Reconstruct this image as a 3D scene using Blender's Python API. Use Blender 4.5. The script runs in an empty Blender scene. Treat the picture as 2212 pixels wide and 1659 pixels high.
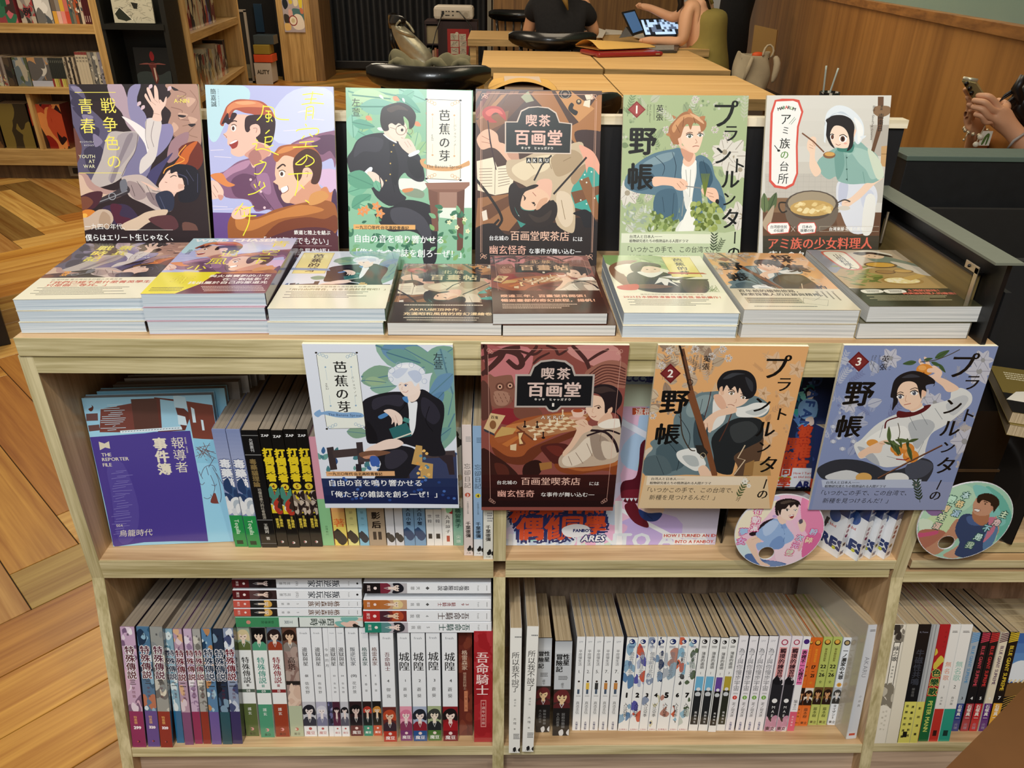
import bpy,bmesh,math,random,sys
import numpy as np
from mathutils import Vector,Matrix,geometry
S=bpy.context.scene
COL=S.collection
R_=random.Random(7)
H=.87
# camera
PITCH,YAW,ROLL,FPX=.50461,.02541,.01758,1649.1
CAM=Vector((.58775,-.84975,.40818+H))
F_=Vector((math.sin(YAW)*math.cos(PITCH),math.cos(YAW)*math.cos(PITCH),-math.sin(PITCH)))
R0=Vector((math.cos(YAW),-math.sin(YAW),0));U0=R0.cross(F_)
RT=R0*math.cos(ROLL)+U0*math.sin(ROLL);UP=-R0*math.sin(ROLL)+U0*math.cos(ROLL)
cam=bpy.data.cameras.new('camera');camo=bpy.data.objects.new('camera',cam);COL.objects.link(camo)
cam.sensor_width=36;cam.lens=FPX*36/2212;cam.clip_start=.02;cam.clip_end=60
camo.matrix_world=Matrix(((RT.x,UP.x,-F_.x,CAM.x),(RT.y,UP.y,-F_.y,CAM.y),(RT.z,UP.z,-F_.z,CAM.z),(0,0,0,1)))
S.camera=camo
def ray(u,v):return F_+RT*((u-1106)/FPX)-UP*((v-829.5)/FPX)
def onp(u,v,p,n):
 d=ray(u,v);n=Vector(n);return CAM+d*((Vector(p)-CAM).dot(n)/d.dot(n))
def onz(u,v,z):return onp(u,v,(0,0,z),(0,0,1))
def ony(u,v,y):return onp(u,v,(0,y,0),(0,1,0))
# colour, light, exposure
S.view_settings.view_transform='Standard';S.view_settings.look='None'
S.view_settings.exposure=0;S.view_settings.gamma=1;S.view_settings.use_curve_mapping=False
def lin(c):
 if isinstance(c,str):
  c=c.lstrip('#')
  if len(c)==3:c=''.join(a*2 for a in c)
  c=[int(c[i:i+2],16)/255 for i in(0,2,4)]
  return tuple((a/12.92 if a<=.04045 else((a+.055)/1.055)**2.4)for a in c)
 return tuple(c)
W=bpy.data.worlds.new('world');S.world=W;W.use_nodes=True
W.node_tree.nodes['Background'].inputs[0].default_value=(1,.86,.66,1)
W.node_tree.nodes['Background'].inputs[1].default_value=.2
def light(kind,loc,target,power,size,col=(1,.93,.82),spot=None,blend=.5):
 l=bpy.data.lights.new('ceiling_lamp',kind);l.energy=power;l.color=col
 if kind=='AREA':l.size=size
 else:l.shadow_soft_size=size
 if kind=='SPOT':l.spot_size=math.radians(spot);l.spot_blend=blend
 o=bpy.data.objects.new('ceiling_lamp',l);COL.objects.link(o);o.location=loc
 o.rotation_euler=(Vector(target)-Vector(loc)).to_track_quat('-Z','Y').to_euler()
 return o
light('SPOT',(.15,-1.35,2.75),(.5,.0,.75),70,.055,(1,.97,.93),75,.6)
light('SPOT',(1.15,-1.0,2.75),(.7,.05,.7),54,.055,(1,.88,.70),75,.6)
light('AREA',(.3,-1.6,2.6),(.5,.1,.7),38,1.0,(.9,.96,1))
light('AREA',(1.2,3.6,2.7),(1.2,3.8,0),40,1.6,(1,.84,.62))
light('AREA',(-1.5,2.8,2.7),(-1.5,3.6,.3),56,1.2,(1,.86,.66))
light('AREA',(-1.2,7.5,2.7),(-1.4,7.8,0),55,1.2,(1,.82,.6))
light('AREA',(1.9,1.6,2.7),(1.9,1.8,.6),15,.8,(1,.84,.6))
light('SPOT',(-1.2,.2,2.7),(-.8,.7,0),36,.08,(1,.86,.6),70,.6)
# materials
MATS={}
def nt(name):
 m=bpy.data.materials.new(name);m.use_nodes=True
 return m,m.node_tree.nodes,m.node_tree.links,m.node_tree.nodes['Principled BSDF']
def plain(name,col,rough=.5,metal=0,coat=0,alpha=1,emit=0,trans=0,bump=0,noise=0):
 if name in MATS:return MATS[name]
 m,n,l,b=nt(name);c=lin(col)
 b.inputs['Base Color'].default_value=(*c,1);b.inputs['Roughness'].default_value=rough
 b.inputs['Metallic'].default_value=metal;b.inputs['Coat Weight'].default_value=coat
 b.inputs['Transmission Weight'].default_value=trans
 if emit:b.inputs['Emission Color'].default_value=(*c,1);b.inputs['Emission Strength'].default_value=emit
 tc=n.new('ShaderNodeTexCoord');nz=n.new('ShaderNodeTexNoise');nz.inputs['Scale'].default_value=60
 l.new(tc.outputs['Object'],nz.inputs['Vector'])
 mr=n.new('ShaderNodeMapRange');mr.inputs[3].default_value=max(.02,rough-.06);mr.inputs[4].default_value=min(1,rough+.06)
 l.new(nz.outputs[0],mr.inputs[0]);l.new(mr.outputs[0],b.inputs['Roughness'])
 if noise:
  mx=n.new('ShaderNodeMix');mx.data_type='RGBA';mx.inputs[6].default_value=(*[a*(1-noise)for a in c],1);mx.inputs[7].default_value=(*[min(1,a*(1+noise))for a in c],1)
  nz.inputs['Scale'].default_value=25
  l.new(nz.outputs[0],mx.inputs[0]);l.new(mx.outputs[2],b.inputs['Base Color'])
 if bump:
  bp=n.new('ShaderNodeBump');bp.inputs['Strength'].default_value=bump;bp.inputs['Distance'].default_value=.002
  l.new(nz.outputs[0],bp.inputs['Height']);l.new(bp.outputs[0],b.inputs['Normal'])
 MATS[name]=m;return m
def wood(name,c1,c2,axis='X',scale=1.,rough=.45,tint=False,contrast=1.):
 if name in MATS:return MATS[name]
 m,n,l,b=nt(name)
 tc=n.new('ShaderNodeTexCoord');mp=n.new('ShaderNodeMapping')
 st={'X':(1.3,34,34),'Y':(34,1.3,34),'Z':(34,34,1.3)}[axis]
 mp.inputs['Scale'].default_value=[a*scale for a in st]
 l.new(tc.outputs['Object'],mp.inputs[0])
 src=mp.outputs[0]
 if tint:
  oi=n.new('ShaderNodeObjectInfo');va=n.new('ShaderNodeVectorMath');va.operation='SCALE';cb=n.new('ShaderNodeCombineXYZ')
  for i in range(3):l.new(oi.outputs['Random'],cb.inputs[i])
  l.new(cb.outputs[0],va.inputs[0]);va.inputs['Scale'].default_value=57
  ad=n.new('ShaderNodeVectorMath');l.new(src,ad.inputs[0]);l.new(va.outputs[0],ad.inputs[1]);src=ad.outputs[0]
 n1=n.new('ShaderNodeTexNoise');n1.inputs['Scale'].default_value=1.6;n1.inputs['Detail'].default_value=5;n1.inputs['Distortion'].default_value=.5
 n2=n.new('ShaderNodeTexNoise');n2.inputs['Scale'].default_value=7;n2.inputs['Detail'].default_value=6
 l.new(src,n1.inputs['Vector']);l.new(src,n2.inputs['Vector'])
 ad2=n.new('ShaderNodeMath');ad2.operation='MULTIPLY_ADD';ad2.inputs[1].default_value=.45;l.new(n2.outputs[0],ad2.inputs[0]);l.new(n1.outputs[0],ad2.inputs[2])
 rp=n.new('ShaderNodeValToRGB');e=rp.color_ramp.elements
 k=.17/contrast
 e[0].position=.72-k;e[1].position=.72+k;e[0].color=(*lin(c2),1);e[1].color=(*lin(c1),1)
 l.new(ad2.outputs[0],rp.inputs[0]);out=rp.outputs[0]
 if tint:
  at=n.new('ShaderNodeAttribute');at.attribute_name='tint';at.attribute_type='OBJECT'
  mx=n.new('ShaderNodeMix');mx.data_type='RGBA';mx.blend_type='MULTIPLY';mx.inputs[0].default_value=1
  l.new(out,mx.inputs[6]);l.new(at.outputs['Color'],mx.inputs[7]);out=mx.outputs[2]
 l.new(out,b.inputs['Base Color']);b.inputs['Roughness'].default_value=rough
 bp=n.new('ShaderNodeBump');bp.inputs['Strength'].default_value=.12;bp.inputs['Distance'].default_value=.001
 l.new(n2.outputs[0],bp.inputs['Height']);l.new(bp.outputs[0],b.inputs['Normal'])
 MATS[name]=m;return m
def pages(name,c1,c2,axis='Y',freq=900):
 if name in MATS:return MATS[name]
 m,n,l,b=nt(name)
 tc=n.new('ShaderNodeTexCoord');mp=n.new('ShaderNodeMapping')
 mp.inputs['Scale'].default_value={'X':(freq,4,4),'Z':(4,4,freq)}[axis]
 l.new(tc.outputs['Object'],mp.inputs[0]);nz=n.new('ShaderNodeTexNoise');nz.inputs['Detail'].default_value=3;nz.inputs['Scale'].default_value=1
 l.new(mp.outputs[0],nz.inputs[0]);rp=n.new('ShaderNodeValToRGB');e=rp.color_ramp.elements
 e[0].position=.35;e[1].position=.58;e[0].color=(*lin(c2),1);e[1].color=(*lin(c1),1)
 l.new(nz.outputs[0],rp.inputs[0]);l.new(rp.outputs[0],b.inputs['Base Color']);b.inputs['Roughness'].default_value=.6
 MATS[name]=m;return m
def printed(name='printed_paper',rough=.35,coat=.25):
 if name in MATS:return MATS[name]
 m,n,l,b=nt(name)
 a=n.new('ShaderNodeAttribute');a.attribute_name='Col'
 l.new(a.outputs['Color'],b.inputs['Base Color']);b.inputs['Roughness'].default_value=rough;b.inputs['Coat Weight'].default_value=coat
 b.inputs['Coat Roughness'].default_value=.12
 MATS[name]=m;return m
EDGE=lambda ax:wood('oak_edge_band_'+ax.lower(),'#d9cba0','#a89a6c',ax,1.6)
SURF=lambda ax:wood('oak_laminate_'+ax.lower(),'#dcb98c','#b08c62',ax,1.)
BACK=lambda ax:wood('oak_backing_'+ax.lower(),'#cdb39a','#97806c',ax,1.)
BLACK=plain('black_metal','#0c0c0e',.4);BLKW=plain('black_lacquer','#0a0807',.25,coat=.4)
PRT=printed();GLO=printed('glossy_print',.18,.7)
PG_W=pages('cool_paper_edge_z','#dfe5ec','#9fb0bf','Z',1300)
PG_V=pages('warm_paper_edge_x','#c8b493','#8f7a5a','X',1100)
PG_G=pages('grey_paper_edge_x','#a39583','#786b5c','X',1100)
# mesh builder
class MB:
 def __init__(s):s.v=[];s.f=[];s.m=[];s.c=[];s.mats=[]
 def mi(s,mat):
  if mat not in s.mats:s.mats.append(mat)
  return s.mats.index(mat)
 def add(s,vs,fs,mat,col=None,M=None):
  o=len(s.v);s.v+=[(M@Vector(v)if M else Vector(v))for v in vs];i=s.mi(mat);c=lin(col)if col is not None else(1,1,1)
  for f in fs:s.f.append([o+a for a in f]);s.m.append(i);s.c.append(c)
  return s
 def box(s,x0,x1,y0,y1,z0,z1,mat,col=None,M=None):
  v=[(x,y,z)for z in(z0,z1)for y in(y0,y1)for x in(x0,x1)]
  return s.add(v,[(0,2,3,1),(4,5,7,6),(0,1,5,4),(2,6,7,3),(0,4,6,2),(1,3,7,5)],mat,col,M)
 def prism(s,pts,n,mat,col=None,colside=None,M=None):
  k=len(pts);n=Vector(n);a=[Vector(p)for p in pts];b=[p+n for p in a]
  tr=geometry.tessellate_polygon([a])
  s.add(a+b,[tuple(t)for t in tr],mat,col,M);s.add(a+b,[tuple(k+i for i in reversed(t))for t in tr],mat,col,M)
  s.add(a+b,[(i,(i+1)%k,k+(i+1)%k,k+i)for i in range(k)],mat,colside if colside is not None else col,M)
  return s
 def tube(s,pts,r,mat,col=None,seg=8,M=None,cap=True):
  pts=[Vector(p)for p in pts];rr=r if isinstance(r,(list,tuple))else[r]*len(pts);vs=[];fs=[]
  ref=None
  for i,p in enumerate(pts):
   t=(pts[min(i+1,len(pts)-1)]-pts[max(i-1,0)]).normalized()
   if ref is None:ref=t.orthogonal().normalized()
   ref=(ref-t*ref.dot(t)).normalized();q=t.cross(ref)
   for j in range(seg):
    a=2*math.pi*j/seg;vs.append(p+(ref*math.cos(a)+q*math.sin(a))*rr[i])
  for i in range(len(pts)-1):
   for j in range(seg):fs.append((i*seg+j,i*seg+(j+1)%seg,(i+1)*seg+(j+1)%seg,(i+1)*seg+j))
  if cap:fs.append(tuple(range(seg))[::-1]);fs.append(tuple((len(pts)-1)*seg+j for j in range(seg)))
  return s.add(vs,fs,mat,col,M)
 def sphere(s,c,r,mat,col=None,M=None,seg=14,ring=9):
  r=(r,r,r)if not isinstance(r,(tuple,list))else r;vs=[];fs=[]
  for i in range(ring+1):
   t=math.pi*i/ring
   for j in range(seg):
    a=2*math.pi*j/seg;vs.append((c[0]+r[0]*math.sin(t)*math.cos(a),c[1]+r[1]*math.sin(t)*math.sin(a),c[2]+r[2]*math.cos(t)))
  for i in range(ring):
   for j in range(seg):fs.append((i*seg+j,(i+1)*seg+j,(i+1)*seg+(j+1)%seg,i*seg+(j+1)%seg))
  return s.add(vs,fs,mat,col,M)
 def grid(s,rows,mat,col=None,M=None,close=False):
  k=len(rows[0]);vs=[p for r in rows for p in r];fs=[]
  for i in range(len(rows)-1):
   for j in range(k if close else k-1):fs.append((i*k+j,i*k+(j+1)%k,(i+1)*k+(j+1)%k,(i+1)*k+j))
  return s.add(vs,fs,mat,col,M)
 def build(s,name,parent=None,smooth=False,bevel=0,label=None,solid=0,subs=0,weld=False):
  me=bpy.data.meshes.new(name);me.from_pydata([tuple(v)for v in s.v],[],s.f)
  for m in s.mats:me.materials.append(m)
  me.polygons.foreach_set('material_index',s.m)
  if any(m in(PRT,GLO)for m in s.mats):
   a=me.color_attributes.new('Col','FLOAT_COLOR','CORNER');buf=np.ones((len(me.loops),4),np.float32)
   cnt=np.array([len(f)for f in s.f]);buf[:,:3]=np.repeat(np.array(s.c,np.float32),cnt,axis=0);a.data.foreach_set('color',buf.ravel())
  if smooth:me.polygons.foreach_set('use_smooth',[True]*len(me.polygons))
  me.update();o=bpy.data.objects.new(name,me);COL.objects.link(o)
  if parent:o.parent=parent
  if label:o['label']=label
  if weld:md=o.modifiers.new('weld','WELD');md.merge_threshold=.0002
  if solid:md=o.modifiers.new('solid','SOLIDIFY');md.thickness=solid;md.offset=0
  if bevel:md=o.modifiers.new('bevel','BEVEL');md.width=bevel;md.segments=2;md.limit_method='ANGLE'
  if subs:md=o.modifiers.new('subs','SUBSURF');md.levels=subs;md.render_levels=subs
  return o
def thing(name,label,cat,loc=(0,0,0),M=None,group=None):
 o=bpy.data.objects.new(name,None);COL.objects.link(o);o.empty_display_size=.05
 if M is not None:o.matrix_world=M
 else:o.location=loc
 o['label']=label;o['category']=cat
 if group:o['group']=group
 return o
def tag(o,label,cat,group=None):
 o['label']=label;o['category']=cat
 if group:o['group']=group
 return o
def frame(o,x,y,z=None):
 x=Vector(x).normalized();y=Vector(y).normalized();z=x.cross(y);y=z.cross(x)
 return Matrix(((x.x,y.x,z.x,o[0]),(x.y,y.y,z.y,o[1]),(x.z,y.z,z.z,o[2]),(0,0,0,1)))
 # lettering and printed art (flat shapes in mm, y down)
_gc={};_fc=bpy.data.curves.new('lettering','FONT');_fo=bpy.data.objects.new('lettering',_fc);COL.objects.link(_fo)
_fc.resolution_u=2
def glyph(ch,bold=0.):
 k=(ch,bold)
 if k not in _gc:
  _fc.body=ch;_fc.offset=bold
  dg=bpy.context.evaluated_depsgraph_get();dg.update()
  me=_fo.evaluated_get(dg).to_mesh();vs=[(v.co.x,v.co.y)for v in me.vertices];fs=[tuple(p.vertices)for p in me.polygons]
  if vs:xs=[a for a,b in vs];bb=(min(xs),max(xs))
  else:bb=(0,.3)
  _gc[k]=(vs,fs,bb)
 return _gc[k]
def spline(pts,n=5,closed=True):
 out=[];k=len(pts)
 for i in range(k if closed else k-1):
  if closed:p0,p1,p2,p3=pts[i-1],pts[i],pts[(i+1)%k],pts[(i+2)%k]
  else:p0,p1,p2,p3=pts[max(i-1,0)],pts[i],pts[i+1],pts[min(i+2,k-1)]
  for j in range(n):
   t=j/n;t2=t*t;t3=t2*t
   out.append(tuple(.5*((2*p1[q])+(-p0[q]+p2[q])*t+(2*p0[q]-5*p1[q]+4*p2[q]-p3[q])*t2+(-p0[q]+3*p1[q]-3*p2[q]+p3[q])*t3)for q in(0,1)))
 if not closed:out.append(pts[-1])
 return out
class Art:
 def __init__(s,w,h,quad=None,bg=None):
  s.w,s.h=w,h;s.it=[];s.k=0;s.hm=None;s.sc=1;s.of=(0,0,1);s.u=1
  if quad:
   A=[];B=[]
   for(x,y),(u,v)in zip(quad,[(0,0),(w,0),(w,h),(0,h)]):
    A.append([x,y,1,0,0,0,-u*x,-u*y]);B.append(u);A.append([0,0,0,x,y,1,-v*x,-v*y]);B.append(v)
   s.hm=np.append(np.linalg.solve(np.array(A,float),np.array(B,float)),1).reshape(3,3)
   s.sc=w/math.dist(quad[0],quad[1])
  if bg:s.rect(0,0,w,h,bg,raw=True)
 def m(s,x,y):
  if s.hm is None:return(x,y)
  x=s.of[0]+x/s.of[2];y=s.of[1]+y/s.of[2]
  r=s.hm@np.array([x,y,1.]);return(float(r[0]/r[2]),float(r[1]/r[2]))
 def crop(s,ox,oy,k):s.of=(ox,oy,k);s.u=s.sc/k;return s
 def clip(s,pts):
  def cut(P,ax,lim,sg):
   out=[]
   for i in range(len(P)):
    a,b=P[i-1],P[i];ia=sg*(a[ax]-lim)<=0;ib=sg*(b[ax]-lim)<=0
    if ia!=ib:
     t=(lim-a[ax])/(b[ax]-a[ax]);q=[a[0]+(b[0]-a[0])*t,a[1]+(b[1]-a[1])*t];q[ax]=lim;out.append(tuple(q))
    if ib:out.append(b)
   return out
  for ax,lim,sg in((0,0,-1),(0,s.w,1),(1,0,-1),(1,s.h,1)):
   if len(pts)<3:return[]
   if all(sg*(p[ax]-lim)<=0 for p in pts):continue
   pts=cut(pts,ax,lim,sg)
  return pts
 def poly(s,pts,col,z=None,clip=True):
  if clip:pts=s.clip(pts)
  if len(pts)<3:return s
  tr=geometry.tessellate_polygon([[Vector((a,b,0))for a,b in pts]])
  s.k+=1;s.it.append((pts,[tuple(t)for t in tr],lin(col),s.k));return s
 def P(s,col,d,sm=1,n=4):
  a=[float(t)for t in d.split()];p=[s.m(a[i],a[i+1])for i in range(0,len(a)-1,2)]
  if sm:p=spline(p,n)
  return s.poly(p,col)
 def G(s,col,d):return s.P(col,d,0)
 def L(s,col,w,d,sm=1,taper=0):
  a=[float(t)for t in d.split()];p=[s.m(a[i],a[i+1])for i in range(0,len(a)-1,2)]
  return s.line(p,w*s.u,col,sm,taper)
 def line(s,p,w,col,sm=1,taper=0):
  if sm and len(p)>2:p=spline(p,4,False)
  l,r=[],[]
  for i,q in enumerate(p):
   a=p[max(i-1,0)];b=p[min(i+1,len(p)-1)];dx,dy=b[0]-a[0],b[1]-a[1];d=math.hypot(dx,dy)or 1
   t=i/(len(p)-1);ww=w/2*((1-taper)+taper*math.sin(math.pi*min(1,max(0,.08+.84*t))))if taper else w/2
   l.append((q[0]-dy/d*ww,q[1]+dx/d*ww));r.append((q[0]+dy/d*ww,q[1]-dx/d*ww))
  V=l+r;n=len(l);V=[(min(max(a,0),s.w),min(max(b,0),s.h))for a,b in V]
  s.k+=1;s.it.append((V,[(i,i+1,n+i+1,n+i)for i in range(n-1)],lin(col),s.k));return s
 def rect(s,x0,y0,x1,y1,col,raw=False):
  q=[(x0,y0),(x1,y0),(x1,y1),(x0,y1)]
  return s.poly(q if raw or s.hm is None else[s.m(*p)for p in q],col)
 def E(s,col,cx,cy,rx,ry=None,a0=0,n=20):
  ry=ry or rx;c,t=math.cos(a0),math.sin(a0)
  return s.poly([s.m(cx+rx*math.cos(q)*c-ry*math.sin(q)*t,cy+rx*math.cos(q)*t+ry*math.sin(q)*c)for q in[2*math.pi*i/n for i in range(n)]],col)
 def ring(s,col,cx,cy,r,w,n=20):
  p=[s.m(cx+r*math.cos(2*math.pi*i/n),cy+r*math.sin(2*math.pi*i/n))for i in range(n+1)];return s.line(p,w*s.u,col,0)
 def grad(s,x0,y0,x1,y1,c0,c1,n=14,horiz=False):
  a,b=lin(c0),lin(c1)
  for i in range(n):
   t=(i+.5)/n;c=tuple(p+(q-p)*t for p,q in zip(a,b))
   if horiz:q=[(x0+(x1-x0)*i/n,y0),(x0+(x1-x0)*(i+1)/n,y0),(x0+(x1-x0)*(i+1)/n,y1),(x0+(x1-x0)*i/n,y1)]
   else:q=[(x0,y0+(y1-y0)*i/n),(x1,y0+(y1-y0)*i/n),(x1,y0+(y1-y0)*(i+1)/n),(x0,y0+(y1-y0)*(i+1)/n)]
   s.poly([s.m(*p)for p in q],c);s.k-=1
  s.k+=1;return s
 def ch(s,c,x,y,sz,col,bold=0,sx=1,rot=0,shear=0):
  vs,fs,bb=glyph(c);cx=.5 if ord(c)>0x2e80 else(bb[0]+bb[1])/2
  cy=.38 if ord(c)>0x2e80 else .34;co,si=math.cos(rot),math.sin(rot)
  if bold<=.004:D=[(0,0)]
  elif bold<.03:D=[(-bold,0),(bold,0)]
  elif bold<.06:r=bold*.85;D=[(-r,0),(r,0),(0,r*.7),(0,-r*.7)]
  else:r=bold;D=[(r*math.cos(q*.7854),r*math.sin(q*.7854))for q in range(8)]
  for i,(dx,dy)in enumerate(D):
   P=[]
   for a,b in vs:
    u=(a-cx+dx)*sz*sx+(b-cy)*sz*shear;v=-(b-cy+dy)*sz;P.append((min(max(x+u*co-v*si,0),s.w),min(max(y+u*si+v*co,0),s.h)))
   s.it.append((P,fs,lin(col),s.k+1+i))
  return s
 def T(s,t,x,y,sz,col='#111',bold=0,gap=1.,sx=1,vert=False,out=None,ow=.05,anchor='l',rot=0,shear=0,mm=False):
  """text; x, y in photo pixels (mm if mm or no quad); sz in mm (em size); out = outline colour"""
  if not mm:x,y=s.m(x,y);sz=sz*s.u
  adv=[]
  for c in t:
   if ord(c)>0x2e80:adv.append(sz*gap*(1 if vert else sx))
   else:
    if c==' ':adv.append(sz*.33*gap*sx)
    else:bb=glyph(c)[2];adv.append(((bb[1]-bb[0])*sx+.10)*sz*gap if not vert else sz*.8*gap)
  tot=sum(adv);p={'l':0,'c':-tot/2,'r':-tot}[anchor]
  for ps in([(out,bold+ow)]if out else[])+[(col,bold)]:
   q=p
   for c,a in zip(t,adv):
    u=q+a/2;q+=a
    if c==' ':continue
    if vert:r=math.pi/2 if c in 'ー―—「」（）()…-' else 0;s.ch(c,x-u*math.sin(rot),y+u*math.cos(rot),sz,ps[0],ps[1],sx,r+rot,shear)
    else:s.ch(c,x+u*math.cos(rot),y+u*math.sin(rot),sz,ps[0],ps[1],sx,rot,shear)
   s.k+=8
  return s
 def fake(s,x,y,w,h,col,rnd=R_,mm=False):
  if not mm:x,y=s.m(x,y);w*=s.u;h*=s.u
  q=x
  while q<x+w:
   a=rnd.uniform(.6,1.3)*h;s.poly([(q,y),(q+a*.8,y),(q+a*.8,y+h),(q,y+h)],col);s.k-=1;q+=a
  s.k+=1;return s
 def layers(s):
  groups=[];last=None
  for P,fs,c,k in sorted(s.it,key=lambda t:t[3]):
   if not P:continue
   xs=[p[0]for p in P];ys=[p[1]for p in P];bb=[min(xs),min(ys),max(xs),max(ys)]
   if k==last:g=groups[-1];g[0]=[min(g[0][0],bb[0]),min(g[0][1],bb[1]),max(g[0][2],bb[2]),max(g[0][3],bb[3])];g[1].append((P,fs,c))
   else:groups.append([bb,[(P,fs,c)]]);last=k
  A=np.zeros((len(groups),5));out=[]
  for i,(bb,items)in enumerate(groups):
   L=0
   if i:
    q=A[:i];m=(q[:,0]<bb[2])&(q[:,2]>bb[0])&(q[:,1]<bb[3])&(q[:,3]>bb[1])
    if m.any():L=int(q[m,4].max())+1
   A[i]=(*bb,L);out+=[(P,fs,c,L)for P,fs,c in items]
  return out
 def onto(s,mb,o,ex,ey,mat=None,eps=3e-6,base=1.2e-5):
  mat=mat or PRT;o=Vector(o);ex=Vector(ex);ey=Vector(ey);n=ey.cross(ex).normalized()
  for P,fs,c,k in s.layers():
   off=n*(base+k*eps);vs=[o+ex*a+ey*b+off for a,b in P]
   b0=len(mb.v);mb.v+=vs;i=mb.mi(mat)
   for f in fs:mb.f.append([b0+a for a in f]);mb.m.append(i);mb.c.append(c)
  return mb
  # the setting
def structure(o):o['kind']='structure';return o
WALLX=2.5;BACKY=10.2
fl=MB();fl.box(-4.5,WALLX,-2.2,BACKY+.3,-.03,-.004,plain('floor_joint','#2a1a0c',.8));floor=structure(fl.build('floor'))
PW,PN=.155,6
plank_mesh=[]
for ori in(0,1):
 b=MB();L_,W_=PW*PN,PW;g=.0011
 b.box(g,(L_ if ori==0 else W_)-g,g,(W_ if ori==0 else L_)-g,-.004,0,wood('herringbone_plank_x' if ori==0 else 'herringbone_plank_y','#ffffff','#c4a888','X' if ori==0 else 'Y',.55,.36,tint=True,contrast=.8))
 o=b.build('plank',floor,bevel=.0012);plank_mesh.append(o)
tints=['#cfa052','#bd8a3e','#9a7a3c','#d8ae60','#aa7230','#bf9448','#8c6e3a','#cc9844','#b07a34','#a88a48','#dcb468','#866836','#b88c50']
Mx=Matrix.Rotation(math.radians(45),4,'Z');first=[True,True]
def plank(ori,tx,ty,c):
 p=Mx@Vector((tx,ty,0));o=plank_mesh[ori]if first[ori]else plank_mesh[ori].copy()
 if not first[ori]:COL.objects.link(o);o.parent=floor
 first[ori]=False;o.location=p;o.rotation_euler=(0,0,math.radians(45));o['tint']=[*lin(c),1.];o.color=(*lin(c),1);return o
rp=random.Random(11);npl=0
def seen(x,y,m=.6):
 d=Vector((x,y,0))-CAM;z=d.dot(F_)
 if z<.1:return False
 u=1106+FPX*d.dot(RT)/z;v=829.5-FPX*d.dot(UP)/z;mm=m*FPX/z
 return-mm<u<2212+mm and-mm<v<1659+mm
for i in range(-90,90):
 for k in range(-8,9):
  bx=i*1+2*PN*k;by=i
  for ori,(x,y)in((0,(bx,by)),(1,(bx+PN,by+1-PN))):
   tx,ty=x*PW-.02,y*PW+.605
   cx,cy=(tx+PW*PN/2,ty+PW/2)if ori==0 else(tx+PW/2,ty+PW*PN/2)
   w=Mx@Vector((cx,cy,0))
   if not(-4.3<w.x<1.9 and-1.2<w.y<BACKY)or not seen(w.x,w.y):continue
   if w.x>-.1 and w.y<3.9:continue
   if w.x<-2.0 and w.y>4.6 and w.x<-2.9:continue
   if w.x>.5 and w.y>4:continue
   plank(ori,tx,ty,rp.choice(tints));npl+=1
print('planks',npl)
WM=frame((2.133,1.57,0),(.984,-.179,0),(.179,.984,0))
wr=MB();wr.box(0,.06,-3.6,8.8,0,1.10,wood('teak_veneer_wall','#b07c3e','#8a5c2a','Z',.12,.45,contrast=.9),None,WM);structure(wr.build('wall_right'))
tr=MB();tr.box(-.012,.06,-3.6,8.8,1.10,1.137,wood('teak_trim','#a8743c','#7a5028','Y',.5,.4),None,WM);structure(tr.build('trim_1',bevel=.002))
up=MB();up.box(.03,.06,-3.6,8.8,1.137,2.8,plain('teal_wall_paint','#7f9a90',.7),None,WM);structure(up.build('wall_right_upper'))
wb=MB();wb.box(-4.5,WALLX,BACKY+.25,BACKY+.3,0,2.8,plain('back_wall_paint','#3a2c20',.8));structure(wb.build('wall_back'))
wv=MB();wv.box(.55,WALLX,7.9,8.0,0,2.8,wood('teak_veneer_back','#a87c46','#7a5630','Z',.3,.5));structure(wv.build('wall_back_panelled'))
# display bookcase in front
TH=.21948;KZ=H-.3886
TM=frame((0,0,KZ),(1,0,0),(0,math.cos(TH),-math.sin(TH)))
TN=Vector((0,math.sin(TH),math.cos(TH)));TY=Vector((0,math.cos(TH),-math.sin(TH)))
MIDZ=H-.3569;LOWL=-.3037;T=.0179;XC=.5957;XR=1.2;OV=.0026
bk=thing('display_bookcase','pale oak open bookcase with books stacked on its top, two upper and two lower bays','bookcase',(.6,.15,0))
def part(name,fn,parent=bk,**k):
 b=MB();fn(b);o=b.build(name,None,**k);o.parent=parent
 o.matrix_parent_inverse=parent.matrix_world.inverted();return o
bpy.context.view_layer.update()
DU=.325
def edged(b,x0,x1,y0,y1,z0,z1,ax,sax=None,M=None):
 b.box(x0,x1,y0+.0012,y1,z0,z1,SURF(sax or ax),None,M);b.box(x0,x1,y0,y0+.0012,z0,z1,EDGE(ax),None,M)
part('top_board',lambda b:edged(b,.0026,XR+.0129,-.002,.345,H-.025,H,'X'),bevel=.0008)
part('apron_board',lambda b:edged(b,T,XR-T,0,.018,H-.0491,H-.0251,'X'))
for x in(0,XR-T):
 part('side_panel',lambda b:edged(b,x,x+T,0,DU+.015,KZ,H-.0251,'Z'))
 part('lower_side_panel',lambda b:edged(b,x,x+T,0,.30,-.47,0,'Z',M=TM))
part('divider_panel',lambda b:edged(b,XC-T/2,XC+T/2,.0005,DU,MIDZ,H-.0491,'Z'))
part('lower_divider_panel',lambda b:edged(b,XC-T/2,XC+T/2,.0005,.28,-.47,0,'Z',M=TM))
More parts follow.
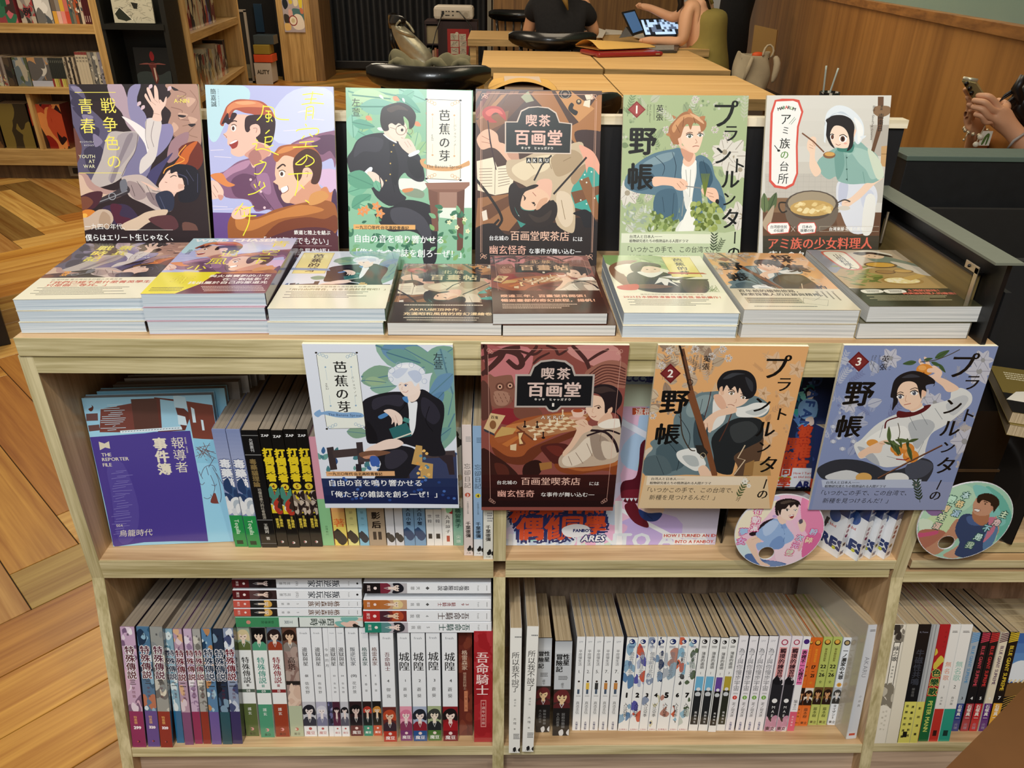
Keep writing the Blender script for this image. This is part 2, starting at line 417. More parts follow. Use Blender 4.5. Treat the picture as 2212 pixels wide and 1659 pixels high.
for x0,x1 in((T,XC-T/2),(XC+T/2,XR-T)):
 part('shelf_board',lambda b:edged(b,x0,x1,.001,DU,MIDZ-.0155,MIDZ,'X'))
 part('lower_top_board',lambda b:edged(b,x0,x1-(.004 if x1>1 else 0),.001,.28,0,.0152,'X',M=TM))
 if x0<.1:part('shelf_nosing',lambda b:b.box(x0,x1,-.0003,.0035,KZ,MIDZ-.0002,EDGE('X')))
 part('lower_shelf_board',lambda b:edged(b,x0,x1,.002,.28,LOWL-.0165,LOWL,'X',M=TM))
 part('plinth_board',lambda b:b.box(x0,x1,.022,.04,-.47,LOWL-.0165,BACK('X'),None,TM))
 part('back_panel',lambda b:b.box(x0,x1,DU-.012,DU,MIDZ,H-.025,BACK('Z')))
 part('lower_back_panel',lambda b:b.box(x0,x1,.262,.275,LOWL,-.001,BACK('Z'),None,TM))
pt=thing('partition_board','black partition board with a pale wooden cap behind the upright posters','partition',(.6,.36,H))
bpy.context.view_layer.update()
part('panel',lambda b:b.box(.0,1.205,.338,.352,H,1.068,plain('matt_black_board','#101014',.6)),pt)
part('cap',lambda b:b.box(-.002,1.207,.334,.356,1.068,1.080,wood('cap_pale','#f3e7cd','#d8c8a4','X',1.2)),pt)
# neighbouring bookcase on the right
nb=thing('corner_bookcase','pale oak bookcase joined to the right side, its upper bay half dark','bookcase',(1.6,.15,0));bpy.context.view_layer.update()
X2=2.05
part('shelf_board',lambda b:edged(b,XR+.001,X2,.022,.33,KZ+.0295,MIDZ+.016,'X'),nb)
part('shelf_front_rail',lambda b:edged(b,XR+.008,X2,.004,.021,KZ+.0155,KZ+.029,'X'),nb)
part('lower_top_board',lambda b:edged(b,XR+.001,X2,.001,.30,-.0085,.009,'X',M=TM),nb)
part('lower_shelf_board',lambda b:edged(b,XR+.001,X2,.004,.30,LOWL-.016,LOWL+.0005,'X',M=TM),nb)
part('plinth_board',lambda b:b.box(XR+.001,X2,.006,.024,-.47,LOWL-.016,BACK('X'),None,TM),nb)
part('lower_back_panel',lambda b:b.box(XR+.001,X2,.262,.275,LOWL,-.02,BACK('Z'),None,TM),nb)
part('back_panel',lambda b:b.box(XR+.001,X2,.32,.33,MIDZ+.018,.95,plain('dark_backing','#15110d',.7)),nb)
part('side_panel',lambda b:edged(b,X2,X2+.018,0,.33,.2,.95,'Z'),nb)
# books
def book(name,label,M,w,h,d,art=None,cover='#eeeeee',group=None,cat='book',pg=None,side=None,back=None,parent=None,hard=False):
 """standing book: local x thickness 0..w, y depth 0..d (spine at y=0), z height 0..h"""
 t=thing(name,label,cat,M=M,group=group);c=.0004 if not hard else .0018;e=.0005 if not hard else .003
 b=MB();r=min(.0012,w*.12)
 b.box(0,c,r,d,0,h,GLO,side or cover);b.box(w-c,w,r,d,0,h,GLO,back or side or cover)
 b.add([(0,r,0),(r,0,0),(w-r,0,0),(w,r,0),(0,r,h),(r,0,h),(w-r,0,h),(w,r,h),(c,r+c,0),(w-c,r+c,0),(c,r+c,h),(w-c,r+c,h)],[(0,1,5,4),(1,2,6,5),(2,3,7,6),(8,9,11,10),(4,5,6,7,11,10),(3,2,1,0,8,9)],GLO,cover)
 if art:art.onto(b,(0,0,h),(.001,0,0),(0,0,-.001),GLO)
 o=b.build('cover');o.parent=t
 p=MB();p.box(c,w-c,r+c,d-e,e*.4,h-e*.8,pg or PG_V);o=p.build('page_block');o.parent=t
 return t
def flat_book(name,label,M,w,d,t_,art,cover,group=None,cat='book',pg=None,rib=None,spine_right=True,artM=None):
 """book lying on its back cover: local x width, y depth, z up; front lower edge at the origin"""
 t=thing(name,label,cat,M=M,group=group);c=.0004
 b=MB();b.box(0,w,0,d,0,c,GLO,cover);b.box(0,w,0,d,t_-c,t_,GLO,cover)
 sp=(w-c,w)if spine_right else(0,c);b.box(sp[0],sp[1],0,d,0,t_,GLO,rib or cover)
 if art:art.onto(b,(0,d,t_),(w/art.w,0,0),(0,-d/art.h,0),GLO)
 o=b.build('cover');o.parent=t
 p=MB();p.box(c if spine_right else .0012,w-(.0012 if spine_right else c),.0004,d-.0006,c,t_-c,pg or PG_W);o=p.build('page_block');o.parent=t
 return t
dk=thing('floor_box','dark box corner standing on the floor at the left edge','box',M=Matrix.Translation((-1.22,1.75,0))@Matrix.Rotation(.6,4,'Z'));x=MB().box(-.5,0,0,.6,0,.16,plain('very_dark_wood','#140d08',.5)).build('body',dk,bevel=.003);x=MB().box(-.505,.005,-.005,.605,.16,.17,MATS['very_dark_wood']).build('lid',dk,bevel=.003)
# spine prints
def bust(A,x0,y0,x1,y1,bg,hair,skin,cloth,seed=0,side=0):
 """a small generic illustrated head and shoulders in a box (mm)"""
 w,h=x1-x0,y1-y0;cx=(x0+x1)/2;A.rect(x0,y0,x1,y1,bg);r=min(w*.42,h*.27);fy=y0+h*.36;f=1 if seed%2 else-1
 A.poly([(x0,y1),(x0,y0+h*.74),(cx-r*.7,y0+h*.62),(cx+r*.7,y0+h*.62),(x1,y0+h*.74),(x1,y1)],cloth)
 A.poly(spline([(cx-r*1.12,fy+r*.9),(cx-r*1.15,fy-r*.4),(cx-r*.3,fy-r*1.25),(cx+r*.7,fy-r*1.1),(cx+r*1.15,fy),(cx+r*1.05,fy+r*1.1),(cx,fy+r*.6)]),hair)
 A.poly([(cx-r*.25,fy+r*.5),(cx+r*.25,fy+r*.5),(cx+r*.3,y0+h*.66),(cx,y0+h*.72),(cx-r*.3,y0+h*.66)],skin)
 A.poly(spline([(cx-r*.68,fy-r*.3),(cx,fy-r*.75),(cx+r*.68,fy-r*.3),(cx+r*.55,fy+r*.5),(cx+f*r*.08,fy+r*.98),(cx-r*.55,fy+r*.5)]),skin)
 A.poly([(cx-r*.95,fy+r*.25),(cx-r*.85,fy-r*.85),(cx+r*.2,fy-r*1.1),(cx+r*.95,fy-r*.7),(cx+r*.92,fy+r*.3),(cx+r*.6,fy-r*.35),(cx+f*r*.25,fy+r*.02),(cx+f*r*.1,fy-r*.42),(cx-r*.25,fy+r*.0),(cx-r*.5,fy-r*.4)],hair)
 for q in(-1,1):
  A.rect(cx+q*r*.33-r*.13,fy+r*.1,cx+q*r*.33+r*.13,fy+r*.26,'#2a1d1d')
 A.line([(cx-r*.12,fy+r*.62),(cx+r*.12,fy+r*.6)],r*.06,'#a5564c',0)
 A.line([(cx-r*.3,y0+h*.66),(cx,y0+h*.86),(cx+r*.3,y0+h*.66)],r*.1,'#f3f3f3',0)
def sp(base,*items):
 def f(w,h,seed=0):
  A=Art(w,h,bg=base);m=w*.5
  for it in items:
   k=it[0]
   if k=='b':A.rect(0,it[1]*h,w,it[2]*h,it[3])
   elif k=='B':A.rect(it[1]*w,it[2]*h,it[3]*w,it[4]*h,it[5])
   elif k=='g':A.grad(0,it[1]*h,w,it[2]*h,it[3],it[4],10)
   elif k=='t':
    s=it[1];v0,v1=it[2]*h,it[3]*h;n=len(s);z=min(w*(it[7]if len(it)>7 else .78),(v1-v0)/n*1.02)
    fx=(it[6]if len(it)>6 else .5)*w;o=it[8]if len(it)>8 else None;gp=(v1-v0)/n
    for i,c in enumerate(s):
     if c==' ':continue
     if o:A.ch(c,fx,v0+gp*(i+.5),z,o,(it[5]or 0)+.05);A.k+=8
     A.ch(c,fx,v0+gp*(i+.5),z,it[4],it[5]or 0,rot=(math.pi/2 if c in 'ー—－-' else 0));A.k+=8
   elif k=='r':
    s=it[1];z=w*(it[6]if len(it)>6 else .6);A.T(s,w*.5,it[2]*h,z,it[4],it[5]or 0,rot=math.pi/2,gap=it[3])
   elif k=='h':A.T(it[1],m,it[2]*h,w*it[3],it[4],it[5]if len(it)>5 else 0,anchor='c',out=it[6]if len(it)>6 else None)
   elif k=='c':A.E(it[3],m,it[1]*h,w*it[2])
   elif k=='k':A.poly([(m,it[1]*h-w*it[2]),(m+w*it[2],it[1]*h),(m,it[1]*h+w*it[2]),(m-w*it[2],it[1]*h)],it[3])
   elif k=='f':bust(A,0,it[1]*h,w,it[2]*h,*it[3:7],seed=seed)
   elif k=='z':
    q=random.Random(it[4])
    for _ in range(it[5]if len(it)>5 else 14):
     x,y=q.uniform(0,w),q.uniform(it[1]*h,it[2]*h);r=q.uniform(.1,.38)*w
     A.poly(spline([(x+r*math.cos(a)*q.uniform(.6,1.5),y+r*math.sin(a)*q.uniform(.8,2.6))for a in(0,1,2,3,4,5)],3),q.choice(it[3]))
   elif k=='s':
    n=5;y0,y1=it[1]*h,it[2]*h;A.rect(0,y0,w,y1,it[3])
    for i in range(-3,n):A.poly([(0,y0+(i+1)*(y1-y0)/n),(w,y0+(i-1.2)*(y1-y0)/n+3),(w,y0+(i-.5)*(y1-y0)/n+3),(0,y0+(i+1.6)*(y1-y0)/n)],it[4])
   elif k=='u':
    A.E(it[3],m,it[1]*h,w*it[2]);A.E(it[4],m-w*.06,it[1]*h,w*it[2]*.6);A.E(it[3],m+w*.02,it[1]*h-w*.04,w*it[2]*.34)
   elif k=='l':
    for q in range(it[4]):A.fake(w*it[5]if len(it)>5 else w*.25,it[1]*h+q*it[2]*h,w*.5,it[2]*h*.55,it[3],R_,True)
  for i,it in enumerate(A.it):
   A.it[i]=([(min(max(a,0),w),min(max(b,0),h))for a,b in it[0]],it[1],it[2],it[3])
  return A
 return f
ordn=['first','second','third','fourth','fifth','sixth','seventh','eighth']
def row(kind,specs,group,where,depth=.13,pg=None,name='paperback_book'):
 """kind U (level upper bay) or L (tilted lower bay). spec: (xl, xr, ybottom, ytop, style, cover, label[, lean deg, depth, pages, side])"""
 cnt={};tot={};px=-9;out=[]
 for s_ in specs:tot[s_[6]]=tot.get(s_[6],0)+1
 Z0=MIDZ if kind=='U' else None
 for i,s_ in enumerate(specs):
  xl,xr,yb,yt,st,cov,lab=s_[:7];lean=s_[7]if len(s_)>7 else 0;dep=s_[8]if len(s_)>8 and s_[8]else depth;p_=s_[9]if len(s_)>9 and s_[9]else pg
  if kind=='U':
   a,b=onz(xl,yb,Z0),onz(xr,yb,Z0);x0,x1,y=a.x,b.x,(a.y+b.y)/2;hh=ony((xl+xr)/2,yt,y).z-Z0;z0=Z0
  else:
   pp=TM@Vector((0,0,LOWL));inv=TM.inverted();a,b=inv@onp(xl,yb,pp,TN),inv@onp(xr,yb,pp,TN)
   x0,x1,y=a.x,b.x,(a.y+b.y)/2;q=inv@onp((xl+xr)/2,yt,TM@Vector((0,y,0)),TY);z0=LOWL;hh=q.z-z0
  x0=max(x0,px+.0003);w=max(x1-x0,.006);px=x0+w
  M=Matrix.Translation((x0,y,z0+.0003+abs(math.sin(math.radians(lean)))*0))
  if kind=='L':M=TM@M
  if lean:M=M@Matrix.Rotation(math.radians(lean),4,'Y')
  lb=lab+(' '+where if len((lab+' '+where).split())<16 else '')
  if tot[lab]>1:
   cnt[lab]=cnt.get(lab,0)+1;lb=(['left','right']if tot[lab]==2 else['left','middle','right'])[cnt[lab]-1]+' one of the '+{2:'two',3:'three'}[tot[lab]]+' '+lab.replace('paperback','paperbacks',1).replace('comic','comics',1)
  art=st(w*1000,hh*1000,i)if st else None
  out.append(book(name,lb,M,w,hh,dep,art,cov,group,pg=p_,side=(s_[10]if len(s_)>10 else None)))
 return out
K='#151515';LW='#eef0f4'
# ---- lower left bay
spec1=lambda cols,low,tc:sp(cols[0],('z',.0,.7,cols,len(low)+ord(low[3]),26),('h','8',.06,.34,'#20202a',.02),('t','特殊傳説',.17,.44,'#6d1f2e' if tc else '#20344c',.03,.5,1.02,'#f6f3f6'),('t','二',.44,.5,'#222',.03),('t','學院篇',.51,.6,'#5c2233',.0,.55,.34),('b',.71,1,low),('z',.72,1,[low,low],3,4))
big3=lambda cols,low,n:sp(cols[0],('z',.0,.7,cols,ord(low[2])+3,26),('h','8',.06,.3,'#20202a',.02),('t','特殊傳説',.15,.42,'#5c2a3c',.03,.5,.86,'#f6f3f6'),('t','三',.42,.47,'#222',.03,.5,.5),('t','學院篇',.48,.58,'#5c2233',.0,.5,.26),('b',.69,1,low),('t','特惠價',.73,.8,'#e9b36a',.01,.42,.3),('h',n,.83,.34,'#ffffff',.05,'#c9a0b8'),('u',.95,.1,'#3a1a2a','#d05060'))
w11=lambda bg,hair,low,band,no,tc:sp('#f1f2f0',('f',0,.2,bg,hair,'#f0d8c4',low),('t','特殊傳説',.26,.5,tc,.02,.5,.84),('h','III',.52,.34,tc,.02),('b',.555,.585,band),('h',no,.57,.3,'#f4f4f0',.01),('b',.69,1,low),('t','護玄',.72,.8,'#f4f4f0',0,.45,.3),('u',.93,.14,'#e8a0a0',low),('h','蓋亞',.975,.24,'#20201c'))
wl=lambda title,no,aut,bust_,foot,tc=K,tz=.84,t0=.17,t1=.34,tx='#fff':sp(LW,('h','fresh',.045,.26,'#6a6f78'),('t',title,t0,t1,tc,.01,.5,tz),('h',no,.43,.34,K,.02),('t',aut,.48,.6,'#333',.0,.5,.34),('f',.67,.9,*bust_),('b',.9,1,foot),('c',.925,.13,'#b5474a' if foot==LW else '#f0d8d4'),('h','魔豆',.965,.36,'#b5474a' if foot==LW else tx,.01))
gw='in the lower left bay'
row('L',[(287,316,1614,1354,big3(['#c9a9c6','#e8d8e6','#8f7696','#f4ecf2','#7b5f80','#d9b0c8'],'#8e2560','299'),'#a88aa6','thick lilac boxed paperback with a plum foot',2.2,.16,PG_G,'#3a2a3a'),(320.4,346,1613,1353.6,big3(['#4d7698','#8fb7cf','#1f3650','#d6e6ee','#b9745c','#2f5a78'],'#5f4a92','320'),'#6d8aa4','thick blue boxed paperback with a violet foot',2.2,.16,PG_G,'#22303c'),(348,373.3,1614.7,1354,big3(['#9a9c98','#c9c7bd','#6d6c6c','#e2dcc8','#8a8f90'],'#8f2a2c','320'),'#8f8c88','thick grey boxed paperback with a dark red foot',2.2,.16,PG_G,'#3a2626'),(382.5,398.4,1605,1359,spec1(['#8fb4c6','#c6dde4','#5c8a9c','#e4eeee'],'#1f6a96',0),'#7aa0b4','thin pale blue paperback with a blue foot',1,.15,PG_G),(400.3,418.3,1609,1359,spec1(['#b99aae','#e2cfd8','#e0b48c','#8a6a86'],'#7c4a78',1),'#9a7a94','thin pink and peach paperback with a mauve foot',1,.15,PG_G),(421.7,438,1607,1359,spec1(['#cbb2cc','#eadfea','#9a7fa0','#f4eef4'],'#92285a',1),'#b09ab4','thin lilac paperback with a crimson foot',1,.15,PG_G),(440,456,1607,1359,spec1(['#aaa8a4','#d2cec2','#77746f','#ece6d6'],'#8f2d2a',1),'#96938e','thin grey paperback with a brick red foot',1,.15,PG_G),(458.5,478.6,1608,1358,spec1(['#5b84aa','#a7c7d8','#20405e','#dbe8ee','#c08a5a'],'#6b589c',0),'#5d7f9f','thin bright blue paperback with a violet foot',1,.15,PG_G),(481.7,502,1608,1359,spec1(['#27344a','#4a6a8a','#141a26','#7f9cb4'],'#2a5560',0),'#26313f','thin dark navy paperback with a teal foot',1,.15,PG_G),(503.4,524,1607,1357.5,spec1(['#8f9cb6','#c6cedc','#454e74','#e4e8ee'],'#3b3462',1),'#6d7690','thin grey blue paperback with a dark purple foot',1,.15,PG_G,'#2a2a34'),(532.8,560.3,1590.4,1356,w11('#9fb09a','#d9c79a','#5c6a3a','#5a665a','08','#2e2e2e'),'#eeeeea','white paperback with an olive foot and number 08',0,.15,PG_G),(564.5,593.6,1593,1356,w11('#141618','#0c0c10','#4f9a78','#3f7a62','09','#4f9a8a'),'#eeeeea','white paperback with a green foot and number 09',0,.15,PG_G),(596.8,626,1591.7,1356,w11('#5a6a7c','#2a1d1c','#9a3e26','#8a3030','10','#8f2f38'),'#eeeeea','white paperback with a rust foot and number 10',0,.15,PG_G),(628.6,657,1591,1356,sp('#a48c84',('f',0,.21,'#6a4638','#2a1a14','#e8c4a4','#8a8078'),('z',.2,.45,['#8c7068','#b09a90'],5),('t','高塔',.26,.38,'#3c2c2a',.02),('b',.48,.515,'#2a2422'),('z',.52,.7,['#d8b8a4','#e4c8b4'],8),('b',.71,1,'#b9c2a4'),('u',.93,.14,'#c06a5a','#e8d0c0'),('h','蓋亞',.975,.24,'#2a2a24')),'#b8a89a','beige and brown paperback with a pale green foot',0,.15,PG_G),(658.4,685.6,1591,1357,wl('邊獄與星','01','佐佐野',('#c9c9d0','#23232c','#e9dcd8','#3a3a46'),LW),LW,'white paperback with a dark haired figure and number 01',0,.15,PG_G),(687.5,710,1591,1357,wl('邊獄與星','02','佐佐野',('#b9b8cc','#d6d6e2','#efe6e6','#7f7f9c'),LW),LW,'white paperback with a silver haired figure and number 02',0,.15,PG_G),(711.9,722.2,1591,1357,sp(LW,('t','今夜的月',.17,.36,'#444',.0),('b',.67,.9,'#3c3c56'),('z',.67,.9,['#6f6f9a','#a9a9c8','#2a2a3a'],4)),LW,'very thin white paperback with a blue grey band',0,.15,PG_G),(722.6,738.2,1591,1357,wl('邊獄與星','03','佐佐野',('#4a2436','#26141c','#e9d4d0','#5a2a44'),LW),LW,'slim white paperback with a plum figure and number 03',0,.15,PG_G),(739.5,755.8,1591,1357,wl('邊獄與星','04','佐佐野',('#c4c4cc','#1c1c22','#ecdcd6','#5c5c6a'),LW),LW,'slim white paperback with a black haired figure and number 04',0,.15,PG_G),(758.5,784.6,1590,1357,wl('叛逆玩家','(01)','花於景',('#2c1a1e','#0f0d10','#d9c0b8','#1f1a20'),'#5c1620','#4a4f58'),LW,'white paperback with a dark maroon foot and bracketed number',0,.15,PG_G),(787.3,805.4,1590,1357,wl('格雷森家','4','香草',('#2a1c1c','#b3382c','#e9cdb8','#1c2424'),'#1f8a72','#1f4a44',1.),LW,'slim white paperback with a teal foot and number 4',0,.15,PG_G),(808,825.8,1589.4,1357,wl('格雷森家','5','香草',('#1c1816','#c98a3c','#e9cdb0','#2a2620'),'#c4502c','#6a3a2a',1.),LW,'slim white paperback with an orange foot and number 5',0,.15,PG_G),(829.9,857.8,1602.4,1367.8,wl('吾命騎士','4','御我',('#6a2c28','#b8482a','#e9c4a8','#3a2a34'),'#b83828','#6a2028'),LW,'thick white paperback with a red foot and red haired figure',0,.14,PG_G),(866,891.4,1600.5,1367.8,wl('城隍',' 1','蒼葵',('#e9a0b4','#d97a98','#f4dcd8','#8a3a5a'),'#7c3a70',K,1.),LW,'white paperback with a pink haired figure and mauve foot',0,.14,PG_G),(894,922.9,1601,1367.8,wl('城隍',' 2','蒼葵',('#a9b4cc','#20242e','#f0dcd4','#8a2030'),'#2a5490',K,1.),LW,'white paperback with a black haired figure and blue foot',0,.14,PG_G),(925.3,953.8,1600,1367,wl('城隍',' 3','蒼葵',('#a8b48a','#3a3c38','#f0e0cc','#23262a'),'#4c7434',K,1.),LW,'white paperback with a grey haired figure and green foot',0,.14,PG_G),(957.9,989.3,1601,1368,wl('城隍',' 4','蒼葵',('#8a1c24','#1c1416','#f4dcd0','#a01c24'),'#7a1620',K,1.),LW,'white paperback with a red hood figure and dark red foot',0,.14,PG_G),(991.8,1020.5,1588.9,1365,sp('#6a2c22',('z',0,1,['#7a3828','#5c241c'],6,22),('t','格雷森家',.17,.36,'#d9c0a8',.01,.45,.7),('t','想當我的騎士',.38,.55,'#c9a890',.0,.45,.3),('B',.4,.56,.66,.76,'#c9805c'),('t','二零二五',.57,.75,'#6a2c22',.0,.53,.2)),'#6a2c22','brown patterned slipcase with an orange label',0,.14,PG_G),(1024.3,1063.5,1603,1363.8,sp('#ab262c',('z',0,1,['#b5333a','#a01f26'],9,26),('t','吾命騎士',.18,.57,'#f4d8d4',.02,.45,1.0),('B',.36,.61,.66,.86,'#d98a84'),('B',.4,.62,.62,.85,'#a3242a'),('t','十週年紀念版',.63,.84,'#f0c8c0',.0,.51,.2)),'#a3242a','wide red slipcase with pale lettering beside the divider',0,.14,PG_G)],'books standing in the lower left bay',gw)
# ---- lower right bay
hw=lambda no,fig:sp('#f3f3f3',('h','SPP',.05,.34,'#9aa0aa'),('t','平房慢生活',.13,.3,'#3a3a40',.0,.5,.8),('h',no,.36,.62,K,.0),('c',.465,.14,'#3a2a22'),('B',.3,.48,.7,.55,fig),('B',.36,.55,.64,.6,'#4a5a70'),('l',.615,.008,'#999',2),('t','真造圭伍',.68,.82,'#555',.0,.5,.5),('t','尖端出版',.9,.99,'#333a6a',.03,.5,.5))
cw=lambda no,cols,s_=1:sp('#f6f6f4',('z',0,.5,cols,s_,12),('z',.62,.95,cols+['#f6f6f4']*3,s_+4,8),('u',.045,.27,'#20306a','#f4f4f4'),('l',.09,.008,'#20306a',3),('t','偕雲前往北方',.15,.42,'#7c8088',.01,.6,.6),('h',no,.61,.72,K,.07),('t','入江亞季',.69,.85,'#222',.01,.52,.5),('h','台灣角川',.985,.2,'#b03030',.01))
dw=lambda no,top,lo:sp('#f4f4f2',('u',.045,.28,'#161616','#f4f4f4'),('l',.09,.008,'#222',3),('t','薄墨的盡頭',.15,.33,'#222',.02,.55,.62),('h',no,.375,.42,'#444'),('B',.1,.41,.9,.93,lo),('B',.1,.41,.9,.56,top),('c',.545,.22,'#e8e8ea'),('c',.6,.3,'#d0d4d8'),('B',.1,.62,.9,.93,lo),('t','嵐悠海生',.78,.92,'#e8e8e8',.01,.55,.3))
ew=lambda no,c:sp('#f5f2f6',('h','SPP',.05,.36,'#b0b0b8'),('t','為了與你慢步宇宙',.12,.57,'#6a6c72',.0,.5,.92),('l',.59,.008,'#888',2),('c',.64,.27,c),('h',no,.64,.34,'#fff',.03),('t','泥ノ田犬彦',.69,.85,'#333',.01,.5,.56),('t','尖端出版',.9,.99,'#2c3a7a',.03,.5,.5))
fw=sp('#f2e9ee',('c',.06,.3,'#b03a5a'),('c',.06,.2,'#f4e4ea'),('B',.15,.11,.8,.42,'#f0a8a8'),('t','觸摸的練習契約',.12,.5,'#3a2028',.04,.5,.6),('z',.45,.9,['#24242a','#1a1a20'],3,16),('b',.5,.86,'#26262c'),('c',.67,.24,'#f4f4f4'),('h','MAE'[:1],.74,.4,'#f4f4f4'),('h','A',.785,.4,'#f4f4f4'),('h','E',.83,.4,'#f4f4f4'),('z',.86,.96,['#d6a8bc','#c890a8'],5,8),('h','東立',.97,.44,'#2a2020',.03))
ow=lambda base,no,no2,fc:sp(base,('c',.055,.36,'#4a2a14'),('c',.05,.26,'#e8b04a'),('t','藤本樹短篇集',.12,.27,'#5a4a1a' if base!='#e2702a' else '#f0a030',.02,.5,.4),('h',no,.325,.66,K,.05),('h','–',.37,.6,K,.05),('h',no2,.42,.66,K,.05),('h','全',.5,.36,'#e0a02a' if base=='#e2702a' else K,.02),('f',.56,.76,fc,'#2c1c14','#d8a070','#2a1a14'),('t','藤本樹',.79,.91,'#5a2a10' if base=='#e2702a' else '#3a4a1a',.02,.5,.5),('h','東立',.965,.4,'#3a1a10',.03))
aw=sp('#f0eee8',('l',.06,.02,'#888',1,.4),('t','所以我不說了',.18,.5,'#222',.0,.5,.8),('t','盧卡斯',.55,.62,'#666',.0,.5,.22),('t','大塊',.7,.77,'#333',.0,.5,.3),('h','著',.8,.2,'#333'),('l',.84,.012,'#444',4,.4),('z',.955,.975,['#222'],2,2),('h','大辣',.985,.24,'#333'))
mw=sp('#26211f',('b',0,.5,'#c9ccd0'),('g',0,.12,'#aeb2b8','#d8dadd'),('t','性星',.13,.25,K,.04,.68,.42),('t','冒險記',.13,.32,K,.04,.28,.42),('l',.36,.015,'#555',3),('t','盧卡',.43,.49,'#444',.0,.5,.26),('f',.5,.73,'#3a2a26','#6a2a2c','#e8c89a','#5a2426'),('b',.7,1,'#1c1a1a'),('t','大人的故事',.75,.9,'#8a8a8a',.0,.3,.22),('t','說給你聽聽',.75,.92,'#8a8a8a',.0,.62,.22),('z',.95,.965,['#ddd'],2,2))
gw='in the lower middle bay';L0=2.0
B3=[(1334.4,1357,'1',['#5f86b0','#8fb2cc'],'dark blue'),(1358,1379,'2',['#5a5aa8','#d0604a','#b8c0d8'],'violet and red'),(1380,1397.8,'3',['#dfe4ea','#8f9cb4'],'the palest'),(1399,1416.7,'4',['#23365e','#d8d2b0','#7f9ab8'],'navy and yellow'),(1418,1443,'5',['#b5bcc4','#c08a7a','#9ab0c0'],'a wide grey'),(1444.3,1463,'6',['#8fbcd4','#d9694a','#4a4a4a'],'sky blue and maple red'),(1463.7,1485,'7',['#9cc4d8','#5a6a50','#c8d0c8'],'pale blue and moss')]
row('L',[(1099,1122.8,1626.8,1358,aw,'#f0eee8','tall slim white paperback with brushed title',0,.17,PG_V),(1128,1152,1624,1354,aw,'#f0eee8','tall slim white paperback with brushed title',1,.17,PG_V),(1156.7,1186.5,1582,1378.7,mw,'#2a2422','silver and black paperback with a hooded face',0,.13,PG_V),(1193.3,1228.6,1589.4,1385.5,mw,'#2a2422','wide silver and black paperback with a hooded face',0,.13,PG_V)]+[(a,b,1578,1376.6,hw(n,f),'#f3f3f3',f'slim white paperback with a small {d} figure and number {n[0]}',.7)for a,b,n,f,d in[(1236,1253,'1.','#f0ece8','standing'),(1254.8,1271.9,'2.','#e8c050','yellow shirted'),(1273.4,1291,'5.','#3a3a3a','grey'),(1293,1310.7,'7.','#c88a4a','brown shirted'),(1313,1332.6,'7.','#c88a4a','brown shirted')]]+[(a,b,1578.5,1376.6,cw(n,c,int(n)),'#e6ebf0' if n!='1' else '#1d2c4a',f'white paperback with {z} watercolour spine, number {n}',L0)for a,b,n,c,z in B3]+[(1486.5,1506.4,1578.5,1376.6,dw('1','#6fb6dc','#23272a'),'#2a3a50','black and white paperback with a sky blue panel',L0),(1507.7,1527.8,1578.5,1376.6,dw('1','#6fb6dc','#23272a'),'#2a3a50','black and white paperback with a sky blue panel',L0),(1529,1546,1581,1378,dw('2','#6a4aa0','#1c1c1e'),'#22242a','black and white paperback with a violet panel',L0),(1547,1565.3,1578.5,1376,dw('3','#b8a23a','#2c3026'),'#22242a','black and white paperback with a yellow olive panel',L0),(1566.6,1585,1578.5,1374,ew('1','#d8443a'),'#f2eff4','white paperback with grey title and red dot',L0+.3),(1587.8,1606,1578.5,1374,ew('2','#7ab04a'),'#1f2438','white paperback with grey title and green dot',L0+.3),(1608,1626.6,1578.5,1374,ew('2','#7ab04a'),'#1f2438','white paperback with grey title and green dot',L0+.3),(1627.9,1647,1578.5,1374,ew('2','#7ab04a'),'#1f2438','white paperback with grey title and green dot',L0+.3),(1649.8,1673.6,1579.6,1374.5,fw,'#f2e9ee','paperback with salmon title strip and black lower spine',L0+.3),(1675.7,1697.4,1579.6,1374.5,fw,'#f2e9ee','paperback with salmon title strip and black lower spine',L0+.3),(1699.5,1714.5,1579,1375.5,sp('#f4f2f4',('c',.05,.4,'#4a2a7a'),('B',.1,.13,.9,.5,'#f07ab4'),('t','表裡不一心裡不一',.14,.5,K,.04,.5,.7),('t','吳十三',.66,.77,'#333',.02,.5,.6),('b',.79,1,'#e0607c'),('t','朧月書版',.83,.95,'#fbe4ea',.0,.5,.3)),'#f4f2f4','slim white paperback with a pink title strip and pink foot',L0+.3),(1715.2,1724.8,1568,1378,ow('#e2702a','17','21','#201814'),'#e2702a','very thin orange paperback half hidden',L0),(1725.3,1743.4,1568,1378,ow('#e2702a','17','21','#e8e0d4'),'#e2702a','orange paperback with large black numbers',L0),(1745.5,1763.6,1566,1376.5,ow('#bcc66a','22','26','#6a4a2a'),'#bcc66a','lime green paperback with large black numbers',L0),(1765.4,1784,1566,1376.5,ow('#bcc66a','22','26','#6a4a2a'),'#bcc66a','lime green paperback with large black numbers',L0),(1787,1804,1566,1378,sp('#e6ebf2',('c',.055,.4,'#2a2a2a'),('c',.055,.26,'#b8a070'),('t','一ノ瀬家の大罪',.12,.47,K,.05,.5,1.),('c',.53,.3,'#e0a03a'),('h','1',.53,.4,K,.03),('f',.56,.75,'#b8bcc4','#3a3a3a','#e4dcd4','#2a2a2a'),('t','タイザン5',.76,.93,'#222',.03,.5,.52),('h','東立',.965,.42,'#222',.03)),'#e6ebf2','pale blue paperback with heavy black brush lettering',L0)],'books standing in the lower middle bay',gw,depth=.128)
inv=TM.inverted();pp=TM@Vector((0,0,LOWL));pa=inv@onp(1827.5,1597,pp,TN);pb=inv@onp(1849,1597,pp,TN)
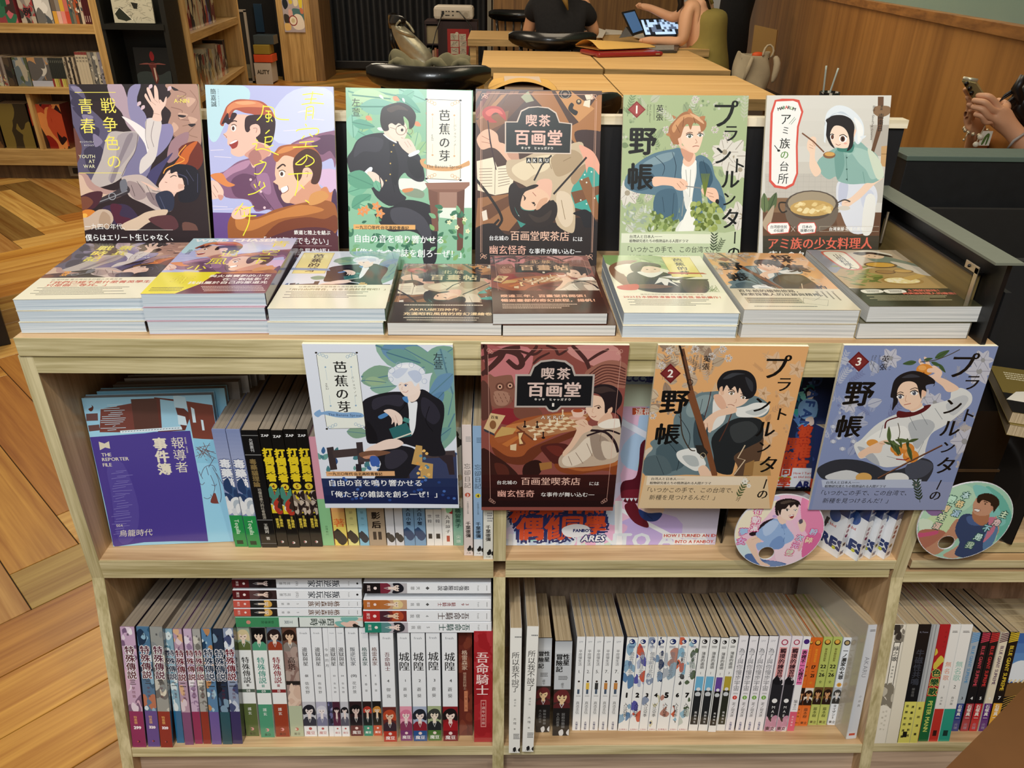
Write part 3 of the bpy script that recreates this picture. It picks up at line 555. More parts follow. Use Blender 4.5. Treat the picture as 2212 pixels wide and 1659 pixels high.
Mk=TM@Matrix.Translation((pa.x,pa.y,LOWL+.0004))@Matrix.Rotation(math.radians(8),4,'Z')@Matrix.Rotation(math.radians(2.0),4,'Y')
book('art_book','large pale grey art book standing askew against the right side panel',Mk,.0175,.212,.2,sp('#d5dae2',('l',.04,.01,'#444',2),('r','AKARU',.27,1.0,'#8a8f98',0,.62),('t','小谷典',.6,.72,'#666',.0,.6,.3),('B',.2,.95,.8,.97,'#c04030'))(17.5,212),'#c2bdb2',side='#b8b0a0')
# ---- far right lower bay
bg_=lambda c0,tc,lo,no,st:sp(c0,('s',0,.09,c0,st),('r','BLUE GIANT SUPREME',.13,.94,tc,.02,.62),('h',no,.655,.6,'#f4f4f4' if no!='3' else '#222',.03),('b',.71,1,lo),('t','石塚真一',.72,.88,'#f6f2ea',.03,.5,.6),('t','尖端',.91,.98,'#9a9ab0',.0,.5,.5))
row('L',[(1888,1911.5,1606,1350,sp('#efe8d8',('z',0,.12,['#3a3632','#8a8478'],3,12),('B',.2,.14,.8,.5,'#2a2622'),('B',.26,.145,.74,.495,'#f6f0e2'),('t','綠之歌',.17,.3,'#222',.02,.5,.5),('t','收集群風',.33,.44,'#333',.0,.5,.22),('z',.5,.66,['#8a8272','#c8c0ae'],7,22),('t','在這天空下',.7,.9,'#9a927e',.0,.62,.22),('t','沿著河流',.7,.9,'#9a927e',.0,.34,.22)),'#efe8d8','cream paperback with an ornate framed title',0,.17),(1912.8,1937.4,1606,1349.5,sp('#ece4d0'),'#ece4d0','plain cream boxed book',0,.17),(1938.7,1964,1605,1350,sp('#14161a',('h','K.Tome',.06,.2,'#99a'),('t','牛磁性共鳴',.2,.5,'#3a3e48',.03,.5,.74),('t','樂音現',.52,.6,'#777',.0,.5,.28),('b',.64,1,'#e3dc6c'),('t','音樂影視漫畫',.65,.97,'#3a3a22',.04,.26,.26),('t','漫畫音樂影視',.66,.96,'#3a3a22',.04,.72,.26),('B',.3,.9,.66,.95,'#1c1c14')),'#14161a','black paperback with a yellow paper band',0,.17),(1964.6,1981,1605,1350,sp('#b9bcbe',('B',.05,0,.25,.64,'#9a9da0'),('B',.5,0,.62,.64,'#8f9295'),('b',.64,1,'#e3dc6c'),('t','影視漫畫',.66,.96,'#3a3a22',.04,.5,.4)),'#b0b3b6','slim grey booklet under a yellow paper band',0,.17),(1982.6,2004,1602,1350,sp('#b3222a',('t','台灣流行',.04,.2,'#6a1a1e',.0,.7,.2),('z',.2,.33,['#d8c24a'],5,4),('t','色樂歌',.36,.6,'#1c4a2a',.05,.5,.9,'#e0d070'),('b',.6,1,'#1d6a3c'),('r','PETER MANN',.64,1.0,'#d8e070',.03,.6)),'#b3222a','red and green paperback with vertical latin lettering',0,.17),(2005.4,2024.8,1602,1350,sp('#f1efea',('l',.05,.01,'#555',2),('t','無名歌',.3,.47,'#e08a68',.0,.5,.7),('h','1',.52,.5,'#222'),('t','森河篇',.6,.68,'#333',.0,.5,.26),('b',.71,1,'#c8382e'),('B',.3,.9,.72,.95,'#3a1a16')),'#f1efea','white paperback with a red foot and number 1',0,.17),(2026,2050,1602,1350,sp('#f3f1ec',('l',.05,.01,'#555',2),('t','無名歌',.3,.47,'#8cc4b4',.0,.5,.7),('h','2',.52,.5,'#222'),('t','森河篇',.6,.68,'#333',.0,.5,.26),('b',.71,1,'#2f9f88'),('B',.3,.9,.72,.95,'#1a3a34')),'#f3f1ec','white paperback with a teal foot and number 2',0,.17),(2053.8,2069.3,1580,1367,bg_('#a9b6c0','#4c8fc0','#2c3f86','3','#5a9ad0'),'#a9b6c0','slim grey blue paperback with striped head and number 3',1,.13),(2073.7,2090.5,1580,1367,bg_('#17181c','#d04a5a','#a83a44','4','#d0405a'),'#17181c','slim black paperback with rose letters and a dull rose foot',1,.13),(2092.5,2109.4,1580,1367,bg_('#14151a','#d8383a','#c02830','5','#d8383a'),'#14151a','slim black paperback with bright red letters and foot',1,.13),(2112.7,2128.8,1580,1367,bg_('#e8ddc4','#4a2a5a','#5c2a7c','6','#5a3a4a'),'#e8ddc4','slim cream paperback with purple foot and number 6',1,.13),(2132,2150.7,1579,1366.5,bg_('#121316','#e8c83a','#e3a83a','7','#e8c83a'),'#121316','slim black paperback with yellow letters and number 7',1,.13)],'books standing in the lower right bay','in the lower right bay',pg=PG_V)
# ---- upper left bay, standing books
zap=lambda no,n2:sp('#121110',('h','ZAP',.045,.34,'#f2f2f2',.05),('t','打倒勇者',.145,.42,'#ecd028',.06,.5,1.0),('c',.46,.36,'#e8cf38'),('h',no,.462,.5,'#6a1c14',.04),('b',.495,.695,'#e9cf2e'),('z',.52,.68,['#3a2a24','#e8e0d0','#b83a2a','#4a8a7a']if n2 else['#3a2a24','#8a7a6a','#c8b8a8','#2a2020'],int(no),26),('t','編劇',.715,.745,'#e0c84a',.0,.66,.3),('t','鏡象漫刊',.74,.83,'#e0c84a',.04,.34,.32),('t','楊基政',.745,.82,'#e0c84a',.04,.7,.32),('u',.955,.14,'#e8e4e0','#a0303a'))
duy=sp('#8f9bc6',('g',0,.3,'#8290bc','#a5aed0'),('t','毒藥貓',.235,.47,'#f0f2f8',.05,.5,.95,'#4a5a8a'),('z',.47,.56,['#3a5a86','#28406a'],2,10),('z',.54,.7,['#dfe4ea','#f0f2f4','#b8c4d0'],5,16),('b',.715,1,'#23964e'),('r','Tequila',.75,1.,'#d8f0d8',.02,.5),('B',.2,.94,.7,.975,'#123a22'))
gw='in the upper left bay'
row('U',[(508.8,535.6,1181,928,duy,'#8f9bc6','blue and green paperback with large pale characters',0,.16,PG_G),(537.2,564.5,1182.7,928.5,duy,'#8f9bc6','blue and green paperback with large pale characters',0,.16,PG_G),(566.6,599,1183,931,sp('#101113',('b',.035,.04,'#888'),('b',.19,.195,'#999'),('t','允晨叢刊',.06,.17,'#d8d8d8',.0,.5,.3),('t','毒藥貓理論',.225,.46,'#8a7448',.04,.4,.5),('t','恐懼與暴力的社會根源',.47,.74,'#c8c0b0',.0,.5,.34),('b',.745,.75,'#999'),('t','王明珂 著',.78,.93,'#e8e4da',.01,.5,.4),('b',.96,.965,'#777')),'#101113','wide black paperback with thin ruled lines',0,.16,plain('tan_paper_edge','#9a8a76',.7)),(600.8,623.4,1181,929,zap('4',1),'#121110','black and yellow comic with colourful figures',0,.16,PG_G),(624.7,648,1183,931,zap('4',1),'#121110','black and yellow comic with colourful figures',0,.16,PG_G),(649.4,673.2,1181,929,zap('5',0),'#121110','black and yellow comic with grey brown figures',0,.16,PG_G),(673.8,697,1181,929,zap('5',0),'#121110','black and yellow comic with grey brown figures',0,.16,PG_G),(698,722.7,1178.7,945,sp('#e8a4b4',('b',.55,1,'#93cf96'),('t','台灣角川',.8,.9,'#2a5a34',.0,.5,.24)),'#e8a4b4','pink and mint paperback',0,.14,PG_G),(724.9,751.8,1178.7,940,sp('#f4df6c',('g',.2,.8,'#ee7c86','#f2c468'),('b',0,.2,'#ee6c84'),('r','eck',.3,1.,'#c83a4a',.04,.9),('t','著',.72,.84,'#e8743a',.02,.5,.9),('z',.9,.94,['#2a2420'],3,5)),'#f2a86c','red to yellow paperback with outlined lettering',0,.14,PG_G),(754,776.5,1178.7,950,sp('#ece695',('b',0,.62,'#f0ece0'),('t','南綠',.34,.6,'#2a3a3a',.02,.5,.8),('t','鄒作一',.64,.82,'#8a865a',.0,.5,.34),('z',.9,.93,['#2a2420'],3,5)),'#ece695','cream and lemon paperback',0,.14,PG_G),(778.7,798.3,1178.7,950,sp('#8fcbe8',('b',0,.62,'#e8f0f4'),('t','南綠',.34,.6,'#2a3a4a',.02,.5,.8),('t','鄒作一',.64,.82,'#4a7a94',.0,.5,.34),('z',.9,.93,['#1c2a3a'],3,5)),'#8fcbe8','white and sky blue paperback',0,.14,PG_G),(799.2,835,1178.7,950,sp('#b5a188',('b',0,.6,'#2c2a4c'),('B',0,.3,.25,.6,'#c03058'),('h','影',.7,.56,'#2a201a',.05),('h','后',.79,.56,'#2a201a',.05),('B',.25,.86,.45,.94,'#2a201a'),('B',.56,.86,.76,.94,'#2a201a')),'#b5a188','wide tan paperback with two large dark characters',0,.14,PG_G),(837.2,854.6,1178.7,950,sp('#dcdfe6',('b',0,.53,'#1c1c20'),('h','PONT',.5,.24,'#888'),('z',.9,.93,['#333'],3,4)),'#c8ccd2','slim black and silver paperback',0,.14,PG_G),(856.2,873.6,1178.7,950,sp('#dcdfe6',('b',0,.51,'#1c1c20'),('h','PONT',.48,.24,'#888'),('z',.9,.93,['#333'],3,4)),'#c8ccd2','slim black and silver paperback',0,.14,PG_G),(874.6,897,1178.7,950,sp('#7ea6cc',('b',.5,.6,'#eef2f6'),('t','大白小蟹',.62,.8,'#1c2c44',.03,.5,.46),('z',.87,.9,['#2c4a74'],3,6)),'#7ea6cc','cornflower blue paperback with a white stripe',0,.14,PG_G),(898,921,1178.7,950,sp('#7ea6cc',('b',.5,.6,'#eef2f6'),('t','大白小蟹',.62,.8,'#1c2c44',.03,.5,.46),('z',.87,.9,['#2c4a74'],3,6)),'#7ea6cc','cornflower blue paperback with a white stripe',0,.14,PG_G),(922.7,938.5,1178.7,950,sp('#f2f2f0',('f',.42,.64,'#5a8ab4','#1c1c26','#f0d8c8','#7aa4c8'),('t','世韓',.68,.78,'#3a3a4a',.0,.5,.6),('B',.25,.88,.75,.93,'#222')),'#f2f2f0','slim white paperback with a blue figure',0,.14,PG_G),(939,955.9,1178.7,950,sp('#f2f2f0',('f',.42,.64,'#5a8ab4','#1c1c26','#f0d8c8','#7aa4c8'),('t','世韓',.68,.78,'#3a3a4a',.0,.5,.6),('B',.25,.88,.75,.93,'#222')),'#f2f2f0','slim white paperback with a blue figure',0,.14,PG_G),(956.5,979,1178.7,950,sp('#f2f2ee',('b',0,.62,'#9ad4a8'),('z',.45,.66,['#b02c34','#8a2028','#9ad4a8'],4,10),('t','九井諒子',.69,.88,'#2a2a2a',.02,.55,.46),('B',.4,.9,.7,.96,'#b8503c')),'#f2f2ee','white and mint paperback with red patches',0,.14,PG_G),(980.3,1001,1178.7,924,sp('#e4e2d4',('z',.05,.12,['#2a2a2a'],3,8),('t','高橋留美子傑作集',.13,.36,'#6a6656',.0,.4,.4),('z',.38,.6,['#8a7a5a','#c8b890','#d8c8a0'],6,18),('b',.66,1,'#86b7a0'),('t','高橋留美子',.62,.84,'#2f5a4c',.03,.5,.6),('t','尖端',.9,.98,'#dbe9df',.0,.5,.5)),'#d8d4c4','grey green paperback with two tone foot',0,.16,PG_V),(1002.7,1021.7,1200,919,sp('#e9d9d3',('l',.08,.01,'#999',4,.4),('t','忘卻日記',.27,.46,'#5a5450',.0,.5,.76),('c',.51,.3,'#c65a44'),('h','3',.512,.5,'#f4ece4',.04),('t','千葉徹彌半生自傳',.56,.66,'#666',.0,.5,.28),('t','千葉徹彌',.72,.85,'#2a2422',.03,.5,.64),('z',.935,.955,['#222'],2,4),('h','大辣',.98,.26,'#444')),'#e9d9d3','tall pale pink paperback with red number 3',0,.17,PG_V),(1024,1043,1201,921.5,sp('#9fbede',('l',.08,.01,'#56708c',4,.4),('t','忘卻日記',.27,.46,'#3a4a5a',.0,.5,.76),('c',.51,.3,'#e4cf4a'),('h','4',.512,.5,'#2a2a1c',.04),('t','千葉徹彌半生自傳',.56,.66,'#46586a',.0,.5,.28),('b',.86,1,'#e8ecf0'),('t','千葉徹彌',.72,.85,'#1c2430',.03,.5,.64),('z',.935,.955,['#222'],2,4),('h','大辣',.98,.26,'#444')),'#9fbede','tall pale blue paperback with yellow number 4',0,.17,PG_V),(1044.5,1064.6,1208.5,925,sp('#eae8de',('t','千葉徹彌',.72,.85,'#2a2422',.03,.5,.64),('l',.62,.02,'#999',4,.4),('z',.935,.955,['#222'],2,4),('h','大辣',.98,.26,'#444')),'#eae8de','tall ivory paperback beside the divider',0,.17,PG_V)],'books standing in the upper left bay',gw)
# ---- lying paperbacks on the lower left row, spines to the front
def lying(xl,xr,yt,yb,yloc,st,cov,label,grp,d=.14):
 a=inv@onp(xl,yt,TM@Vector((0,yloc,0)),TY);b=inv@onp(xr,yt,TM@Vector((0,yloc,0)),TY);c=inv@onp(xl,yb,TM@Vector((0,yloc,0)),TY)
 w=a.z-c.z;h=b.x-a.x
 M=TM@Matrix(((0,0,1,a.x),(0,1,0,yloc),(-1,0,0,a.z),(0,0,0,1)))
 A=st(w*1000,h*1000,1);return book('paperback_book',label,M,w,h,d,A,cov,grp,pg=PG_G)
hl=lambda title,no,aut,bst,foot,tc='#3a3f48',h2=True:sp(LW,('h','●',.035,.3,'#222')if h2 else('l',.03,.01,'#888',1),('h','fresh',.1,.24,'#777'),('t',title,.17,.42,tc,.02,.5,.86),('h',no,.5,.36,'#555'),('t',aut,.55,.64,'#555',.0,.5,.36),('f',.66,.87,*bst),('b',.87,1,foot),('c',.91,.14,'#f4e0dc'),('h','魔豆',.96,.3,'#f4e0dc'))
ga,gb='paperbacks lying in the left pile','paperbacks lying in the right pile'
yA,yB=.022,.012
for(yt,yb,st,lab)in[(1251.5,1269.6,hl('叛逆玩家','(01)','花於景',('#1c1618','#0f0f12','#d9c4bc','#2a2226'),'#5a1a1e'),'lying white paperback with black and maroon end, topmost of the left pile'),(1275,1294.5,hl('叛逆玩家','(02)','花於景',('#3a2a2a','#2a1c1c','#e8ccbc','#5a4040'),'#5a1a1e'),'lying white paperback with maroon end, second of the left pile'),(1296.8,1312.6,hl('格雷森家族','5','香草',('#2a2420','#d9a850','#ecd4b8','#222'),'#c8584a','#6a4a38',False),'lying white paperback with salmon end, third of the left pile'),(1315.2,1331,hl('格雷森家族','5','香草',('#2a2420','#d9a850','#ecd4b8','#222'),'#c8584a','#6a4a38',False),'lying white paperback with salmon end, fourth of the left pile')]:
 lying(500+(yt-1251)*.07,781,yt,yb,yA,st,LW,lab,ga)
lying(508,783.5,1333.8,1354.5,yA,sp('#dfe6e2',('z',0,.2,['#e8c4b4','#2a2422','#7fb8b0'],4,14),('t','四季時',.22,.42,'#2a3a34',.02,.5,.8),('b',.5,.51,'#1c1c1c'),('t','王莫',.55,.62,'#456',.0,.5,.4),('b',.66,1,'#3f8a5c'),('t','特殊傳說',.7,.8,'#1c3a28',.0,.5,.4),('c',.9,.2,'#d08a7a')),'#9cc4b0','lying pale green paperback, lowest of the left pile',ga)
for(yt,yb,xl,xr,st,lab)in[(1259.5,1281.8,785,1060.5,hl('最強冒險傳說','◆','天罪',('#b8b4b8','#1c1c24','#ecd8cc','#7a2a3a'),'#1a1416','#2a2a30',False),'lying white paperback with black end, topmost of the right pile'),(1296,1315.8,784.5,1061,hl('39 驍勇騎士','◆','御我',('#c9a080','#e0c890','#f0d8c0','#b8703a'),'#b86a30','#8a2a30',False),'lying white paperback with orange end, second of the right pile'),(1319.5,1342.5,784,1060.5,hl('吾命騎士','4','御我',('#7a2c26','#b04a2c','#e8c4a4','#4a2430'),'#b02a2c','#5a4a48',False),'lying white paperback with red end, third of the right pile'),(1344.5,1366.5,787.5,1061.5,hl('吾命騎士','5','御我',('#b8b0b8','#2a2a30','#f0d8cc','#5a8a8a'),'#23816c','#3a5a54',False),'lying white paperback with green end, lowest of the right pile')]:
 lying(xl,xr,yt,yb,yB,st,LW,lab,gb)
 # printed pictures of the posters and covers
BW,BH=.182,.257
def board_frame(TL,TR,p,n,w=BW,h=BH,BL=None):
 """a flat board whose top corners stand at two points of the photograph, on the plane (p, n)"""
 a,b=onp(*TL,p,n),onp(*TR,p,n);ex=(b-a).normalized();nn=Vector(n).normalized();dn=nn.cross(ex)
 if dn.z>0:dn=-dn
 if BL:c=onp(*BL,p,n);dn=(c-a).normalized()
 return(a+b)/2-ex*w/2,ex,dn
def pix(P):
 d=Vector(P)-CAM;z=d.dot(F_);return(1106+FPX*d.dot(RT)/z,829.5-FPX*d.dot(UP)/z)
def qd(o,ex,dn,w=BW,h=BH):return[pix(o),pix(o+ex*w),pix(o+ex*w+dn*h),pix(o+dn*h)]
UPN=(0,.247,-.08);UPP=(0,.235,H)
HGP=(0,-.0085,0);HGN=(0,1,0)
FR=dict(u1=board_frame((146,182),(429,181.5),UPP,UPN),u2=board_frame((441,183),(722,187.5),UPP,UPN),u3=board_frame((748.5,189),(1019.5,195),UPP,UPN),u4=board_frame((1027,192),(1301,196.5),UPP,UPN),u5=board_frame((1349,205),(1616,206.5),UPP,UPN),u6=board_frame((1657,206),(1926,206),UPP,UPN),h1=board_frame((652,743),(978,745),HGP,HGN,.1835,.2505,(702,1088)),h2=board_frame((1040,743),(1359,746),HGP,HGN,.1825,.2555,(1041,1095)),h3=board_frame((1424,745.5),(1746,748.5),HGP,HGN,.187,.2515,(1381,1088)),h4=board_frame((1828,746),(2153,748),HGP,HGN,.193,.2555,(1752,1090)))
SZ=dict(h1=(.1835,.2505),h2=(.1825,.2555),h3=(.187,.2515),h4=(.193,.2555))
def new(k,bg,crop):
 w,h=SZ.get(k,(BW,BH));A=Art(w*1000,h*1000,qd(*FR[k],w,h),bg);A.crop(*crop);return A
def eye(A,x,y,r,c='#2a1c18',sl=0,w=1.):A.E('#f8f4f0',x,y,r*1.3*w,r*.75);A.E(c,x,y,r*.62*w,r*.72);A.E('#ffffff',x-r*.2,y-r*.25,r*.16);A.L('#1a1210',r*.35,f'{x-r*1.4*w} {y-r*.3+sl} {x} {y-r*.95} {x+r*1.4*w} {y-r*.3-sl}')
def leaf(A,col,x,y,L_,a,w=.22,vein=None):
 c,s_=math.cos(a),math.sin(a);q=[]
 for t,k in((0,0),(.3,1),(.65,.85),(1,0),(.65,-.85),(.3,-1)):q.append((x+L_*t*c-k*w*L_*s_,y+L_*t*s_+k*w*L_*c))
 A.P(col,' '.join(f'{u:.1f} {v:.1f}' for u,v in q),1,3)
 if vein:A.L(vein,L_*.035,f'{x} {y} {x+L_*c} {y+L_*s_}',0)
def flower(A,x,y,r,col='#e8e0e0',line='#8a7a80',n=6,c='#b8a8a0'):
 for i in range(n):a=2*math.pi*i/n;leaf(A,col,x,y,r,a,.3,line)
 A.E(c,x,y,r*.2)
def spray(A,x,y,L_,a,col,n=9,s=.22):
 A.L(col,L_*.03,f'{x} {y} {x+L_*math.cos(a)} {y+L_*math.sin(a)}',0)
 for i in range(1,n+1):
  for q in(-1,1):leaf(A,col,x+L_*i/n*math.cos(a),y+L_*i/n*math.sin(a),L_*s,a+q*.8,.14)
def u1_pic(A):
 A.G('#2c1e22','14 20 710 20 750 920 60 920')
 A.P('#6a4038','14 300 90 280 120 480 60 600 45 560');A.P('#5d5670','14 30 90 60 130 150 190 210 250 300 240 470 170 560 80 560 60 470 90 360 30 200')
 for d in('20 60 80 90 110 140 60 130','40 150 110 170 160 230 90 210','80 250 180 260 160 340 100 320','100 380 180 350 210 420 140 500','60 90 120 120 90 160 30 130'):A.P('#3d374e',d)
 for d in('30 40 90 50 70 80','90 190 150 200 120 240','150 290 200 330 160 360'):A.P('#877d98',d)
 A.P('#241a1c','90 22 400 22 420 100 380 180 330 150 250 90 160 120 110 80')
 A.P('#b39aa6','225 25 300 30 340 120 420 210 430 260 380 290 330 250 300 180 250 120');A.P('#8f88ac','330 90 350 40 400 30 380 120 430 200 410 280 370 250 340 190')
 A.P('#b48c7c','530 30 640 28 700 40 720 330 680 350 600 330 545 250 560 180 520 130 560 80')
 for d,c in(('590 60 640 80 600 110 640 130','#8a6258'),('560 150 620 170 600 210 660 220','#8f685c'),('620 250 690 240 650 290 700 310','#94705f'),('560 280 590 310 640 300','#8a6258'),('660 60 700 120 670 180','#9c7464')):A.L(c,4,d)
 for d in('640 100 690 110 650 150','600 180 650 190 610 215','570 230 600 260 560 290','650 200 700 215 670 240'):A.P('#d4ab96',d)
 for d in('600 190 640 195 625 205 600 200','650 240 690 238 670 255','560 40 600 60 575 62'):A.P('#2c2228',d)
 A.P('#8d86b0','430 210 500 240 560 240 570 300 520 380 440 430 400 350');A.P('#a07c84','560 330 650 280 640 350 590 420 540 440')
 A.P('#7d7799','370 290 440 300 470 380 430 520 330 530 300 500 350 400')
 A.P('#bcb0ac','230 290 310 280 388 285 370 380 330 450 300 520 230 560 130 570 190 430');A.P('#a89ca0','280 300 385 290 360 380 290 470 250 540 230 520 270 420')
 A.P('#8c8088','330 300 360 300 300 430 260 540 240 530 290 400');A.L('#5a4c54',3,'388 285 372 380 330 450 300 515')
 A.P('#efe6e4','300 198 380 235 450 290 470 330 440 400 420 340 360 260')
 A.P('#dbd0cc','430 215 508 220 495 330 478 420 430 480 395 500 400 430 440 380 428 300');A.L('#8a7c80',3,'470 225 455 300 470 360');A.L('#6a5c60',2.4,'430 215 425 300 440 370')
 A.P('#ecc8b8','462 215 468 170 430 110 420 90 428 78 445 110 455 120 432 60 438 45 452 62 472 108 470 45 478 35 490 60 496 108 505 110 520 125 530 100 538 98 530 140 508 175 510 222')
 for d in('455 120 480 140','470 108 490 125','495 112 500 130','466 180 500 190'):A.L('#b98c7c',2,d)
 A.P('#b8928a','50 510 110 500 160 560 260 590 330 560 300 620 180 640 120 600 60 610')
 A.P('#d7b6a0','50 520 90 510 130 580 220 610 280 590 220 640 130 640 70 600')
 A.P('#6f2c20','600 370 700 330 730 420 700 480 640 470');A.P('#c8642a','640 360 700 330 660 400 640 450 560 480 600 420');A.L('#f0a040',5,'640 350 600 400 630 430 540 470 520 500')
 A.P('#45406a','440 500 520 430 570 390 520 470 480 560 500 600 450 590')
 A.P('#c4b2ac','300 520 380 505 430 520 500 580 550 600 570 690 500 700 420 660 340 620 320 560');A.P('#a08c8c','330 540 400 560 430 620 380 640 340 600');A.P('#8a787c','430 600 520 620 540 690 460 660')
 for d in('380 540 420 600','430 560 470 640','350 560 370 620','460 590 520 600'):A.L('#3a2c30',2.4,d)
 A.P('#e6bfae','400 540 450 560 520 600 560 640 590 600 630 580 600 470 540 490 520 520 510 560 480 590 430 560')
 A.P('#eec9b8','495 560 520 520 548 484 590 480 625 540 620 580 580 600 540 585 510 590');A.P('#e0b4a2','600 555 632 562 620 578 600 580')
 A.P('#1c1a26','560 470 600 450 690 470 720 560 690 640 610 650 600 600 632 580 630 530 600 520 590 490 560 500')
 for d in('590 500 640 520 650 560','640 480 680 540','700 500 700 600'):A.L('#4a4a66',5,d,1,.6)
 A.L('#1c1418',4,'556 520 575 510 590 515');A.L('#1c1418',3,'548 500 565 492');A.L('#a4665a',3,'528 545 540 548')
 A.P('#2c3046','480 610 540 590 575 620 570 690 520 700 490 660');A.L('#4c526e',4,'500 620 530 690')
 A.P('#3a3238','55 690 250 600 320 560 340 600 240 640 60 700');A.L('#8c8a90',5,'60 695 180 650 260 620 330 590');A.ring('#a0a0a8',250,620,18,4);A.P('#70707a','290 545 320 530 330 580 300 600')
 A.P('#4c2430','60 640 130 600 200 600 160 680 70 700');A.P('#7a4634','60 640 110 620 150 650 110 690 60 680');A.P('#d8802e','60 720 110 690 160 700 130 740 60 750');A.P('#f2b44e','70 735 100 710 120 720 95 745')
 A.P('#3a2c48','200 680 300 660 360 690 400 770 300 780 220 740');A.P('#521f34','240 665 300 670 290 720 350 740 330 780 270 760')
 A.P('#c9b09c','60 740 120 730 180 690 240 700 250 760 150 790 70 800');A.P('#d6bca4','300 770 380 730 440 700 540 690 520 730 440 760 380 800 320 800');A.P('#b3967f','200 700 240 730 230 790 180 760')
 A.P('#5a3238','440 740 560 720 600 780 540 800');A.P('#6c4840','620 760 690 770 700 830 640 840')
 A.grad(14,800,760,935,'#2a1a20','#1e1216',4)
 for x,y in((560,40),(400,120),(420,140),(460,30)):leaf(A,'#d9bcc4',x,y,30,2.2,.3)
def u1_jp(A):
 Y='#f1e263'
 A.L(Y,3,'52 72 268 72',0);A.L(Y,3,'76 497 298 497',0)
 A.T('戦争色の',224,92,84,Y,.004,gap=1.14,vert=True);A.T('青春',104,92,84,Y,.004,gap=1.2,vert=True)
 A.T('センソウイロノ',78,333,11,'#f4f0e6');A.T('セイシュン',100,351,11,'#f4f0e6')
 for t,y in(('YOUTH',410),('AT',436),('WAR',462)):A.T(t,160,y,25,'#f4efc0',.0,anchor='r')
 A.T('A-NIN',574,117,30,Y,.005);A.T('アーニン',590,93,12,Y)
 A.T('一九四〇年代、',105,780,35,'#f4f2ee',.0,sx=.98);A.L('#f4f2ee',1.5,'330 797 570 797',0)
 A.T('僕らはエリート生じゃなく、',108,838,40,'#ffffff',.015,sx=.97)
 A.T('ただの二等兵だ。',108,890,40,'#ffffff',.015)
def u2_pic(A):
 A.G('#b9bce6','20 30 720 45 735 930 70 920');A.P('#bfe0ea','28 35 240 40 260 120 160 200 90 330 45 280');A.P('#cfd4f0','500 60 700 70 690 300 420 340 380 200')
 for d in('520 178 560 170 610 182','600 212 660 218','445 275 520 270','60 378 130 374','80 410 170 416','70 672 150 676','76 690 180 686','500 330 620 318'):A.L('#f4e8f0',6,d,1,.8)
 A.P('#d9b8d8','560 500 720 480 720 600 640 560');A.G('#6a4a8c','62 705 420 712 420 860 66 860')
 A.P('#8c5f7c','480 350 560 310 700 275 722 290 722 420 715 470 700 420 640 440 600 400 540 380');A.P('#5f3c58','590 320 720 300 722 420 690 380 640 400');A.P('#b07c98','500 345 600 310 640 318 560 350')
 A.P('#8a6080','60 510 130 490 200 440 260 420 330 400 420 400 440 560 520 640 520 720 440 730 370 690 300 700 260 640 140 625 110 560')
 A.P('#b98aa8','130 495 210 445 270 430 250 470 180 500 120 540');A.P('#6a4462','170 540 230 500 300 520 270 560 330 620 380 680 300 690 270 640 190 620');A.P('#a4789a','300 520 360 500 380 600 340 600');A.P('#593752','390 540 440 580 500 650 470 700 420 640')
 A.P('#e08a50','60 508 120 498 150 540 190 560 150 570 100 545')
 A.L('#4c3048',3,'300 420 300 520 330 600 400 700');A.E('#e9c8d0',272,532,7);A.E('#e9c8d0',326,595,7);A.E('#e9c8d0',345,680,7)
 A.P('#efc9b8','58 545 90 540 118 570 130 600 120 640 100 632 62 630');A.L('#a0665c',2.5,'75 560 100 600');A.L('#a0665c',2.5,'62 590 90 625');A.P('#d49a8c','100 612 130 618 118 640 105 635')
 A.P('#eec2b0','150 270 140 285 128 292 140 310 150 320 150 345 168 360 170 395 210 412 260 400 270 440 290 470 330 420 380 400 360 330 330 260 300 200 180 190 160 230')
 A.P('#d89c8c','240 400 290 360 320 340 380 385 320 440 290 460 262 420');A.P('#b47a74','260 405 300 370 330 420 290 462')
 A.P('#b2553c','110 235 130 180 150 140 200 110 280 112 340 125 390 180 400 240 370 270 330 220 290 190 240 180 190 165 165 205 140 215 128 250')
 A.P('#e08a5c','150 150 200 118 300 118 350 150 300 150 240 150 180 160 150 190');A.P('#f0a878','190 125 260 118 300 130 230 138')
 A.P('#33181e','240 240 250 200 300 190 390 200 402 260 380 350 350 342 310 330 300 300 322 290 318 250 290 240 262 280 245 275');A.P('#33181e','118 240 150 180 160 215 175 180 200 190 160 240 140 232')
 A.P('#f0c4b2','268 255 290 240 318 252 322 285 300 308 278 290');A.L('#a4645a',2.5,'285 262 305 262 300 285')
 A.L('#3a1c1c',6,'160 232 185 222 200 226');A.E('#f8f2ee',182,262,13,16);A.E('#5a2f24',180,262,7,11);A.L('#1c1010',3.5,'170 245 185 240 198 250')
 A.P('#a03a34','160 345 190 322 206 330 200 358 178 370 168 360');A.P('#ffffff','164 340 190 324 202 328 170 344');A.L('#96584e',2.5,'128 292 145 306 142 312')
 A.P('#d68a5c','560 660 660 570 690 600 722 590 724 700 640 720');A.P('#4a2c50','700 620 725 600 728 830 690 860')
 A.P('#efc4a8','405 450 400 500 405 530 390 545 415 560 420 580 428 590 440 600 432 620 450 650 480 655 540 640 580 660 640 590 610 520 570 440 500 400 420 410')
 A.P('#d99c80','480 640 560 560 610 520 630 560 640 590 560 660 500 660')
 A.P('#b06234','390 410 405 380 430 355 500 345 580 350 630 390 640 440 600 480 560 450 510 420 450 405 410 440');A.P('#d98c4c','410 390 450 360 520 355 480 380 430 395');A.P('#4c2418','500 420 560 370 620 385 648 440 640 520 620 555 590 548 600 500 580 470 550 475 540 520 520 540 500 500')
 A.P('#f0c6ac','548 480 575 468 588 490 580 530 555 548 545 520');A.L('#a0624c',2.5,'560 490 575 490 568 520')
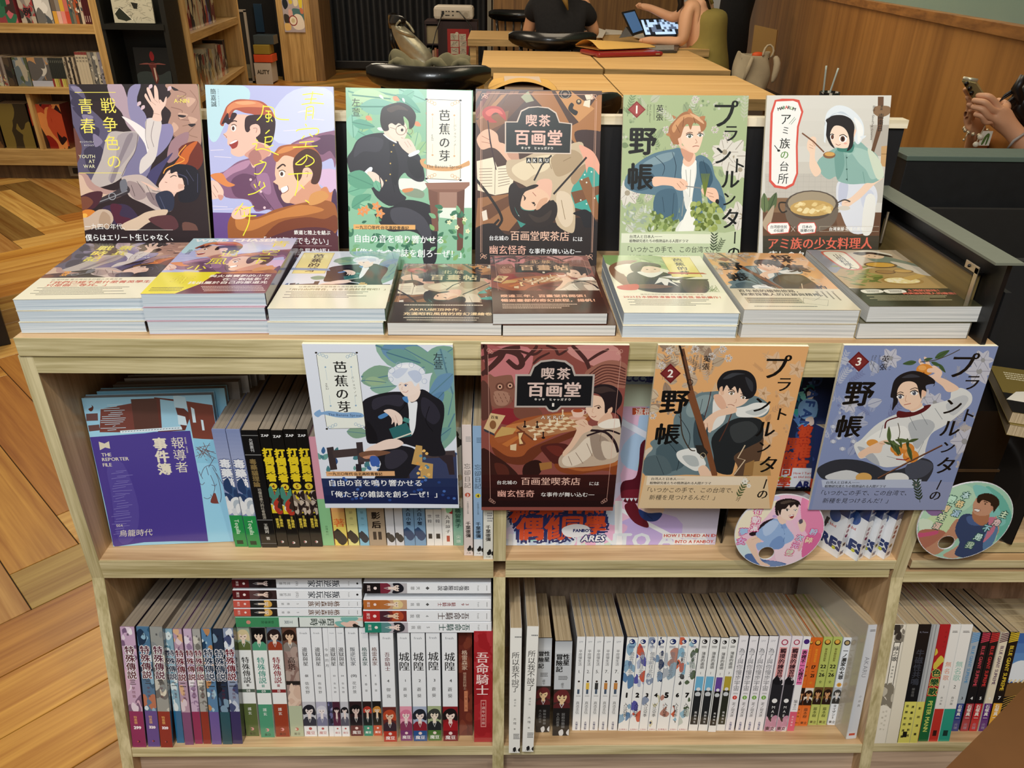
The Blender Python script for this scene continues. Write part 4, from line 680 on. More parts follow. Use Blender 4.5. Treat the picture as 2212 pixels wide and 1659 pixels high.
 A.L('#3a2018',8,'412 475 440 452 456 462');A.E('#f8f4ee',438,502,15,17);A.E('#4a2c20',436,502,8,11);A.L('#1a1010',3.5,'420 488 440 482 456 492')
 A.P('#ffffff','430 580 465 565 468 585 440 602');A.L('#7a3a30',3,'428 582 440 604 470 588 466 564');A.L('#a0644c',2.5,'392 545 408 558');
 A.P('#a05c2c','150 780 180 710 240 690 300 730 400 690 520 660 570 650 640 640 700 650 725 690 728 800 640 880 500 850 330 920 180 900')
 A.P('#c98040','200 720 280 745 420 700 540 665 660 690 560 720 420 740 280 800 200 790');A.P('#7c3c20','420 760 560 730 660 740 720 720 728 800 600 820 500 850 420 900 340 850');A.P('#d89858','590 610 650 590 684 620 640 655 580 665');A.P('#5a2a34','330 860 520 790 700 800 735 930 330 930')
 A.P('#efc8b4','170 720 185 690 215 670 262 676 268 700 240 735 190 740');A.L('#a0665c',2.5,'190 695 215 690 220 720');A.L('#a0665c',2.5,'215 680 245 690');A.P('#2c2250','68 850 330 850 330 930 68 930')
def u2_jp(A):
 Y='#f6ee3a'
 A.T('簡嘉誠',73,52,31,'#111',.01,vert=True,gap=1.0);A.T('ジエン・チャーチェン',100,52,9,'#5a6a8a',vert=True)
 for d in('545 85 600 78 655 84','600 66 588 130','556 108 620 106','540 136 600 128 658 132','568 150 562 218','570 152 602 150 598 212','570 172 596 170','570 192 596 190','560 238 568 252','512 278 530 268 620 262 628 286 612 296','556 300 540 318','580 290 600 306','528 336 606 330','566 330 560 356','495 362 625 355','560 408 520 440 510 452 545 450 568 420 565 402 600 420 605 440 580 458 560 462','470 504 530 500 595 498','518 500 520 560 505 618','535 560 555 580','560 640 580 654','340 140 330 190 305 220','340 145 390 155 400 200 430 214 475 216','350 170 380 172','352 190 378 188 376 206 354 206 352 192','366 172 368 222 354 226','380 215 386 226','372 270 350 290','345 310 385 306 380 330 350 335','352 306 350 360 392 350','300 320 310 330','280 345 305 345 300 375 340 370 420 402','320 432 342 440','290 458 345 440 350 456 320 500 290 500','322 540 314 565','290 555 300 575','340 545 346 565','350 565 300 600 258 612','232 655 188 718','225 690 290 672','225 725 302 722','238 700 240 726','270 680 262 760 232 828'):A.L(Y,5.5,d)
 A.T('鉄道と陸上を結ぶ',500,810,25,'#f4f2ee',.03);A.T('「まだ何者でもない」',318,852,42,'#fff',.0,sx=.96);A.L('#c8a8a8',1.5,'500 882 700 882',0);A.T('成長物語！',512,912,42,'#fff',.0)
def sprout_label(A,c,x0,y0,x1,y1,x2,y2,x3,y3,title,rib,ribt,vol,kana,ttl,bg='#f4efdc'):
 """ornamental title label; corners in crop pixels TL TR BR BL"""
 P=[(x0,y0),(x1,y1),(x2,y2),(x3,y3)];s_=lambda u,v:((x0*(1-u)+x1*u)*(1-v)+(x3*(1-u)+x2*u)*v,(y0*(1-u)+y1*u)*(1-v)+(y3*(1-u)+y2*u)*v)
 f=lambda*a:' '.join(f'{s_(*q)[0]:.1f} {s_(*q)[1]:.1f}' for q in a)
 A.G(bg,f((.0,.03),(.08,0),(.92,0),(1,.03),(1,.97),(.92,1),(.08,1),(0,.97)));A.L('#3a342c',2.5,f((.0,.03),(.08,0),(.92,0),(1,.03),(1,.97),(.92,1),(.08,1),(0,.97),(0,.03)),0)
 for u,v in((.0,.0),(1,0),(1,1),(0,1)):
  x,y=s_(u,v);A.E('#2a241c',x,y,7,5);
  for k in(1,2,3):q=s_(.5+(u-.5)*(1-.16*k),.5+(v-.5)*(1-.035*k));A.ring(c,q[0],q[1],8,2.4,8)
 for v in(.19,.7):
  for u in(.18,.82):q=s_(u,v);A.G(c,f'{q[0]} {q[1]-6} {q[0]+6} {q[1]} {q[0]} {q[1]+6} {q[0]-6} {q[1]}')
 for u in(.18,.82):A.L(c,1.2,f((u,.22),(u,.36)),0);A.L(c,1.2,f((u,.56),(u,.68)),0)
def u3_pic(A):
 A.G('#8dbf9f','28 22 675 40 680 930 35 930');A.G('#fbfbf8','445 30 676 40 676 640 620 640 440 500')
 rr=random.Random(3)
 for x,y,L_,a in((40,40,230,.3),(120,30,260,.2),(300,30,150,.4),(60,130,200,-.3),(60,230,150,.5),(380,40,90,2.6),(280,170,160,.9),(60,160,120,1.5),(400,250,90,1.8),(360,340,90,.2),(440,300,80,2.2),(110,250,120,-1.2)):leaf(A,rr.choice(['#76b79c','#a3cba0','#8cc4ae','#9bc48f']),x,y,L_,a,.28,'#5f9a84')
 for x,y,L_,a in((60,60,200,.1),(100,120,200,.0),(280,60,160,.6),(60,200,120,.2)):leaf(A,rr.choice(['#66a890','#b3d3a6','#80b8a4']),x,y,L_,a,.2,'#4f8a78')
 for x,y in((270,70),(250,110),(130,170),(380,200),(440,150)):leaf(A,'#e0946a',x,y,40,.5,.3)
 for x,y,L_,a in((200,60,30,.7),(320,75,26,1.1),(190,230,40,.3),(330,120,20,.9)):leaf(A,'#f4f8f0',x,y,L_,a,.2)
 A.P('#e8ece4','290 500 330 488 440 505 440 540 400 560 340 560 290 530');A.G('#8a5a48','280 500 292 498 292 560 330 590 330 620 280 560')
 A.P('#8a9a84','330 560 380 540 430 560 420 590 350 580');A.P('#d98c58','320 545 370 538 372 552 330 562')
 A.P('#2a2830','35 390 60 345 90 290 150 262 230 255 290 280 330 300 345 345 395 360 415 390 432 460 430 500 395 505 350 480 330 460 300 500 310 560 340 590 300 620 250 630 190 590 160 540 140 500 60 470')
 A.P('#3a3842','90 300 150 275 220 290 200 350 120 350 70 380');A.P('#1c1b22','250 300 280 330 300 420 290 520 270 500 260 400');A.P('#1d1c22','350 380 400 400 425 470 390 490 350 440')
 A.L('#15141a',3,'262 320 255 400 262 470 280 560');
 for x,y in((275,318),(263,352),(258,412),(257,468),(236,500)):A.E('#c8a860',x,y,4)
 A.P('#26242c','160 620 250 640 330 600 420 610 480 640 505 690 500 740 500 800 490 920 430 930 420 800 360 760 250 760 190 700');A.P('#45444e','260 650 340 640 430 690 470 780 430 800 380 740 280 720')
 A.P('#f2d6c4','225 235 260 250 290 300 262 290 232 272');A.P('#f5ddcc','247 215 262 205 300 205 330 200 345 240 338 270 320 295 300 300 270 280 250 255');A.L('#fff',5,'222 262 250 285 290 306')
 A.P('#2b201c','205 180 215 130 250 110 310 98 360 120 388 160 385 200 375 225 355 235 350 195 325 170 330 215 300 205 285 215 265 205 248 215 250 240 225 245 210 220');A.P('#4c3a30','240 130 300 112 350 140 300 135 260 150')
 A.ring('#7a5c44',312,240,26,2.5,22);A.E('#2a2420',318,240,7,8);A.L('#2a1c18',4,'295 222 315 214 330 222');A.L('#7a5c44',2,'285 236 255 226');A.ring('#7a5c44',355,246,16,2.2,16);A.L('#b07868',2,'312 280 325 282')
 A.P('#f3d8c8','300 300 330 285 360 290 385 330 392 360 360 365 330 345 312 325');A.L('#c49a88',2,'330 300 350 330');A.L('#c49a88',2,'345 295 365 325');A.P('#eef2f6','352 365 400 342 405 358 360 378')
 A.P('#eef2f6','115 470 150 432 166 440 140 485');A.P('#f3d8c8','140 455 180 460 215 495 222 520 205 545 195 520 190 545 178 520 150 490');A.L('#c49a88',2,'180 490 200 530');A.L('#2a2020',5,'200 465 212 545',0)
 A.G('#9b6f5c','435 512 665 508 665 524 640 545 452 545');A.G('#8a5e4c','452 545 640 545 636 600 480 640 456 600');A.G('#7a5040','452 545 500 560 505 760 475 760');A.G('#6c4538','600 560 640 545 630 860 600 860');A.G('#a98271','510 560 600 560 600 640 510 640');A.G('#e8f0e4','510 640 600 640 600 700 510 690')
 for x,y,L_,a in((40,500,120,.1),(40,560,110,-.3),(60,640,120,-.6),(100,620,110,.4),(40,470,150,.4),(180,500,60,1.2)):leaf(A,rr.choice(['#74b596','#93c8a4','#5fa184']),x,y,L_,a,.3,'#4f8f76')
 for i in range(110):
  x,y=rr.uniform(35,670),rr.uniform(640,920)
  if 230<x<480 and y<800:continue
  leaf(A,rr.choice(['#3f7a5c','#5f9c6c','#7fb487','#2f6650','#86b06a']),x,y,rr.uniform(24,50),rr.uniform(-3,0),.25)
 for x,y in((130,650),(185,632),(110,660),(205,670)):flower(A,x,y,26,'#e79a5c','#c8743c',5)
 for x,y in((560,715),(600,740),(640,700),(580,690),(655,760)):flower(A,x,y,14,'#f2f0c4','#b8b870',5)
def u3_jp(A,tw=False):
 A.T('左萱',80,72,45,'#1a1a1a',.0,vert=True,gap=1.1);A.T('サケン',112,88,11,'#333',vert=True,gap=2.6)
 sprout_label(A,'#d9a878',443,82,618,88,618,498,443,490,'','#d9a06a','','','','')
 A.T('芭蕉の芽',536,130,60,'#222',.02,vert=True,gap=1.12);A.T('バショウノメ',590,208,14,'#333',vert=True,gap=1.35);A.T('vol.1',474,262,18,'#444',rot=math.pi/2)
 A.P('#dba56f','410 395 440 388 430 412 480 425 540 430 600 425 645 405 662 398 665 420 640 430 590 448 530 452 470 446 425 430');A.T('The Banana Sprout',534,428,23,'#3a2a1a',anchor='c')
 A.G('#e9b06c','68 725 386 728 386 752 68 750');A.T('一九三〇年代·台北高校青春記',78,740,21.5,'#2a1a10',.03)
 A.T('自由の音を鳴り響かせる',68,797,45,'#fff',.015,sx=.98);A.T('「俺たちの雑誌を創ろーぜ！」',56,868,45,'#fff',.015,sx=.98)
def plate(A,pts,col,dots='#5a5048'):
 A.P(col,pts,0)
def u4_pic(A):
 A.G('#4c3226','25 30 680 40 690 930 25 930');rr=random.Random(8)
 for i in range(9):c=rr.choice(['#6a4632','#8a5c3c','#3c2a24','#7a3c30','#4c4a3c']);A.G(c,f'{40+i*24} 40 {62+i*24} 40 {42+i*24-60} 180 {20+i*24-60} 180')
 A.G('#a87040','300 40 420 40 520 220 560 200 660 60 690 60 690 230 560 330 480 240');A.G('#c99058','440 40 520 40 640 130 560 200 500 130');A.G('#6a4228','200 60 330 40 180 200 60 330 40 300')
 A.G('#b07c4c','160 60 190 55 60 200 40 190');A.G('#8c5c38','30 190 200 140 190 200 60 260');A.G('#a3a484','262 70 300 40 330 90 290 100')
 A.E('#241c1c',490,55,34,24);A.E('#8a7a6a',490,55,12,8);A.ring('#c8b8a0',490,55,22,2);A.E('#3a2a20',560,95,14);A.E('#c8b088',560,92,7);A.G('#e6dcc4','590 60 630 55 636 80 600 85');A.G('#e6dcc4','590 90 620 84 616 125 582 115');A.P('#1c1818','505 130 520 100 535 110 530 130 555 145 545 165 525 155')
 A.G('#efe2c8','35 400 120 380 140 430 185 420 235 450 210 560 130 575 40 550');A.L('#7a6a5a',2.5,'130 430 128 570',0)
 for i in range(7):A.L('#8a7a68',3,f'48 {440+i*15} 115 {438+i*15}',0);A.L('#8a7a68',3,f'145 {440+i*15} 205 {438+i*13}',0)
 A.G('#9a6a44','40 590 260 560 300 640 200 760 30 740');A.G('#6c452c','60 640 240 560 260 590 100 700');A.G('#3f8f84','210 640 330 620 330 740 260 740');A.G('#43a396','520 420 660 380 690 560 690 680 540 640 500 540')
 A.G('#7a5034','520 560 690 520 690 560 540 620');A.G('#8c5f3c','560 500 610 480 690 700 640 700');A.L('#241a16',14,'20 480 100 580 160 680 150 730 60 830',1);A.L('#241a16',12,'20 800 90 760 150 700')
 for x,y in((590,470),(575,495),(600,510),(570,600),(600,620),(640,590),(250,680),(230,660),(625,455)):A.E('#eaf6ea',x,y,4)
 A.P('#3c2420','540 250 620 240 690 270 690 420 640 380 560 320');A.P('#271e1e','20 760 120 720 200 780 330 700 460 720 560 690 690 740 690 930 20 930')
 A.P('#b8433c','62 150 90 120 150 120 180 150 185 190 160 170 130 145 110 175 140 200 100 200 75 180');A.P('#d96a5c','80 150 110 130 150 135 170 160 130 150 100 170')
 A.P('#e8b89c','35 290 60 250 100 235 140 260 150 300 175 310 215 340 260 400 250 440 210 420 150 350 110 330 60 340');A.L('#a86a54',2.5,'60 270 100 290');A.L('#a86a54',2.5,'60 300 110 310');A.L('#3a1a1c',8,'92 190 105 300 135 445',0,.5);A.P('#c89880','185 310 240 330 250 400 200 380')
 A.P('#c9b496','190 400 260 390 330 360 420 350 560 300 590 340 600 420 560 480 520 560 540 640 540 740 520 770 450 730 430 650 400 580 340 560 270 520 200 480')
 A.P('#e3d2b2','230 420 330 380 430 370 400 440 330 470 280 500 220 460');A.P('#b09878','420 380 520 340 580 380 540 440 460 480 430 450');A.P('#ddcab0','450 560 520 580 530 700 490 740 450 680');A.P('#a98c6c','520 480 580 420 600 430 540 520');
 for d in('300 400 330 440','400 380 420 440','480 400 520 380','470 600 490 700'):A.L('#8c7454',3,d)
 A.P('#e8a890','560 320 600 330 640 360 668 420 665 470 640 440 610 430 600 460 590 400');A.P('#e8b8a0','350 500 420 500 410 600 370 590 340 560');A.L('#241c1c',9,'420 370 370 420 330 500',0);A.L('#241c1c',10,'600 380 520 470 430 570',0)
 A.P('#2a201e','200 540 230 510 260 540 330 520 350 530 270 570 230 620 250 680 300 710 350 700 400 640 440 610 450 660 430 710 380 740 310 730 240 700 205 640');A.P('#eac2a4','260 600 270 570 300 550 350 540 390 560 410 590 390 620 350 640 320 652 280 648 258 625');A.P('#d8a888','360 600 400 590 380 640 340 650')
 A.P('#2a201e','225 610 255 570 300 535 270 580 262 640 300 655 350 650 380 625 430 600 440 650 400 700 330 720 260 690');A.P('#3c302a','300 670 360 690 420 650 400 700 340 715')
 A.L('#2a1c18',5,'275 575 285 592 278 602');A.L('#2a1c18',5,'318 612 335 622 330 630');A.E('#2a1814',283,590,5,7);A.E('#2a1814',328,616,6,6);A.L('#a85a4c',3,'322 560 340 580');
 A.P('#1c1a20','530 670 560 655 600 650 640 690 650 740 680 760 640 740 590 740 570 690');A.G('#e8dccc','60 660 85 650 92 700 68 708')
def u4_frame(A,c='#d9a890'):
 A.L(c,2.4,'55 90 55 870',0);A.L(c,2.4,'65 52 640 58',0);A.L(c,2.4,'652 90 630 870',0);A.L(c,1.4,'62 90 62 870',0);A.L(c,1.4,'645 90 624 870',0)
 for x,y,k in((68,66,1),(644,72,-1),(62,890,1),(622,893,-1)):
  for q in range(3):A.ring(c,x+q*9*k,y+(q*6-6),8-q,2.2,10)
  A.L(c,3,f'{x-8*k} {y+14} {x+2*k} {y+2} {x+26*k} {y-10}')
def u4_sign(A,c='#e8bcae',bgc='#222624'):
 A.G('#d8c4b4','180 196 240 196 262 140 300 122 350 118 405 124 445 150 462 198 526 206 520 364 180 358');A.G(bgc,'186 201 246 201 266 146 304 127 350 123 402 129 440 155 458 203 520 210 514 358 186 353')
 A.T('喫茶',282,190,62,c,.03,gap=1.1);A.T('百画堂',226,277,82,c,.035,gap=1.04);A.T('キッサ　ヒャッガドウ',262,332,15.5,'#f0e8e0',.04,gap=1.1)
 for i,q in enumerate('AKRU'):x=290+i*31;A.G('#1c1c1c',f'{x} 382 {x+27} 382 {x+27} 410 {x} 410');A.T(q,x+13,397,25,'#f0ece4',.03,anchor='c')
def u4_jp(A):
 u4_frame(A);u4_sign(A)
 A.T('台北城の',98,795,27,'#fff',.01,sx=.98);A.T('百画堂喫茶店',206,783,54,'#f0c4ac',.01,sx=.98);A.T('には',528,800,27,'#fff',.01)
 A.T('幽玄怪奇',98,855,51,'#f0b8a4',.01,sx=.98);A.T('な事件が舞い込む―',302,862,31,'#fff',.01)
def planty(A,box,cols,line,n=60,seed=1):
 rr=random.Random(seed);x0,y0,x1,y1=box
 for i in range(n):
  x,y=rr.uniform(x0,x1),rr.uniform(y0,y1);k=rr.random()
  if k<.45:spray(A,x,y,rr.uniform(50,120),rr.uniform(-2.6,-.5),rr.choice(cols),7,.24)
  elif k<.7:leaf(A,rr.choice(cols),x,y,rr.uniform(40,90),rr.uniform(-3,0),.3,line)
  else:
   for j in range(6):A.E(rr.choice(cols),x+rr.uniform(-22,22),y+rr.uniform(-18,18),7)
def hunter_text(A,no,P,ax,ay,tx,ty):
 """shared lettering; P maps layout names to crop positions"""
 x,y,r=P['no'];A.G('#8a2a2c' if no=='1' else '#6a1c20',f'{x} {y-r} {x+r*1.05} {y} {x} {y+r} {x-r*1.05} {y}');A.G('#a04440' if no=='1' else '#7c2c2c',f'{x} {y-r*.8} {x+r*.85} {y} {x} {y+r*.8} {x-r*.85} {y}');A.T(no,x,y,r*1.25,'#f4ece4',.03,anchor='c')
 x,y,s_=P['au'];A.T('英張',x,y,s_,'#141414',.015,vert=True,gap=1.06);A.T('エイ チョウ',x+s_*.8,y+4,s_*.26,'#222',vert=True,gap=1.5);A.L('#333',1.3,f'{x-s_*.72} {y} {x-s_*.72-P.get("sh",0)} {y+s_*2.1}',0);A.L('#333',1.3,f'{x-s_*.84} {y} {x-s_*.84-P.get("sh",0)} {y+s_*2.1}',0);A.T('Plant Collectors’',x-s_*1.25,y+2,s_*.32,'#3a3a2a',rot=math.pi/2);A.T('Notebook',x-s_*1.6,y+2,s_*.3,'#3a3a2a',rot=math.pi/2)
 for c,x,y,s_ in P['ya']:A.T(c,x,y,s_,'#0e0e0e',.035,anchor='c')
 for c,x,y,s_,r in P['ti']:
  a,b=A.m(x,y);A.ch(c,a,b,s_*A.u,'#0e0e0e',.022,sx=.92,rot=r);A.k+=8
def person(A,skin,parts):
 for c,d in parts:A.P(c,d)
def u5_pic(A):
 A.G('#a9b88c','40 30 685 40 680 930 28 930');A.grad(28,700,685,930,'#a9b88c','#c8d0ac',5)
 planty(A,(50,60,660,740),['#8d9f78','#c4c6b4','#94a47f','#b9bda4','#788c64'],'#7a8468',60,5)
 for x,y,r in((590,350,105),(560,330,70),(640,420,60),(60,540,70),(640,660,80),(600,660,50)):flower(A,x,y,r,'#dcd6cc','#9a9084',7,'#a89c88')
 for x,y in((410,60),(260,215),(300,290),(510,215),(570,245),(455,350),(100,555),(170,560)):
  for j in range(7):A.E('#d4cac4',x+14*math.cos(j),y+14*math.sin(j),6);A.E('#7a6a70',x+14*math.cos(j)+2,y+14*math.sin(j)+1,2)
 A.P('#5c7a8c','48 470 70 430 120 380 200 335 290 315 330 310 350 360 370 370 400 360 440 345 490 380 510 450 540 500 566 590 560 630 530 640 480 620 470 560 440 500 440 690 330 690 330 600 310 690 190 640 220 560 110 540 50 510')
 A.P('#3f5c70','60 480 120 430 190 440 200 500 110 530');A.P('#4a687c','210 540 300 520 320 600 300 680 200 640');A.P('#8099a4','140 390 220 345 300 330 280 370 180 400');A.P('#38566a','430 380 480 400 500 470 470 520 440 480');A.P('#486478','480 540 550 560 550 620 500 620')
 for d in('200 350 250 400 240 450','290 330 310 400 300 480','450 370 470 440','100 410 150 440','240 560 250 640','300 540 290 660'):A.L('#22384a',3.5,d,1,.5)
 A.P('#e4e4de','345 385 375 405 410 370 415 440 400 520 380 640 330 690 310 740 400 730 390 640 360 620 345 520');A.P('#f0efe8','345 385 410 370 410 420 390 560 340 690 325 740 400 740 400 600 345 500');
 for d in('360 420 370 520','385 420 380 560','350 560 340 660'):A.L('#a4a49c',3,d)
 A.P('#efc4aa','325 290 350 340 345 385 375 405 408 372 400 330');A.P('#d49c82','335 310 380 330 400 340 380 380 350 360')
 A.P('#f4cfb6','330 220 345 200 430 195 446 215 448 250 438 290 425 320 405 335 370 318 345 290 332 260');A.P('#f0c4aa','315 262 330 250 340 280 335 300 320 290')
 A.P('#a8714c','272 235 275 200 300 170 340 130 380 122 430 150 465 175 460 210 440 225 430 190 400 180 385 215 370 185 350 205 335 250 320 262 325 290 300 290 310 310 285 270');A.P('#d29a6c','290 200 330 150 380 135 420 160 370 150 330 180 300 230');A.P('#e0b088','380 130 430 150 455 185 420 165');
 for d in('300 160 290 140 310 150','370 125 380 105 395 130','430 150 460 145 450 170','275 230 258 240 280 250'):A.P('#b87e56',d)
 for d in('310 190 330 230','350 150 345 200','400 150 410 185'):A.L('#7c4c30',3,d)
 eye(A,380,248,13,'#4a5a50');eye(A,434,243,11,'#4a5a50');A.L('#6c4630',4,'362 236 380 228 396 232');A.L('#6c4630',4,'424 228 440 226');A.L('#b07860',2.5,'410 262 418 280 408 284');A.L('#a05a4c',3.5,'395 302 412 298 428 300')
 A.P('#f0c4aa','190 462 230 456 300 462 350 470 370 490 366 515 340 528 310 522 290 505 240 500 195 505');A.L('#b0785c',2.5,'330 480 350 500');A.L('#b0785c',2.5,'315 490 335 515');A.L('#8a8a88',5,'360 505 440 515',0)
 A.P('#f0c4aa','440 520 480 512 515 520 530 560 520 590 490 580 470 560 448 545');A.L('#b0785c',2.5,'470 535 500 545');A.L('#b0785c',2.5,'480 555 505 562');A.E('#1c1414',522,585,10,14)
 rr=random.Random(6)
 for i in range(7):A.L('#6c7c34',4,f'458 560 {440+i*7} 440',0)
 for i in range(60):leaf(A,rr.choice(['#76863f','#94a256','#a8b46c','#5c6c30']),rr.uniform(400,520),rr.uniform(580,720),rr.uniform(20,42),rr.uniform(.3,2.8),.35)
 for i in range(60):leaf(A,rr.choice(['#7c9050','#9cae6c','#b4c080','#66783f']),rr.uniform(170,300),rr.uniform(650,750),rr.uniform(18,40),rr.uniform(-3,0),.3)
 for i in range(50):leaf(A,rr.choice(['#b8c0b4','#9aa898','#d0d4c8']),rr.uniform(40,190),rr.uniform(610,745),rr.uniform(14,32),rr.uniform(-3.1,0),.2)
 A.G('#c4cfaa','28 745 200 740 420 735 560 745 680 720 690 930 20 930')
def u5_jp(A):
 A.G('#e4e6cf','30 748 516 752 514 800 28 796')
 hunter_text(A,'1',dict(no=(108,111,44),au=(228,84,39),ya=(('野',138,272,148),('帳',126,455,142)),ti=(('プ',560,135,150,0),('ラ',592,232,94,0),('ン',550,345,106,0),('ト',632,398,86,0),('ル',590,468,110,0),('ン',582,570,84,0),('タ',590,672,116,0),('ー',612,770,80,math.pi/2),('の',606,850,88,0))),0,0,0,0)
 A.T('台湾人と日本人――',70,764,19,'#1a1a1a',.015);A.T('植物研究者たちの情熱溢れる人間ドラマ',70,786,18,'#1a1a1a',.025,sx=.97)
 A.T('「いつかこの手で、この台湾で、',42,830,35,'#1c1c1c',.0,sx=.93);A.T('新種を見つけるんだ！」',66,874,35,'#1c1c1c',.0,sx=.95);spray(A,500,850,90,-1.5,'#46523c',6,.3);spray(A,515,850,70,-1.1,'#5a664c',6,.3)
def u6_pic(A):
 A.G('#d8d4cc','55 35 695 35 690 930 30 930');A.grad(50,40,695,300,'#dcd8d0','#d4cfc6',4);A.G('#cfc9bf','45 380 690 380 680 440 42 440');A.G('#c5bfb6','42 440 660 440 660 590 42 590')
 for i in range(14):A.L('#b4aea6',1.2,f'{60+i*30} 440 {56+i*30} 575',0)
 for i in range(5):A.L('#b4aea6',1.2,f'45 {455+i*27} 480 {455+i*27}',0)
 A.G('#b8b0a6','580 190 690 190 690 350 600 350');A.G('#6c4c38','622 45 652 45 650 130 645 200 600 340 585 330 620 200');A.P('#8c6c50','610 95 680 95 684 130 640 150 600 130');A.G('#c8a070','640 300 680 296 680 410 636 400');A.L('#8a6a44',3,'640 340 680 340',0)
 A.G('#8a6a50','30 565 160 565 200 720 30 740');A.G('#6a4c3a','30 640 680 640 640 930 30 930');A.G('#7c5c48','400 640 520 640 600 740 420 740');leaf(A,'#5a6a48',60,640,110,-1.2,.2,'#3a4830');leaf(A,'#6c7c54',40,640,100,-1.6,.2,'#3a4830')
 A.P('#dfe1ea','425 475 540 490 600 500 620 560 600 640 560 740 480 740 430 640 408 560');A.P('#c6cade','425 490 470 500 450 600 420 580');A.P('#d0d4e4','540 520 600 540 580 640 540 600');A.P('#eceae4','560 560 610 570 590 740 540 740')
 A.P('#8fb4ac','310 385 345 345 400 310 440 300 480 290 520 270 570 310 620 350 652 450 640 470 600 488 548 492 480 495 420 480 405 455 370 470 330 440')
 A.P('#a9c8be','480 310 560 320 620 380 640 440 590 470 560 420 520 380');A.P('#d3dcc8','570 310 630 370 652 450 620 470 590 400');A.P('#76a098','400 330 440 320 450 400 420 470 405 440');A.L('#5a8078',2.5,'458 345 466 480',0)
 for y in(358,418,470):A.E('#3a5a54',462,y,4)
 A.G('#9cc0b6','440 300 470 330 500 320 520 280 500 330 470 350');A.L('#6a948c',2.5,'545 430 555 490')
 A.P('#f2d2ba','262 270 285 250 305 260 302 300 298 360 312 390 330 430 305 456 285 440 270 400 272 340 258 310');A.L('#c49478',2.2,'270 290 290 300');A.L('#c49478',2.2,'268 305 290 312')
 A.P('#f2d2ba','655 460 600 500 540 560 500 590 470 610 440 610 440 580 480 565 530 520 560 490 600 488');A.L('#c49478',2,'450 590 480 585')
 A.P('#4a8478','412 310 440 296 470 300 500 290 490 330 450 330 420 325')
 A.P('#f7dcc8','372 195 400 175 470 190 500 215 495 270 470 305 435 310 400 300 378 265');A.P('#f2ccb4','492 220 512 215 512 245 495 250');A.P('#2a2224','352 170 400 135 470 150 500 190 498 240 492 300 462 325 476 280 466 230 440 200 400 195 378 230 380 270 400 310 375 290 355 240')
 A.P('#e4eaf0','350 165 365 120 410 90 470 100 520 140 548 190 548 250 520 290 500 260 512 210 490 165 440 140 380 145 350 175 345 280 350 220');A.P('#c9d3de','360 160 400 130 460 140 500 170 480 150 430 120');A.P('#f4f4f2','500 150 540 190 545 240 520 280 515 210');A.P('#e4eaf0','530 250 562 245 545 262');A.G('#e4eaf0','352 165 344 275 352 285 360 180')
 A.E('#ffffff',443,262,20,18);A.E('#6a4030',441,262,12,15);A.E('#1c1010',441,262,6,9);A.E('#ffffff',387,252,11,14);A.E('#6a4030',388,252,8,12);A.L('#241818',4,'424 246 445 240 464 254');A.L('#241818',4,'374 244 386 236 396 242');A.L('#a0604c',3,'405 288 418 294 430 290');A.E('#f0b0a0',455,285,9,5)
 A.L('#7a5038',7,'232 232 290 275 345 330',0);A.E('#8a6448',372,345,32,18);A.E('#d9a860',374,340,26,11);A.L('#c49478',2.5,'285 280 300 300')
 A.E('#5c5048',282,600,138,74);A.P('#75685c','146 610 160 690 230 735 330 735 400 690 418 610 360 660 280 680 200 660');A.E('#a89880',282,594,124,62);A.E('#c8a464',282,618,112,42)
 rr=random.Random(2)
 for i in range(30):x,y=282+rr.uniform(-95,95),612+rr.uniform(-26,26);A.P(rr.choice(['#e8cd90','#d9b878','#f0dca8']),f'{x} {y-9} {x+16} {y-2} {x+8} {y+10} {x-13} {y+6}')
 A.L('#3a322c',8,'150 590 118 590 114 615 130 640 155 632');A.L('#4a403a',7,'415 590 450 575 480 585');A.E('#d8d0c4',448,618,32,12)
 A.P('#b8a48c','30 690 90 600 60 730');A.grad(30,760,690,930,'#4a4236','#2a2c22',6)
